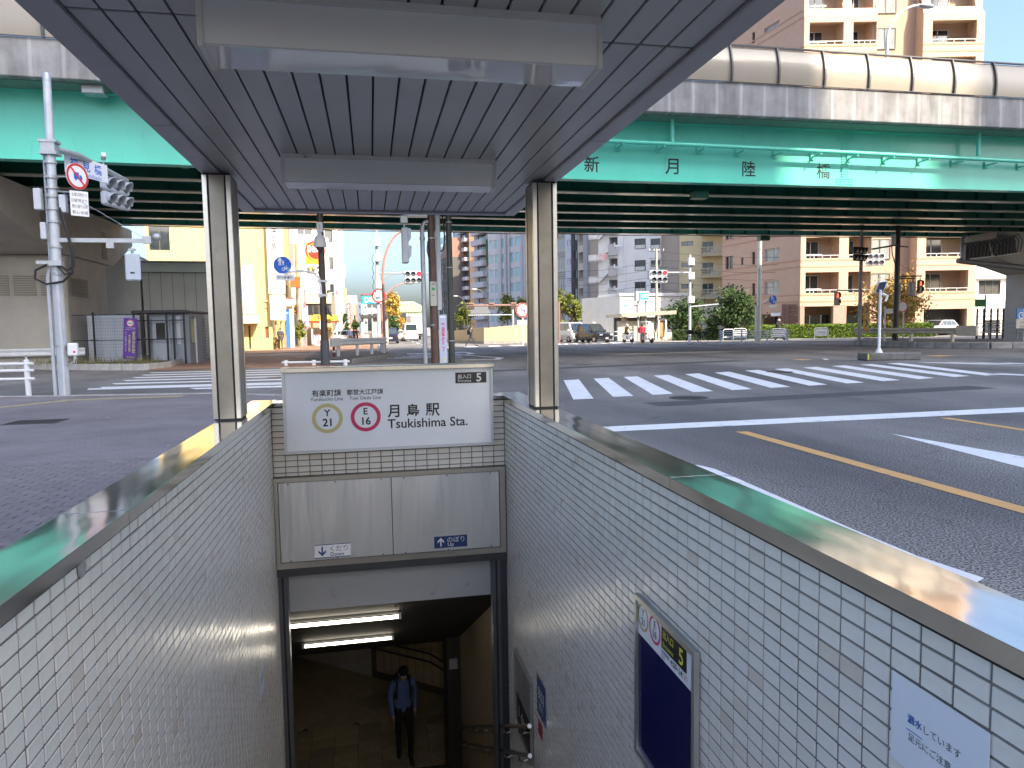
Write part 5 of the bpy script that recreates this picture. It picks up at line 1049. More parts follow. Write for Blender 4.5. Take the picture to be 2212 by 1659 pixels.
u_ = PY(*zB(1985, 1120), 60); round_sign('round no U-turn sign above the divider fence', (u_.x, 60, u_.z), 0, 0.62, 'red_uturn'); up_ = thing('sign_post', 'white post and plate under the round no U-turn sign', 'post', (u_.x, 60.1, 0)); MB().cyl((0, 0, 0), (0, 0, u_.z), 0.06, n=8).build('shaft', white_paint, up_); MB().bev(-0.5, -0.12, u_.z-1.25, 0.5, -0.07, u_.z-0.85, 0.01).build('plate', mat('sign_white', (0.78, 0.78, 0.78)), up_); text('ここまで', up_, (0, -0.122, u_.z-1.05), w=0.8, h=0.2, m=ink)
# divider fence of beige panels
df = thing('divider_fence', 'beige panel divider fence along the ramp behind the right post', 'fence'); beige = mat('beige_panel', (0.50, 0.40, 0.25), rough=0.5, var=0.08)
dpts = [PG(*zB(x, y)) for x, y in ((1060, 1490), (1240, 1503), (1460, 1518), (1700, 1505), (2010, 1503))]; dtop = [PG(*zB(x, y)) for x, y in ((0, 0),)*0]
base = [Vector((p.x, p.y, 0)) for p in dpts]
base = [Vector((7.4, 84, 0)), Vector((9.0, 76, 0)), Vector((10.7, 67.5, 0)), Vector((13.4, 66.8, 0)), Vector((17.5, 66.0, 0)), Vector((24, 92, 0))]
hts = [1.2, 1.3, 1.55, 1.75, 2.1, 2.2]
for (a, ha), (b2, hb2) in zip(list(zip(base, hts))[:4], list(zip(base, hts))[1:5]):
    n = max(1, round((b2-a).length/0.75))
    for k in range(n):
        p = a.lerp(b2, k/n); r_ = a.lerp(b2, (k+0.92)/n); h0 = ha+(hb2-ha)*k/n
        q = MB(); nn = Vector((-(b2-a).y, (b2-a).x, 0)).normalized()*0.04
        v = [p, r_, r_+nn, p+nn]; A_ = [q._p(w + Vector((0, 0, 0.25))) for w in v]; B_ = [q._p(w + Vector((0, 0, h0))) for w in v]
        for i in range(4): q.idx([A_[i], A_[(i+1) % 4], B_[(i+1) % 4], B_[i]])
        q.idx(A_[::-1]); q.idx(B_); q.build('panel', beige, df)
        MB().cyl(r_ + nn, r_ + nn + Vector((0, 0, h0+0.06)), 0.035, n=6).build('post', beige, df)
    nn = Vector((-(b2-a).y, (b2-a).x, 0)).normalized()*0.16; q = MB(); q.face([a-nn*0.5, b2-nn*0.5, b2-nn*0.5+Vector((0,0,0.26)), a-nn*0.5+Vector((0,0,0.26))]); q.face([a-nn*0.5+Vector((0,0,0.26)), b2-nn*0.5+Vector((0,0,0.26)), b2+nn+Vector((0,0,0.26)), a+nn+Vector((0,0,0.26))]); q.build('plinth', kerbmat, df)
# ---- right side: signal poles
Ys = 57.0
rp_ = far_pole('white signal pole by the hedge with a long arm to the left', zD(368, 800), Ys, PY(*zD(360, 325), Ys).z, 0.13, pwhite)
az_ = PY(*zD(200, 548), Ys).z; lx = PY(*zC(1390, 700), Ys).x - rp_.location.x
MB().tube([(0, -0.1, az_), (lx+0.5, -0.1, az_)], 0.06, 8).build('arm', pwhite, rp_)
for z in (az_+0.9, az_-0.3, az_-2.3): MB().bev(-0.3, -0.4, z-0.3, 0.25, -0.12, z+0.3, 0.03).build('equipment_box', mat('box_pale', (0.55, 0.55, 0.54)), rp_)
MB().tube([(0, -0.1, az_-2.9), (2.6, -0.1, az_-2.7)], 0.05, 6).build('lower_arm', pwhite, rp_)
s_ = PY(*zC(1492, 680), Ys-0.4); signal_head('red traffic signal in front of the white stair building', (s_.x, Ys-0.4, s_.z), 0, 1.55, 2, (0, 2))
up2 = far_pole('wooden-grey utility pole with wires behind the metro sign', zC(1462, 900), 68, PY(*zC(1465, 390), 68).z, 0.15, mat('pole_weathered', (0.35, 0.31, 0.29), rough=0.8))
q = MB(); zt3 = PY(*zC(1465, 390), 68).z
for k in range(3): q.box(-0.8, -0.08, zt3-0.3-k*0.7, 0.8, 0.0, zt3-0.22-k*0.7)
q.build('cross_arm', darksteel, up2)
for k in range(4): MB().lathe([(0.04, 0), (0.06, 0.08), (0.03, 0.16)], (-0.75+k*0.5, -0.03, zt3-0.17), 8).build('insulator', mat('porcelain', (0.7, 0.7, 0.7), rough=0.2), up2)
for z in (zt3-2.6, zt3-7.6, zt3-9): MB().bev(-1.0, -0.5, z-0.5, -0.1, -0.1, z+0.4, 0.05).build('transformer', mat('transformer_grey', (0.3, 0.3, 0.31), rough=0.5), up2)
ow = thing('overhead_wires', 'thin overhead wires between the poles before the yellow flats', 'wires'); q = MB()
for k in range(7):
    z0 = zt3-0.3-k*0.75; x0 = up2.location.x
    q.tube([Vector((x0, 68, z0)).lerp(Vector((x0+20, 66+k*0.4, z0-0.3)), t) - Vector((0, 0, 0.5*4*t*(1-t))) for t in (0, 0.25, 0.5, 0.75, 1)], 0.014, 4)
    if k < 4: q.tube([Vector((x0, 68, z0-1)).lerp(Vector((x0-9, 75, z0-1.5)), t) - Vector((0, 0, 0.3*4*t*(1-t))) for t in (0, 0.5, 1)], 0.014, 4)
q.build('wire', black, ow)
sp2 = far_pole('bare silver pole between the trees and the brown building', zD(1232, 800), 50.5, 12, 0.17, mat('pole_silver', (0.55, 0.56, 0.55), rough=0.35, metal=0.4), top_r=0.16)
for z in (5.6, 7.2): MB().cyl((0, 0, z), (0, 0, z+0.06), 0.2, n=10).build('band', galv, sp2)
MB().bev(-0.32, -0.1, 0, -0.1, 0.1, 2.9, 0.02).build('duct', galv, sp2)
a_ = PY(*zD(1250, 930), 50.4); b_ = PY(*zD(1370, 905), 50.4); MB().tube([(0.12, -0.1, a_.z), (0.5, -0.1, b_.z), (b_.x-sp2.location.x, -0.1, b_.z)], 0.04, 6).build('sign_arm', white_paint, sp2)
r_ = PY(*zD(1402, 887), 50.2); round_sign('small round blue bicycle sign on the silver pole', (r_.x, 50.2, r_.z), 0.1, 0.37, 'blue_ped')
MB().bev(-0.32, -0.02, -0.62, 0.32, 0.0, -0.42, 0.004).build('plate', mat('sign_white', (0.78, 0.78, 0.78)), thing('sign_plate', 'small white plate below the bicycle sign on the silver pole', 'sign', (r_.x, 50.22, r_.z)))
# solar post on its concrete block
so_ = PG(*z6(1365, 155)); sx_, sy_ = so_.x, so_.y
blk = thing('concrete_block', 'grey concrete island block carrying the solar post on the road', 'traffic island', (sx_+0.2, sy_-1.0, 0), math.radians(-12)); MB().bev(-0.95, -0.35, 0, 1.15, 0.5, 0.3, 0.04).build('block', mat('block_concrete', (0.17, 0.165, 0.155), rough=0.9, var=0.3, scale=4), blk)
q = MB(); q.box(-0.93, -0.355, 0.05, -0.88, -0.351, 0.27); q.build('reflector', yl, blk)
sp3 = thing('solar_post', 'thin white post with a small solar panel on a concrete block', 'post', (sx_-0.1, sy_-0.9, 0.3)); zt4 = PD(*zE(560, 780), (R3.transposed() @ Vector((sx_, sy_-0.9, 0.3-EYE))).z).z - 0.3
MB().lathe([(0.15, 0), (0.12, 0.05), (0.055, 0.2), (0.05, zt4)], (0, 0, 0), 10).build('shaft', white_paint, sp3, True)
q = MB(); q.T = Matrix.Translation((0.02, 0, zt4+0.12)) @ Matrix.Rotation(math.radians(-8), 4, 'Y') @ Matrix.Rotation(math.radians(35), 4, 'X'); q.box(-0.19, -0.02, -0.25, 0.19, 0.02, 0.25); q.build('panel_frame', white_paint, sp3)
q = MB(); q.T = Matrix.Translation((0.02, 0, zt4+0.12)) @ Matrix.Rotation(math.radians(-8), 4, 'Y') @ Matrix.Rotation(math.radians(35), 4, 'X'); q.box(-0.165, -0.026, -0.225, 0.165, -0.0205, 0.225); q.build('solar_cell', mat('solar_cell', (0.05, 0.08, 0.13), rough=0.15), sp3)
MB().tube([(0.06, -0.02, 2.3), (0.28, -0.05, 2.2), (0.2, -0.05, 2.0)], 0.05, 6).build('ring_lamp', white_paint, sp3)
# right island: grey pole + dark pole with signals
Yg = 41.2
gp2 = far_pole('grey signal pole on the right island with a pedestrian signal arm', zE(497, 900), Yg, 9.5, 0.13, mat('pole_midgrey', (0.33, 0.32, 0.31), rough=0.45))
pz_ = PY(*zE(380, 780), Yg); qx = PY(*zE(255, 780), Yg).x; MB().tube([(0, -0.1, pz_.z), (qx-gp2.location.x, -0.1, pz_.z)], 0.045, 6).build('arm', galv, gp2)
r_ = PY(*zE(257, 868), Yg-0.15); ped_signal('pedestrian signal showing red on the grey pole of the right island', (r_.x, Yg-0.2, r_.z), 0, mat('ped_grey', (0.25, 0.24, 0.24), rough=0.4), 0, 1.02)
ys_ = thing('arrow_board', 'yellow and black arrow board strapped to the grey island pole', 'sign', (gp2.location.x+0.3, Yg-0.2, PY(*zE(520, 1060), Yg).z)); MB().bev(-0.2, 0, -0.95, 0.25, 0.03, 0.95, 0.01).build('board', mat('board_amber', (0.42, 0.22, 0.03), rough=0.5), ys_)
for z in (0.5, -0.4): MB().face([(-0.1, -0.004, z+0.25), (0.02, -0.004, z+0.25), (0.18, -0.004, z), (0.02, -0.004, z-0.25), (-0.1, -0.004, z-0.25), (0.06, -0.004, z)][::-1]).build('chevron', ink, ys_)
dkp = mat('dark_pole_paint', (0.022, 0.018, 0.017), rough=0.4)
Yd = 40.2
dk = far_pole('near-black signal pole on the right island with crossing signal arms', zE(875, 900), Yd, 7.6, 0.17, dkp, top_r=0.15)
def dxz(x, y): p = PY(*zE(x, y), Yd); return (p.x-dk.location.x, -0.1, p.z)
MB().tube([dxz(880, 305), dxz(610, 350)], 0.055, 8).build('arm', dkp, dk); MB().tube([dxz(820, 310), dxz(985, 328)], 0.04, 6).build('arm', dkp, dk); MB().tube([dxz(850, 635), dxz(1130, 630)], 0.045, 6).build('arm', dkp, dk); MB().tube([dxz(850, 655), dxz(1060, 655)], 0.045, 6).build('arm', dkp, dk)
MB().tube([dxz(815, 310), dxz(820, 400), dxz(850, 500), dxz(860, 560)], 0.035, 6).build('cable', black, dk); MB().tube([dxz(890, 500), dxz(1000, 560), dxz(1100, 625)], 0.012, 4).build('stay', black, dk)
MB().tube([dxz(905, 710), dxz(945, 720), dxz(950, 770), dxz(925, 795), dxz(905, 790)], 0.025, 6).build('cable_loop', black, dk)
x_, _, z_ = dxz(840, 250); MB().bev(x_-0.12, -0.15, z_-0.35, x_+0.12, 0.05, z_+0.35, 0.03).build('box', galv, dk)
MB().tube([(dxz(893, 0)[0], -0.05, 0), (dxz(893, 0)[0]*0+0.22, -0.05, dxz(0, 710)[2])], 0.06, 8).build('conduit', galv, dk)
r_ = PY(*zE(505, 360), Yd-0.3); signal_head('dark-cased six-lens signal on the near-black island pole', (r_.x, Yd-0.3, r_.z), math.radians(22), 1.28, 2, None, signaldark, offm=lens_pale)
r_ = PY(*zE(660, 425), 55); signal_head('pale grey six-lens signal seen behind the dark-cased one', (r_.x, 55, r_.z), math.radians(-24), 1.5, 2, None, mat('signal_bluegrey', (0.55, 0.6, 0.65), rough=0.4), offm=lens_pale)
r_ = PY(*zE(1125, 740), Yd-0.15); ped_signal('pedestrian signal showing red on the near-black island pole', (r_.x, Yd-0.2, r_.z), 0, signaldark, 0, 1.0)
r_ = PY(*zE(1053, 765), Yd-0.15); t = thing('pedestrian_signal', 'pedestrian signal turned away on the near-black island pole', 'pedestrian signal', (r_.x, Yd-0.1, r_.z)); MB().bev(-0.22, -0.1, -0.45, 0.2, 0.18, 0.45, 0.05).build('housing', mat('ped_grey', (0.25, 0.24, 0.24)), t); MB().cyl((0, 0, 0.45), (0, 0, 0.72), 0.04, n=6).build('hanger', dkp, t)
r_ = PY(*zA(527, 775), 60); ped_signal('orange-red pedestrian signal before the yellow building on the left', (r_.x, 60, r_.z), 0, signaldark, 0, 1.15)
r_ = PY(*zA(485, 1000), 61); lp_ = far_pole('thin leaning pole beside the left pedestrian signal', zA(485, 1000), 61, PY(*zA(465, 320), 61).z, 0.16, mat('pole_tan', (0.42, 0.36, 0.27), rough=0.7), top_r=0.1); MB().tube([(-3, -0.1, PY(*zA(465, 645), 61).z), (2.6, -0.1, PY(*zA(465, 645), 61).z)], 0.07, 6).build('arm', mat('arm_red_brown', (0.25, 0.09, 0.07), rough=0.5), lp_); z_ = PY(*zA(505, 485), 61).z; MB().lathe([(0.1, 0.3), (0.18, 0.1), (0.45, -0.2)], (0.5, -0.3, z_), 12, 'y').build('loudspeaker', galv, lp_); MB().tube([(-2, -0.1, PY(*zA(465, 370), 61).z-0.2), (2.4, -0.1, PY(*zA(465, 370), 61).z+0.1)], 0.03, 6).build('arm', MATS['pole_tan'], lp_)
# right island kerb and rails
ri = thing('traffic_island', 'long kerbed island under the right-hand beam barrier', 'traffic island'); rip = [PG(*zE(x, y)) for x, y in ((455, 1350), (1100, 1385), (1850, 1390), (2300, 1385))]
rip = [(p.x, p.y) for p in rip]; back = [(rip[-1][0]+4, rip[-1][1]+6), (rip[0][0]+6, rip[0][1]+7)]
MB().prism(rip + back, 'z', -0.05, 0.3).build('top', mat('island_paving', (0.16, 0.15, 0.145)), ri)
for (xa, ya), (xb, yb) in zip(rip, rip[1:]):
    d = Vector((xb-xa, yb-ya, 0)); n = max(1, round(d.length/0.9)); u = d.normalized(); km = MB().bev(-d.length/n/2+0.01, -0.16, -0.02, d.length/n/2-0.01, 0.12, 0.33, 0.03).mesh('kerb_stone', kerbmat)
    for k in range(n): obj('kerb_stone', km, ri, Vector((xa, ya, 0)) + d*((k+0.5)/n), math.atan2(u.y, u.x))
off = Vector((0.3, 0.8, 0)); cream = mat('rail_cream', (0.50, 0.46, 0.38), rough=0.5, var=0.1)
a_ = Vector((*rip[0], 0)) + off; b_ = Vector((*rip[2], 0)) + off; pts = [a_.lerp(b_, t) for t in (0.02, 0.35, 0.7, 0.9)]
br2 = beam_rail('cream beam guard rail on the long right-hand island', [(p.x, p.y) for p in pts], 0.45, m=cream, base=0.3)
for t in (0.08, 0.3, 0.52, 0.82): p = a_.lerp(b_, t) - Vector((pts[0].x, pts[0].y, 0)); MB().box(p.x-0.07, p.y+0.03, -0.02, p.x+0.07, p.y+0.17, 0.75).build('post', cream, br2)
e_ = pts[-1]-pts[0]; MB().bev(-0.6, -0.12, 0.36, 0.75, 0.08, 0.92, 0.03).build('end_plate', cream, br2, loc=(e_.x, e_.y, 0), rz=math.atan2(e_.y, e_.x))
rg = mat('rail_grey', (0.36, 0.36, 0.37), rough=0.5)
gp_a = [PG(*zE(x, y)) for x, y in ((1838, 1330), (2135, 1335), (2400, 1338))]
guard_pipe('grey three-rail guard pipe at the right end of the island', [(p.x, p.y) for p in gp_a], 1.05, (0.4, 0.72, 1.0), 0.03, 0.05, rg, base=0.28, over=0.8)
gd = [PG(*zD(x, y)) for x, y in ((750, 1435), (1010, 1435), (1330, 1435), (1580, 1430))]
guard_pipe('pale four-rail guard pipe on the corner before the hedge', [(p.x, p.y) for p in gd], 1.0, (0.42, 0.6, 0.78, 0.95), 0.035, 0.06, mat('guard_lilac', (0.55, 0.57, 0.66), rough=0.45))
def hoop(label, x0, x1, py, Y_, h=1.0, sign=None, grp=None):
    a_ = PY(*zD(x0, py), Y_); b_ = PY(*zD(x1, py), Y_); w = b_.x-a_.x
    t = thing('hoop_barrier', label, 'barrier', ((a_.x+b_.x)/2, Y_, 0.06), group=grp); m = white_paint
    MB().tube([(-w/2, 0, 0), (-w/2, 0, h-0.12), (-w/2+0.12, 0, h), (w/2-0.12, 0, h), (w/2, 0, h-0.12), (w/2, 0, 0)], 0.035, 8).build('hoop', m, t, True)
    MB().box(-w/2+0.04, -0.015, 0.3, w/2-0.04, 0.015, 0.36).build('rail', m, t)
    if sign: MB().bev(-w/2+0.08, -0.03, 0.38, w/2-0.08, 0.03, 0.9, 0.01).build('board', mat('board_dirty_white', (0.55, 0.55, 0.54), rough=0.6, var=0.1), t); text(sign, t, (0, -0.032, 0.62), w=w*0.55, h=0.14, m=blue_ink)
    return t
hoop('white hoop barrier with a notice board near the dark shrub', 905, 1070, 1380, 57, 1.05, '駐輪'); hoop('plain white hoop barrier left of the notice barrier', 780, 910, 1390, 57.5, 1.0); hoop('white hoop barrier with a notice by the parked scooter', 1385, 1560, 1380, 56, 1.0, '禁止'); hoop('dirty white notice hoop barrier in front of the bright hedge', 1915, 2085, 1380, 56, 1.0, '自転車'); 
# signs right
r_ = PY(*zE(943, 950), 46); round_sign('round red-rimmed sign in front of the golden tree', (r_.x, 46, r_.z), 0, 0.42, 'red_x'); t = thing('sign_post', 'white post of the red-rimmed sign before the golden tree', 'post', (r_.x, 46.05, 0)); MB().cyl((0.12, 0, 0), (0.12, 0, r_.z), 0.05, n=8).build('shaft', white_paint, t)
r_ = PY(*zE(765, 950), 46); t = thing('sign_post', 'white post with a small side plate left of the golden tree', 'post', (r_.x, 46.05, 0)); MB().cyl((0, 0, 0), (0, 0, r_.z), 0.06, n=8).build('shaft', white_paint, t); MB().bev(0.05, -0.05, r_.z-0.5, 0.85, 0.0, r_.z-0.15, 0.01).build('plate', white_paint, t)
r_ = PY(*zE(2175, 1080), 33.5); bsn = thing('bicycle_sign', 'blue bicycle parking sign with a white text panel at the right edge', 'sign', (r_.x+0.35, 33.5, 0.28)); zt5 = PY(*zE(2175, 970), 33.5).z-0.28; zm = PY(*zE(2175, 1078), 33.5).z-0.28; zl_ = PY(*zE(2175, 1178), 33.5).z-0.28; xl_ = PY(*zE(2133, 1080), 33.5).x - bsn.location.x
MB().bev(xl_, 0, zm, xl_+1.5, 0.05, zt5, 0.01).build('blue_panel', mat('bike_blue', (0.03, 0.14, 0.42), rough=0.4), bsn); MB().bev(xl_, 0, zl_, xl_+1.5, 0.05, zm-0.01, 0.01).build('text_panel', mat('panel_stone', (0.46, 0.43, 0.38), rough=0.5), bsn); MB().cyl((xl_+0.6, 0.08, 0), (xl_+0.6, 0.08, zt5), 0.05, n=8).build('leg', galv, bsn)
for x in (0.32, 0.85): ring(bsn, (xl_+x, -0.004, (zm+zt5)/2-0.1), 0.15, 0.19, white_ink, n=20, name='pictogram')
q = MB(); zc_ = (zm+zt5)/2
for (xa, za), (xb, zb2) in (((0.32, -0.1), (0.5, 0.14)), ((0.5, 0.14), (0.74, 0.12)), ((0.85, -0.1), (0.7, 0.25)), ((0.58, -0.1), (0.74, 0.12)), ((0.58, -0.1), (0.46, 0.2)), ((0.32, -0.1), (0.58, -0.1)), ((0.7, 0.25), (0.82, 0.24)), ((0.4, 0.2), (0.52, 0.2))): q.cyl((xl_+xa, -0.004, zc_+za), (xl_+xb, -0.004, zc_+zb2), 0.024, n=4)
q.build('pictogram', white_ink, bsn)
for k, s_ in enumerate(('利用案内', '自転車', '第一駐輪場')): text(s_, bsn, (xl_+0.6, -0.003, zm-0.2-0.22*k), w=0.7, h=0.12, m=ink)
# ================================================================== BUILDINGS
gl_dark = mat('window_glass_dark', (0.035, 0.042, 0.05), rough=0.06, spec=0.8, coat=0.4, var=0.5, scale=0.8)
gl_sky_tint = mat('window_glass_sky_tint', (0.26, 0.50, 0.56), rough=0.07, spec=0.9, coat=0.7)  # reflected sky put into the glass colour
gl_pale = mat('window_glass_curtain', (0.30, 0.31, 0.30), rough=0.12, spec=0.7, coat=0.5, var=0.35, scale=1.6, stretch=(6, 6, 0.4))
frame_w = mat('window_frame_white', (0.55, 0.55, 0.54), rough=0.5); frame_d = mat('window_frame_dark', (0.09, 0.085, 0.08), rough=0.5)
WC = {}
def window_mesh(w, h, mull, gm, fmx, fr=0.06):
    key = (round(w, 1), round(h, 1), mull, gm.name, fmx.name)
    if key in WC: return WC[key]
    q = MB(); q.cur = 0; q.box(-w/2, 0.05, 0, w/2, 0.07, h); q.cur = 1
    q.box(-w/2, 0, 0, w/2, 0.09, fr); q.box(-w/2, 0, h-fr, w/2, 0.09, h); q.box(-w/2, 0, fr, -w/2+fr, 0.09, h-fr); q.box(w/2-fr, 0, fr, w/2, 0.09, h-fr)
    for k in range(1, mull+1): x = -w/2 + w*k/(mull+1); q.box(x-fr/2, 0.01, fr, x+fr/2, 0.085, h-fr)
    WC[key] = q.mesh('window', [gm, fmx]); return WC[key]
def window(par, x0, z0, x1, z1, y=0.14, mull=1, gm=None, fmx=None): return obj('window', window_mesh(x1-x0, z1-z0, mull, gm or (gl_pale if random.random() < 0.3 else gl_dark), fmx or frame_w), par, ((x0+x1)/2, y, z0))
def bwall(par, x0, z0, x1, z1, t, ops, m, y=0.0, name='wall', shear=None, cuts=()):
    X = sorted(set([x0, x1] + [a for o in ops for a in (o[0], o[2]) if x0 < a < x1])); Z = sorted(set([z0, z1] + [a for o in ops for a in (o[1], o[3]) if z0 < a < z1] + [c for c in cuts if z0 < c < z1]))
    q = MB(); vid = {}
    def solid(i, j):
        if not (0 <= i < len(X)-1 and 0 <= j < len(Z)-1): return False
        cx, cz = (X[i]+X[i+1])/2, (Z[j]+Z[j+1])/2
        return not any(o[0] < cx < o[2] and o[1] < cz < o[3] for o in ops)
    def P(x, yy, z): return shear(x, yy, z) if shear else (x, yy, z)
    for i in range(len(X)-1):
        for j in range(len(Z)-1):
            if not solid(i, j): continue
            a, b, c, d = X[i], X[i+1], Z[j], Z[j+1]
            q.face([P(a, y, c), P(b, y, c), P(b, y, d), P(a, y, d)])
            if not solid(i-1, j): q.face([P(a, y, c), P(a, y, d), P(a, y+t, d), P(a, y+t, c)])
            if not solid(i+1, j): q.face([P(b, y, c), P(b, y+t, c), P(b, y+t, d), P(b, y, d)])
            if not solid(i, j-1): q.face([P(a, y, c), P(a, y+t, c), P(b, y+t, c), P(b, y, c)])
            if not solid(i, j+1): q.face([P(a, y, d), P(b, y, d), P(b, y+t, d), P(a, y+t, d)])
    return q.build(name, m, par)
class Fac:                                            # a facade standing between two ground points A (left) and B (right)
    def __init__(s, name, label, A, B, h, m, depth=12, cat='building', group=None, roof=True):
        s.A = Vector((A[0], A[1], 0)); s.B = Vector((B[0], B[1], 0)); d = s.B - s.A; s.w = d.length; s.u = d.normalized(); s.h = h; s.m = m; s.depth = depth
        s.t = thing(name, label, cat, s.A, math.atan2(d.y, d.x), group); s.ops = []; s.wins = []
    def at(s, p):                                     # photo direction -> (x along facade, height)
        d = _d(*p); n = Vector((-s.u.y, s.u.x, 0)); k = (s.A - CAM).dot(n) / d.dot(n); q = CAM + d*k
        return ((q - s.A).dot(s.u), q.z)
    def win(s, x0, z0, x1, z1, mull=1, gm=None, fmx=None, y=0.14): s.ops.append((x0, z0, x1, z1)); s.wins.append((x0, z0, x1, z1, y, mull, gm, fmx))
    def winp(s, p0, p1, **k): (xa, za), (xb, zb2) = s.at(p0), s.at(p1); s.win(min(xa, xb), min(za, zb2), max(xa, xb), max(za, zb2), **k)
    def hole(s, x0, z0, x1, z1): s.ops.append((x0, z0, x1, z1))
    def done(s, t=0.3, body=True, shear=None, cuts=(), back=None, z0=-0.1):
        bwall(s.t, 0, z0, s.w, s.h, t, s.ops, s.m, shear=shear, cuts=cuts)
        if body: MB().box(0.002, t+0.001, z0, s.w-0.002, s.depth, s.h-0.005).build('body', back or s.m, s.t)
        for w in s.wins: window(s.t, *w[:4], y=w[4], mull=w[5], gm=w[6], fmx=w[7])
        return s.t
def wallmat(name, col, var=0.06, rough=0.8, scale=0.8, **k): return mat(name, col, rough=rough, var=var, scale=scale, bump=0.1, bscale=12, **k)
def rail(par, x0, x1, z, y=-0.05, h=0.75, m=None, n=None, name='railing', bars=0, kick=True):
    m = m or frame_w; q = MB(); q.box(x0, y, z+h-0.06, x1, y+0.06, z+h)
    if kick: q.box(x0, y+0.01, z+h*0.55, x1, y+0.05, z+h*0.6); q.box(x0, y+0.01, z+0.05, x1, y+0.05, z+0.1)
    n = n or max(2, int((x1-x0)/0.9))
    for k in range(n+1): x = x0 + (x1-x0-0.05)*k/n; q.box(x, y+0.005, z, x+0.05, y+0.055, z+h-0.06)
    q.build(name, m, par)
def sign_panel(par, x0, z0, x1, z1, m, y=-0.06, t=0.05, name='sign_board'): return MB().bev(x0, y-t, z0, x1, y, z1, 0.01).build(name, m, par)
def absorb(main, side):                               # a second facade of the same building becomes parts of that building
    M = main.matrix_basis.inverted() @ side.matrix_basis
    for c in list(side.children): c.parent = main; c.matrix_parent_inverse = M
    bpy.data.objects.remove(side)
# ---- left: warehouse
W1 = Fac('warehouse', 'low grey panelled warehouse behind the site shed on the left', (-13.2, 46), (-9.1, 46.3), 5.7, wallmat('panel_grey', (0.78, 0.77, 0.75)), 9)
W1.done(body=True)
for k in range(6): MB().box(0.35+k*0.64, -0.012, 0.1, 0.37+k*0.64, -0.001, 5.1).build('seam', mat('seam_grey', (0.2, 0.2, 0.21), rough=0.8), W1.t)
MB().box(0, -0.06, 5.1, W1.w, -0.0005, 5.16).build('ledge', MATS['seam_grey'], W1.t); MB().bev(-0.02, -0.08, 5.7, W1.w+0.05, 9, 5.82, 0.02).build('roof', mat('roof_grey', (0.3, 0.3, 0.31), rough=0.8), W1.t)
W2 = Fac('annexe', 'white plaster annexe between the bridge pier and the grey warehouse', (-16.6, 45.4), (-13.3, 45.7), 6.0, wallmat('plaster_white', (0.82, 0.81, 0.78)), 8); W2.done(); MB().tube([(1.2, -0.1, 0.2), (1.2, -0.1, 5.9)], 0.06, 6).build('downpipe', brownpole, W2.t); MB().bev(-0.1, -0.08, 6.0, W2.w+0.05, 8, 6.1, 0.02).build('roof', MATS['roof_grey'], W2.t)
# ---- left: yellow hall
yellow = wallmat('yellow_render', (0.58, 0.45, 0.20), var=0.04)
A = PY(*zA(640, 1300), 60); L_ = PY(*z2(955, 700), 58.5)
W3 = Fac('hall', 'bright yellow rendered hall with tall white signs left of the filling station', (L_.x, 58.5), (A.x, 60), 17, yellow, 14)
xa, za = W3.at(z2(965, 460)); xb, zb2 = W3.at(z2(1112, 642)); W3.win(xa, zb2, xb, za+1.4, mull=1, gm=gl_dark, fmx=frame_d)
W3.winp(zA(285, 1040), zA(330, 1380), mull=0, fmx=frame_d); W3.winp(zA(530, 1055), zA(590, 1220), mull=0, gm=mat('door_red', (0.3, 0.06, 0.03), rough=0.5), fmx=frame_d)
W3.done()
(x0, zt_) = W3.at(zA(250, 885)); (x1, zz) = W3.at(zA(440, 1010)); MB().prism([(-1.4, zz), (0, zz+0.15), (0, zt_), (-0.3, zt_)], 'x', x0-2.0, x1).build('awning', mat('awning_grey', (0.42, 0.38, 0.33), rough=0.6), W3.t)
(x0, _) = W3.at(zA(215, 900)); (x1, z_) = W3.at(zA(360, 170)); MB().box(x0-0.2, -0.35, 2.9, x1, -0.002, z_).build('plaster_bay', wallmat('plaster_cream', (0.6, 0.55, 0.42)), W3.t)
B = PY(*zA(930, 1290), 76)
W4 = Fac('hall_side', 'narrow windowed side of the yellow hall facing the street', (A.x+0.02, 60.02), (B.x, 76), 17, yellow, 5)
for xx in (760, 805, 850): W4.winp(zA(xx-20, 400+ (xx-760)*0.5), zA(xx+22, 640+(xx-760)*0.4), mull=0, fmx=frame_d)
for xx in (690, 770, 840): W4.winp(zA(xx-20, 975), zA(xx+22, 1180), mull=0, fmx=frame_d)
for k in range(3): W4.win(1.5+k*4.4, 9.6, 3.0+k*4.4, 12, mull=0, fmx=frame_d)
W4.done(body=False)
MB().bev(8.5, -0.7, 2.6+1.2, 9.7, -0.05, 4.6, 0.03).build('air_unit', mat('box_pale', (0.55, 0.55, 0.54)), W4.t)
absorb(W3.t, W4.t)
vs_ = thing('vertical_sign', 'tall white vertical signboard with black characters on the yellow hall', 'sign', (A.x+0.55, 59.4, 0)); zt_ = PY(*z3(370, 165), 59.4).z; zm_ = PY(*z3(390, 720), 59.4).z; w_ = 0.62
MB().bev(-w_, 0, zm_, w_, 0.3, 13.0, 0.03).build('board', mat('sign_white', (0.78, 0.78, 0.78)), vs_)
text('\n'.join('中央区立産業会館'), vs_, (0, -0.004, zm_+6.0), w=0.5, h=5.0, m=ink, bold=0.01); text('\n'.join('月島警察署'), vs_, (-0.25, -0.004, zm_+1.2), w=0.28, h=1.9, m=ink); text('\n'.join('晴海相談所'), vs_, (0.25, -0.004, zm_+1.3), w=0.28, h=2.1, m=ink)
zl_ = PY(*zA(700, 960), 59.4).z; zt6 = PY(*zA(700, 600), 59.4).z
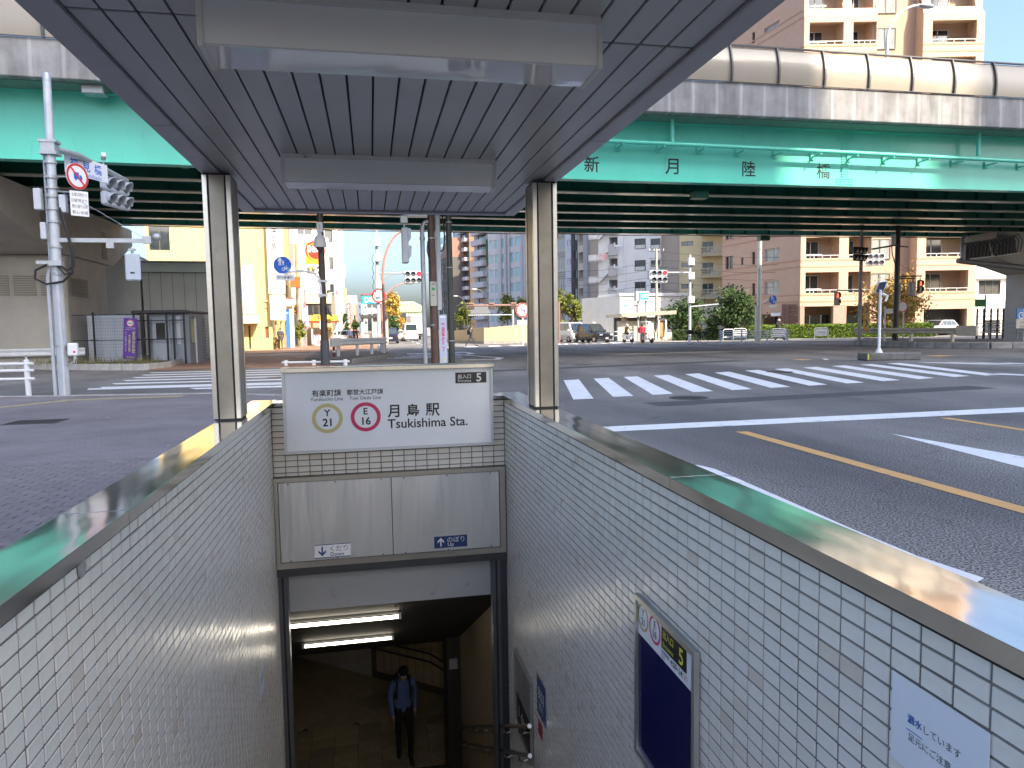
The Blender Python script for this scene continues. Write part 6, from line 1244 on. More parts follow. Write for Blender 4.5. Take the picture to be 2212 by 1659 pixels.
vs2 = thing('vertical_sign', 'plain white vertical light box below the lettered signboard', 'sign', (A.x+0.62, 59.3, 0)); MB().bev(-0.62, 0, zl_, 0.55, 0.3, zt6, 0.03).build('light_box', mat('sign_white', (0.78, 0.78, 0.78)), vs2); MB().box(0.55, 0.1, zl_+0.5, 0.75, 0.2, zl_+0.6).build('bracket', galv, vs2)
bs2 = thing('banner_flag', 'narrow blue banner flag at the foot of the yellow hall', 'banner', (PY(*zA(868, 1200), 62).x, 62, 0.05)); MB().bev(-0.16, 0, 0.1, 0.16, 0.03, 3.3, 0.01).build('cloth', mat('banner_blue', (0.04, 0.15, 0.6), rough=0.6), bs2); MB().bev(0.17, 0, 0.1, 0.5, 0.03, 3.3, 0.01).build('white_strip', white_paint, bs2)
# ---- filling station
Yg_ = 72
gs = thing('filling_station', 'filling station with yellow banner roof and office behind the dark pole', 'filling station', (PY(*zA(1160, 1290), Yg_).x, Yg_, 0))
gx = lambda x: PY(*zA(x, 1000), Yg_).x - gs.location.x
gz_ = lambda y: PY(*zA(1300, y), Yg_).z
MB().box(gx(930), 4, 0, gx(1480), 12, gz_(540)).build('office', wallmat('station_tan', (0.32, 0.28, 0.2)), gs); MB().box(gx(950), 3.9, gz_(860), gx(1470), 3.999, gz_(715)).build('window_band', gl_dark, gs)
for x in (1000, 1090, 1180, 1270, 1360, 1440): MB().box(gx(x), 3.86, gz_(860), gx(x)+0.12, 3.899, gz_(715)).build('mullion', frame_d, gs)
MB().box(gx(940), 3.7, gz_(700), gx(1480), 3.99, gz_(560)).build('fascia', mat('fascia_beige', (0.5, 0.45, 0.35), rough=0.6), gs)
MB().prism([(gx(1170), gz_(965)), (gx(1580), gz_(975)), (gx(1580), gz_(890)), (gx(1240), gz_(880))], 'y', -0.2, 2.5).build('banner_roof', mat('banner_roof_yellow', (0.75, 0.55, 0.05), rough=0.5), gs)
MB().box(gx(1165), -0.25, gz_(995), gx(1590), 2.6, gz_(968)).build('red_edge', mat('edge_red', (0.5, 0.04, 0.02), rough=0.5), gs)
text('こみ直し', gs, (gx(1290), -0.205, gz_(920)), w=gx(1370)-gx(1205), h=gz_(895)-gz_(948), m=mat('char_red', (0.62, 0.04, 0.12)), bold=0.03)
MB().box(gx(1350), -0.3, gz_(1270), gx(1400), -0.24, gz_(1100)).build('yellow_flag', yl, gs); MB().box(gx(1325), -0.3, gz_(1090), gx(1400), -0.24, gz_(960)).build('white_flag', white_paint, gs)
MB().bev(gx(1240), -0.6, 0.1, gx(1330), -0.5, gz_(1175), 0.02).build('price_board', mat('sign_white', (0.78, 0.78, 0.78)), gs); text('灯\n油', gs, (gx(1285), -0.603, gz_(1235)), h=1.0, m=mat('char_red', (0.62, 0.04, 0.12)), bold=0.03)
for x in (1200, 1560): MB().cyl((gx(x), 0.6, 0), (gx(x), 0.6, gz_(970)), 0.09, n=8).build('column', white_paint, gs)
gp_ = thing('pylon_sign', 'silver filling station pylon with a red and orange swirl sign panel', 'sign', (PY(*zA(1075, 1290), 70).x, 70, 0)); px_ = lambda x: PY(*zA(x, 1000), 70).x - gp_.location.x; pzz = lambda y: PY(*zA(1100, y), 70).z
MB().cyl((0, 0, 0), (0, 0, pzz(-140)), 0.42, n=20).build('column', mat('pylon_silver', (0.6, 0.6, 0.6), rough=0.3, metal=0.7), gp_, True)
for y in (130, 440, 745): MB().cyl((0, 0, pzz(y)), (0, 0, pzz(y)+0.08), 0.44, n=20).build('band', galv, gp_)
MB().bev(px_(1110), -0.3, pzz(530), px_(1490), 0.3, pzz(-230), 0.04).build('sign_box', mat('sign_white', (0.78, 0.78, 0.78)), gp_)
xa, xb, zz0, zz1 = px_(1160), px_(1390), pzz(150), pzz(-160)
MB().box(xa, -0.33, zz0, xb, -0.301, zz1).build('logo_panel', mat('logo_orange', (0.85, 0.36, 0.03), rough=0.4), gp_)
cxx, czz, rr = (xa+xb)/2+0.15, (zz0+zz1)/2+0.25, (zz1-zz0)*0.46
disc(gp_, (cxx, -0.334, czz), rr, mat('logo_red', (0.62, 0.03, 0.012), rough=0.4), name='logo_disc'); ring(gp_, (cxx+0.05, -0.336, czz-0.08), rr*0.78, rr*0.88, MATS['logo_orange'], name='logo_ring'); disc(gp_, (cxx+0.12, -0.338, czz-0.12), rr*0.66, MATS['logo_red'], name='logo_disc')
text('ENEOS', gp_, (cxx, -0.342, czz+0.15), w=(xb-xa)*0.94, h=0.62, m=white_ink, bold=0.03)
MB().box(px_(1175), -0.32, pzz(290), px_(1400), -0.301, pzz(185)).build('sub_panel', mat('panel_dark', (0.09, 0.08, 0.07), rough=0.4), gp_); text('T', gp_, (px_(1225), -0.323, pzz(235)), h=0.6, m=yl, bold=0.03); text('24', gp_, (px_(1320), -0.323, pzz(235)), h=0.55, m=white_ink, bold=0.03)
MB().bev(px_(925), -0.5, pzz(490), px_(1070), -0.42, pzz(335), 0.02).build('orange_panel', mat('panel_orange', (0.75, 0.10, 0.02), rough=0.5), gp_)
MB().bev(px_(920), -0.2, pzz(165), px_(985), 0.1, pzz(-150), 0.02).build('red_side_sign', mat('faded_pink', (0.5, 0.22, 0.2), rough=0.5), gp_)
MB().bev(px_(1075), -0.5, pzz(1050), px_(1165), -0.44, pzz(755), 0.02).build('flag', mat('flag_blue', (0.10, 0.16, 0.55), rough=0.6, col2=(0.6, 0.62, 0.75), scale=1.0), gp_); text('\n'.join('洗車コーティング'), gp_, (px_(1120), -0.505, pzz(900)), w=0.35, h=2.6, m=red_ink)
MB().bev(px_(950), 0.2, pzz(870), px_(1015), 0.4, pzz(730), 0.02).build('green_sign', mat('sign_amber', (0.6, 0.3, 0.05), rough=0.5), gp_); text('S', gp_, (px_(980), 0.195, pzz(815)), h=0.6, m=ink, bold=0.03)
# ---- left: white blocks and hanging shop signs along the far street
W5 = Fac('apartment_block', 'tall white block behind the filling station pylon', (PY(*zA(915, 600), 84).x, 84), (PY(*zA(1620, 600), 86).x, 86), 24, wallmat('block_white', (0.56, 0.545, 0.51)), 14)
for r in range(4): W5.win(0.9, 9.3+r*3.1, 2.6, 10.8+r*3.1, mull=1)
for r in range(5): W5.win(W5.w-1.6, 5.5+r*3.1, W5.w-0.7, 6.9+r*3.1, mull=0, fmx=frame_d)
W5.done()
W6 = Fac('apartment_block', 'white balcony block edge beyond the filling station with dark windows', (PY(*zA(1622, 600), 86.5).x, 86.5), (PY(*zA(1690, 600), 150).x, 150), 22, wallmat('block_white2', (0.62, 0.61, 0.58)), 10)
for r in range(6):
    for k in range(6): W6.win(4+k*10, 3.0+r*3.1, 9+k*10, 5.0+r*3.1, mull=1)
W6.done()
for lb, xs_, y0, y1, Y_, mm, ch in (('purple and white vertical car wash sign on the left street', (1530, 1605), 510, 785, 83, mat('sign_lilac', (0.5, 0.45, 0.6), rough=0.5), '洗車ステーション'), ('green and white vertical shop sign on the left street', (1660, 1710), 500, 715, 95, mat('sign_palegreen', (0.35, 0.55, 0.2), rough=0.5), None), ('white and blue vertical shop sign high on the left street', (1645, 1695), 155, 340, 95, mat('sign_paleblue', (0.5, 0.6, 0.7), rough=0.5), None), ('dark red vertical restaurant sign on the left street', (1715, 1762), 715, 1030, 110, mat('sign_maroon', (0.28, 0.04, 0.05), rough=0.5), '肉大衆酒場')):
    xa = PY(*zA(xs_[0], y0), Y_).x; xb = PY(*zA(xs_[1], y0), Y_).x; za = PY(*zA(1600, y0), Y_).z; zb2 = PY(*zA(1600, y1), Y_).z
    t = thing('hanging_sign', lb, 'sign', ((xa+xb)/2, Y_, zb2)); MB().bev(-(xb-xa)/2, 0, 0, (xb-xa)/2, 0.3, za-zb2, 0.03).build('board', mm, t); MB().box(-(xb-xa)/2-0.6, 0.1, (za-zb2)*0.8, -(xb-xa)/2, 0.2, (za-zb2)*0.8+0.1).build('bracket', galv, t); 
    if ch: text('\n'.join(ch), t, (0, -0.004, (za-zb2)/2), w=(xb-xa)*0.6, h=(za-zb2)*0.9, m=white_ink if 'red' in lb else mat('char_red', (0.62, 0.04, 0.12)), bold=0.03)
# far end of the street
for i, (x0, x1, y0, Y_, c, lb) in enumerate(((1705, 1860, 600, 230, (0.45, 0.36, 0.33), 'pinkish far block at the end of the left street'), (1740, 1850, 725, 190, (0.50, 0.25, 0.22), 'red brick far block at the end of the left street'), (1855, 1915, 700, 300, (0.30, 0.38, 0.46), 'blue-grey far tower at the end of the left street'), (1910, 2010, 720, 320, (0.36, 0.42, 0.34), 'greenish far block behind the distant metro entrance'))):
    a_ = PY(*zA(x0, y0), Y_); b_ = PY(*zA(x1, y0), Y_); F = Fac('far_block', lb, (a_.x, Y_), (b_.x, Y_), a_.z, wallmat('far_%d' % i, c, var=0.08), 20)
    n = max(2, int(F.w/5)); fl = int(F.h/3.2)
    for r in range(1, fl):
        for k in range(n): F.win(F.w*(k+0.2)/n, r*3.2+0.8, F.w*(k+0.8)/n, r*3.2+2.2, mull=0)
    F.done()
# ---- distant metro entrance at the centre-left, and green ramp shelter
Ym = 74
me_ = thing('metro_entrance', 'distant grey metro entrance shelter left of the concrete pole', 'shelter', (PY(*zB(70, 1400), Ym).x, Ym, 0)); mx_ = lambda x: PY(*zB(x, 1300), Ym).x - me_.location.x; mz_ = lambda y: PY(*zB(200, y), Ym).z
MB().bev(mx_(62), -0.5, mz_(1215), mx_(390), 3, mz_(1178), 0.03).build('roof', darksteel, me_); 
for x0, x1 in ((68, 98), (190, 275), (355, 388)): MB().box(mx_(x0), 0, 0.2, mx_(x1), 0.5, mz_(1216)).build('pillar', mat('pillar_stone', (0.36, 0.35, 0.32), rough=0.6), me_)
MB().box(mx_(70), 0.1, 0, mx_(385), 2.5, 1.1).build('parapet', mat('pillar_stone', (0.36, 0.35, 0.32)), me_); MB().bev(mx_(125), -0.3, mz_(1165), mx_(240), 0.0, mz_(1095), 0.02).build('name_board', mat('sign_white', (0.78, 0.78, 0.78)), me_); MB().bev(mx_(190), -0.35, mz_(1165), mx_(262), 0.1, mz_(1105), 0.03).build('box', galv, me_)
metro_c = mat('metro_cyan', (0.02, 0.36, 0.58), rough=0.35)
def metro_logo(par, c, s, y):                          # rounded white M formed by two loops
    q = MB(); x, z = c
    for e in (-1, 1):
        q.tube([(x+e*0.02*s, y, z-0.12*s), (x+e*0.16*s, y, z+0.14*s), (x+e*0.28*s, y, z+0.16*s), (x+e*0.32*s, y, z+0.02*s), (x+e*0.28*s, y, z-0.16*s), (x+e*0.18*s, y, z-0.18*s), (x+e*0.10*s, y, z-0.02*s), (x-e*0.03*s, y, z+0.14*s)], 0.045*s, 5)
    q.build('logo', white_ink, par)
ms = thing('metro_sign', 'cyan metro sign box beside the distant metro entrance', 'sign', (PY(*zB(190, 1000), Ym-0.6).x, Ym-0.6, 0)); w_ = 0.95; zt_ = mz_(950); zb2 = mz_(1045); MB().bev(-w_, 0, zb2, w_*0.6, 0.5, zt_, 0.03).build('box', metro_c, ms); MB().bev(w_*0.6+0.01, 0, zb2, w_*1.2, 0.5, zt_, 0.03).build('side', white_paint, ms); metro_logo(ms, (-0.2, (zt_+zb2)/2), 1.5, -0.02); MB().cyl((0, 0.25, 0), (0, 0.25, zb2), 0.08, n=8).build('post', galv, ms); MB().bev(-w_-0.1, -0.05, zt_+0.01, w_*1.25, 0.55, zt_+0.22, 0.03).build('cap', mat('cap_dark_red', (0.2, 0.08, 0.07), rough=0.5), ms)
Yt = 150
gsx = lambda x: PY(*zB(x, 1100), Yt).x; gsz = lambda y: PY(*zB(600, y), Yt).z
sht = thing('ramp_shelter', 'pale green framed ramp shelter with white panels far down the road', 'shelter', (gsx(590), Yt, 0)); X_ = lambda x: gsx(x) - gsx(590)
MB().box(X_(600), 0, gsz(1290), X_(790), 0.5, gsz(1140)).build('white_wall', mat('shelter_white', (0.62, 0.64, 0.56), rough=0.6), sht)
gpl = mat('shelter_green', (0.36, 0.46, 0.32), rough=0.5)
for k in range(9): MB().tube([(X_(420+k*42), -0.2, gsz(1045+(k-4)**2*0.6)), (X_(470+k*34), -0.2, gsz(1145))], 0.35, 5).build('rib', gpl, sht)
MB().tube([(X_(400), 0, gsz(1075)), (X_(480), 0, gsz(1048)), (X_(690), 0, gsz(1046)), (X_(760), 0, gsz(1085)), (X_(785), 0, gsz(1140))], 0.5, 6).build('rib', gpl, sht); MB().box(X_(400), 0.2, gsz(1145), X_(790), 0.6, gsz(1125)).build('beam', gpl, sht)
for k in range(6): MB().box(X_(628+k*28), -0.15, gsz(1290), X_(628+k*28)+0.4, -0.01, gsz(1140)).build('post', gpl, sht)
MB().prism([(X_(460), gsz(1325)), (X_(775), gsz(1325)), (X_(745), gsz(1283)), (X_(490), gsz(1285))], 'y', -4, -1).build('red_barrier', mat('barrier_red', (0.5, 0.2, 0.14), rough=0.6, col2=(0.62, 0.55, 0.5), scale=0.6), sht)
MB().prism([(X_(440), 0.1), (X_(900), 0.1), (X_(860), gsz(1330)), (X_(470), gsz(1330))], 'y', -3, 4).build('ramp_wall', mat('ramp_grey', (0.24, 0.26, 0.3), rough=0.8), sht)
# ---- right-hand row, from far to near
def row(lb, x0, Y0, x1, Y1, ytop, zz, m, nm='office_block', h=None, depth=18):
    a_ = PY(*zz(x0, ytop), Y0); b_ = PY(*zz(x1, ytop), Y1); return Fac(nm, lb, (a_.x, Y0), (b_.x, Y1), h or a_.z, m, depth)
F = row('dark lattice-clad block behind the pole cluster', 985, 240, 1090, 225, 480, zB, wallmat('lattice_dark', (0.10, 0.095, 0.09)), h=PY(*zB(1000, 540), 240).z)
for r in range(10):
    for k in range(4): F.win(F.w*(k+0.1)/4, 3+r*2.9, F.w*(k+0.35+0.4*((r*3+k*5) % 3)/2)/4, 5+r*2.9, mull=0, gm=gl_pale if (r+k) % 3 == 0 else gl_dark, fmx=frame_d)
F.done(); MB().prism([(0, 0), (F.w, 0), (F.w, 6)], 'y', 0, 8).build('sloping_roof', mat('roof_brown', (0.24, 0.14, 0.11), rough=0.7), F.t, loc=(0, 0, F.h))
F = row('grey residential tower right of the green pole', 1152, 245, 1242, 232, 170, zB, wallmat('tower_grey', (0.55, 0.54, 0.55)), 'apartment_block', h=62)
for r in range(17):
    for k in range(2): F.win(F.w*(k+0.25)/2, 3+r*3.3, F.w*(k+0.62)/2, 4.8+r*3.3, mull=0)
F.done()
F = row('brown tower with white stacked balconies', 1242, 231, 1345, 222, 150, zB, wallmat('tower_brown', (0.14, 0.11, 0.10)), 'apartment_block', h=64)
for r in range(19): 
    F.win(F.w*0.1, 2.2+r*3.0, F.w*0.55, 4.2+r*3.0, mull=1, fmx=frame_d); MB().bev(F.w*0.02, -1.4, 1.6+r*3.0, F.w*0.95, -0.01, 2.7+r*3.0, 0.05).build('balcony', mat('balcony_white', (0.6, 0.6, 0.62), rough=0.6), F.t)
F.done()
F0 = F
F = row('plain peach gable wall of the balcony tower', 1345, 221, 1430, 219, 150, zB, wallmat('gable_peach', (0.62, 0.40, 0.22)), 'apartment_block', h=64); F.done(); absorb(F0.t, F.t)
F = row('narrow white block with stepped balconies beside the grey offices', 1405, 200, 1568, 192, 200, zB, wallmat('block_palegrey', (0.46, 0.46, 0.47)), 'apartment_block', h=PY(*zB(1500, 205), 195).z)
zb0 = 1.5
for r in range(9):
    z = PY(*zB(1500, 1165-r*126), 195).z; F.win(F.w*0.28, z, F.w*0.88, z+PY(*zB(1500, 1100), 195).z-PY(*zB(1500, 1160), 195).z, mull=2, fmx=frame_d); MB().bev(F.w*0.1, -1.6, z-8.3+0.0 if False else z-PY(*zB(1500,1100),195).z+PY(*zB(1500,1166),195).z, F.w*0.96, -0.01, z-0.02, 0.05).build('balcony', mat('balcony_grey', (0.5, 0.5, 0.52), rough=0.6), F.t)
F.done(); MB().box(F.w*0.9, -0.4, 25, F.w*1.08, 10, F.h-9).build('orange_fin', mat('fin_orange', (0.5, 0.2, 0.07), rough=0.6), F.t); MB().box(F.w*0.9, -0.4, F.h-8.9, F.w*1.08, 10, F.h-2).build('green_fin', mat('fin_green', (0.02, 0.35, 0.12), rough=0.6), F.t)
F = row('grey office block with rows of cyan windows beyond the right post', 1570, 178, 2080, 165, 170, zB, wallmat('office_grey', (0.52, 0.51, 0.52)), h=48, depth=30)
for r in range(12):
    for c in ((1588, 1632), (1650, 1690), (1718, 1760), (1820, 1875), (1895, 1955), (2010, 2060)):
        (xa, za), (xb, zb2) = F.at(zB(c[0], 340+ r*0)), F.at(zB(c[1], 340)); z = 3.0 + r*3.62; F.win(xa, z, xb, z+2.2, mull=2, gm=gl_sky_tint, fmx=frame_w)
F.done()
for c in (1700, 1785, 1800, 1970, 1995): xa = F.at(zB(c, 340))[0]; MB().box(xa, -0.5, 0, xa+1.1, -0.01, 48).build('fin', mat('fin_grey', (0.42, 0.42, 0.45), rough=0.6), F.t)
F = row('grey ribbed office block with wide windows right of the steel post', 60, 146, 372, 138, 180, zC, wallmat('office_stone', (0.42, 0.40, 0.38)), h=44, depth=30)
for r in range(9):
    z = PY(*zC(300, 620-(r-3)*0), 142).z; z = 5.2 + (r-1)*3.9
    F.win(F.w*0.08, z, F.w*0.5, z+2.3, mull=4, gm=gl_pale); F.win(F.w*0.55, z, F.w*0.97, z+2.3, mull=4, gm=gl_pale)
    for k in range(3): MB().box(0, -0.06, z+2.45+k*0.4, F.w, -0.005, z+2.6+k*0.4).build('rib', mat('rib_stone', (0.24, 0.235, 0.225), rough=0.7), F.t)
F.done()
F0 = F
F = row('white corner pier of the ribbed office block', 374, 136, 446, 134, 180, zC, wallmat('pier_white', (0.5, 0.52, 0.58)), h=44); F.done(); absorb(F0.t, F.t)
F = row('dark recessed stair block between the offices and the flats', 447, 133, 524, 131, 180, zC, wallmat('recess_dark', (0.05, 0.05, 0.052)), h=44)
for r in range(11): F.win(F.w*0.45, 3.5+r*3.6, F.w*0.9, 5.2+r*3.6, mull=0, fmx=frame_d); rail(F.t, 0, F.w, 2.6+r*3.6, -0.9, 1.0, frame_d)
F.done()
F = row('beige flats with recessed balconies left of the white stair building', 526, 118, 675, 113, 180, zC, wallmat('flats_beige', (0.46, 0.41, 0.37)), 'apartment_block', h=40)
zf = [PY(*zC(580, y), 116).z for y in (1200, 985, 770, 560, 345)]; pitch = (zf[-1]-zf[0])/4
for r in range(10):
    z = zf[0] + r*pitch; F.win(F.w*0.06, z+0.05, F.w*0.62, z+pitch*0.62, mull=1, y=1.0, fmx=frame_d); rail(F.t, F.w*0.06, F.w*0.62, z-0.1, 0.0, 0.55, frame_w)
F.done(t=1.1); MB().box(F.w*0.68, -0.6, 0, F.w*1.0, -0.01, 40).build('column', mat('column_grey', (0.30, 0.30, 0.32), rough=0.7), F.t)
# white stair building
st_ = row('white building with an outside stair and curved landings', 770, 95, 1512, 90, 180, zC, wallmat('stair_white', (0.70, 0.70, 0.70)), 'stair_building', h=32, depth=14)
for r in range(6):
    for (xa, xb) in ((1203, 1335), (1392, 1508)):
        (x0, z0), (x1, z1) = st_.at(zC(xa, 910-r*257+515-257)), st_.at(zC(xb, 778-r*257+515-257))
        if z1 < 31 and z0 > 3: st_.win(x0, z0, x1, z1, mull=1, gm=gl_dark, fmx=frame_d); MB().bev(x0+0.1, -0.1, z0+0.05, x1-0.1, 0.12, z0+(z1-z0)*0.38, 0.03).build('air_unit', mat('box_pale', (0.55, 0.55, 0.54)), st_.t)
    (x0, z0), (x1, z1) = st_.at(zC(902, 860-r*255+255)), st_.at(zC(1000, 755-r*255+255))
    if z1 < 31 and z0 > 1: st_.hole(x0, z0, x1, z1)
st_.done(body=True, back=mat('stair_inner', (0.22, 0.21, 0.2), rough=0.8), t=1.2)
swm = mat('stair_rail_white', (0.62, 0.61, 0.60), rough=0.6)
for r in range(6):
    y0 = 975 - r*255 + 255
    def S(x, y): a = st_.at(zC(x, y)); return a
    (xa, za), (xb, zb2), (xc, zc2) = S(672, y0-245+0), S(790, y0-245), S(905, y0-370)
    h = S(672, y0-245)[1] - S(672, y0-165)[1]
    if za > 30 or za < 2: continue
    q = MB(); n = 8; cx_ = (xa+xb)/2; rr = (xb-xa)/2        # curved landing
    P = [(cx_ - rr*math.cos(math.pi*k/n*0.5) if False else cx_ + rr*math.cos(math.pi - math.pi*k/n), -0.6 - rr*0.8*math.sin(math.pi*k/n)) for k in range(n+1)]
    q.prism(P + [(xb, 0), (xa, 0)], 'z', za-h, za-h+0.15)
    for p0, p1 in zip(P, P[1:]): q.face([(p0[0], p0[1], za-h), (p1[0], p1[1], za-h), (p1[0], p1[1], za), (p0[0], p0[1], za)]); q.face([(p1[0], p1[1]+0.08, za-h), (p0[0], p0[1]+0.08, za-h), (p0[0], p0[1]+0.08, za), (p1[0], p1[1]+0.08, za)])
    q.build('landing', swm, st_.t)
    q = MB(); q.face([(xb, -0.8, za-h), (xc, -0.8, zc2-h), (xc, -0.8, zc2), (xb, -0.8, za)]); q.face([(xb, -0.7, za), (xc, -0.7, zc2), (xc, -0.7, zc2-h), (xb, -0.7, za-h)]); q.face([(xb, -0.8, za-h), (xb, -0.01, za-h), (xc, -0.01, zc2-h), (xc, -0.8, zc2-h)]); q.build('stair_flight', swm, st_.t)
    xd = S(1005, y0-370)[0]; MB().box(xc, -0.82, zc2-h*1.5, xd, -0.72, zc2+0.05).build('balcony_wall', mat('balcony_wall', (0.42, 0.41, 0.42), rough=0.7), st_.t); MB().box(xc, -0.71, zc2-h*1.5, xd, -0.01, zc2-h*1.5+0.15).build('balcony_floor', swm, st_.t)
    (x5, z5_) = S(985, y0-350); (x6, _) = S(1090, y0-350); MB().tube([(x5, -0.9, z5_+0.5), (x5, -0.9, z5_), (x6, -0.9, z5_)], 0.12, 6).build('pipe', white_paint, st_.t)
if True:
    (xa, za), (xb, zb2) = st_.at(zC(680, 495)), st_.at(zC(790, 545)); t = thing('banner', 'small red-lettered banner on the curved stair landing', 'banner', st_.A + st_.u*((xa+xb)/2) + Vector((0, -3.4, (za+zb2)/2)), math.atan2(st_.u.y, st_.u.x)); MB().box(-(xb-xa)*0.45, 0, -(za-zb2)*0.6, (xb-xa)*0.45, 0.03, (za-zb2)*0.6).build('cloth', mat('banner_pale', (0.66, 0.56, 0.54), rough=0.6), t); text('テナント募集', t, (0, -0.004, 0.1), w=(xb-xa)*0.8, h=1.0, m=red_ink)
MB().tube([(st_.at(zC(1090, 300))[0], -0.15, 2), (st_.at(zC(1090, 300))[0], -0.15, 31)], 0.12, 6).build('downpipe', white_paint, st_.t)
F = row('beige blank gable between the stair building and the yellow flats', 1514, 91, 1730, 89.5, 200, zC, wallmat('gable_beige', (0.42, 0.36, 0.31)), 'apartment_block', h=30); F.done()
yf = row('cream yellow flats with railed balconies before the overhead wires', 236, 89.3, 790, 86, 60, zD, wallmat('flats_cream', (0.68, 0.56, 0.34)), 'apartment_block', h=30)
for r in range(8):
    (x0, z0), (x1, z1) = yf.at(zD(262, 218-(r-3)*265)), yf.at(zD(408, 155-(r-3)*265))
    if 1.5 < z0 < 28: yf.win(x0, z0, x1, z1, mull=1, gm=gl_pale, fmx=frame_d)
    (x0, z0), (x1, z1) = yf.at(zD(520, 300-(r-3)*262)), yf.at(zD(662, 155-(r-3)*262))
    if 1.0 < z0 < 28:
        yf.win(x0, z0, x1, z1, mull=1, gm=gl_dark, fmx=frame_w)
        (xa, zs), (xb, zr_) = yf.at(zD(520, 345-(r-3)*262)), yf.at(zD(790, 228-(r-3)*262))
        MB().box(xa, -1.4, zs-0.15, xb, -0.01, zs+0.1).build('balcony_slab', mat('slab_cream', (0.6, 0.5, 0.32), rough=0.8), yf.t); rail(yf.t, xa, xb, zs+0.1, -1.38, zr_-zs-0.1, mat('rail_cream2', (0.62, 0.55, 0.4), rough=0.6), n=16); MB().box(xa, -1.4, zs+0.1, xa+0.08, -0.01, zr_).build('balcony_side', MATS['slab_cream'], yf.t); MB().bev(xb-1.6, -0.6, zs+0.12, xb-0.7, -0.25, zs+0.75, 0.03).build('air_unit', mat('box_pale', (0.55, 0.55, 0.54)), yf.t)
yf.done()
F = row('low grey garden wall behind the dark trees', 470, 78, 790, 74, 950, zD, wallmat('garden_wall', (0.4, 0.38, 0.36)), 'garden_wall', depth=0.4); F.done(body=False)
# ---- cleaning shop
cs = row('low white shop with a blue cleaning sign behind the taxi', 785, 84, 1030, 78, 960, zC, wallmat('shop_white_shaded', (0.55, 0.54, 0.53)), 'shop', h=PY(*zC(1030, 955), 78).z, depth=9)  # shop front: its shade put into a duller white
cs.winp(zC(815, 1255), zC(985, 1470), mull=2, gm=mat('shop_glass', (0.25, 0.38, 0.5), rough=0.1, spec=0.8)); cs.done()
MB().bev(-0.1, -0.2, cs.h, cs.w+0.2, 9, cs.h+0.35, 0.04).build('parapet', mat('parapet_pale', (0.6, 0.6, 0.6), rough=0.7), cs.t)
(x0, z0), (x1, z1) = cs.at(zC(790, 1240)), cs.at(zC(935, 1170)); sign_panel(cs.t, x0, z0, x1+1.5, z1, mat('sign_sky', (0.12, 0.25, 0.55), rough=0.5)); text('クリーニング', cs.t, ((x0+x1)/2+0.4, -0.115, (z0+z1)/2), w=(x1-x0)*0.7, h=(z1-z0)*0.5, m=yl, bold=0.03)
(x0, z0), (x1, z1) = cs.at(zC(937, 1225)), cs.at(zC(982, 990)); t = thing('vertical_sign', 'blue vertical cleaning sign on the low white shop', 'sign', cs.A + cs.u*((x0+x1)/2) + Vector((-0.1, -0.5, z0)), math.atan2(cs.u.y, cs.u.x)); w_ = (x1-x0); MB().bev(-w_/2, 0, 0, w_/2, 0.2, z1-z0, 0.03).build('board', mat('board_blue', (0.03, 0.1, 0.55), rough=0.4), t); text('ク\nリ\n｜\nニ\nン\nグ', t, (0, -0.004, (z1-z0)*0.42), w=w_*0.66, h=(z1-z0)*0.78, m=white_ink, bold=0.03); MB().lathe([(w_*0.33, -0.004), (w_*0.3, -0.02)], (0, 0, (z1-z0)*0.91), 14, 'y').build('emblem', yl, t)
F = row('right-hand return of the cleaning shop with sunlight put into its whiter colour', 1031, 77.9, 1665, 83, 940, zC, wallmat('shop_white_sunlit', (0.70, 0.68, 0.64)), 'shop', h=cs.h, depth=6); F.winp(zC(1075, 1250), zC(1205, 1390), mull=2, gm=gl_pale); F.done(); absorb(cs.t, F.t)  # same white walls as the front, paler here for the sun on them
for lb, xs_, ys_2, mm, tx in (('red and white shop sign beside the beige flats', (588, 662), (1135, 1205), mat('sign_salmon', (0.55, 0.2, 0.2), rough=0.5, col2=(0.7, 0.65, 0.62), scale=1), None), ('salmon red light box sign above the low shop', (678, 785), (980, 1060), mat('sign_coral', (0.60, 0.14, 0.13), rough=0.5), None)):
    a_ = PY(*zC(xs_[0], ys_2[1]), 86); b_ = PY(*zC(xs_[1], ys_2[0]), 86); t = thing('hanging_sign', lb, 'sign', ((a_.x+b_.x)/2, 86, a_.z)); w_ = b_.x-a_.x; MB().bev(-w_/2, 0, 0, w_/2, 0.3, b_.z-a_.z, 0.03).build('board', mm, t); MB().cyl((0, 0.15, -a_.z), (0, 0.15, 0), 0.1, n=6).build('post', galv, t)
# ---- metro entrance across the road
Ye_ = 66.0
mt = thing('metro_entrance', 'stone-walled metro entrance with a flat steel canopy across the crossing', 'shelter', (PY(*zC(1000, 1400), Ye_).x, Ye_, 0.06)); ex = lambda x: PY(*zC(x, 1300), Ye_).x - mt.location.x; ez = lambda y: PY(*zC(1300, y), Ye_).z - 0.06
MB().prism([(ex(1000), ez(1200)), (ex(1640), ez(1175)), (ex(1640), ez(1130)), (ex(1340), ez(1142)), (ex(1000), ez(1165))], 'y', -1.2, 3.5).build('canopy', mat('canopy_champagne', (0.5, 0.46, 0.38), rough=0.35, metal=0.6), mt)
for x in (1065, 1282): MB().box(ex(x), 0, 1.2, ex(x)+0.45, 0.4, ez(1190)).build('post', mat('post_champagne', (0.4, 0.34, 0.25), rough=0.35, metal=0.6), mt)
wq = mat('ribbed_stone', (0.55, 0.48, 0.38), rough=0.7)
for k in range(9): MB().bev(ex(1000), -0.02, 0.0+k*0.215, ex(1440), 0.3, 0.205+k*0.215, 0.02).build('stone_course', wq, mt)
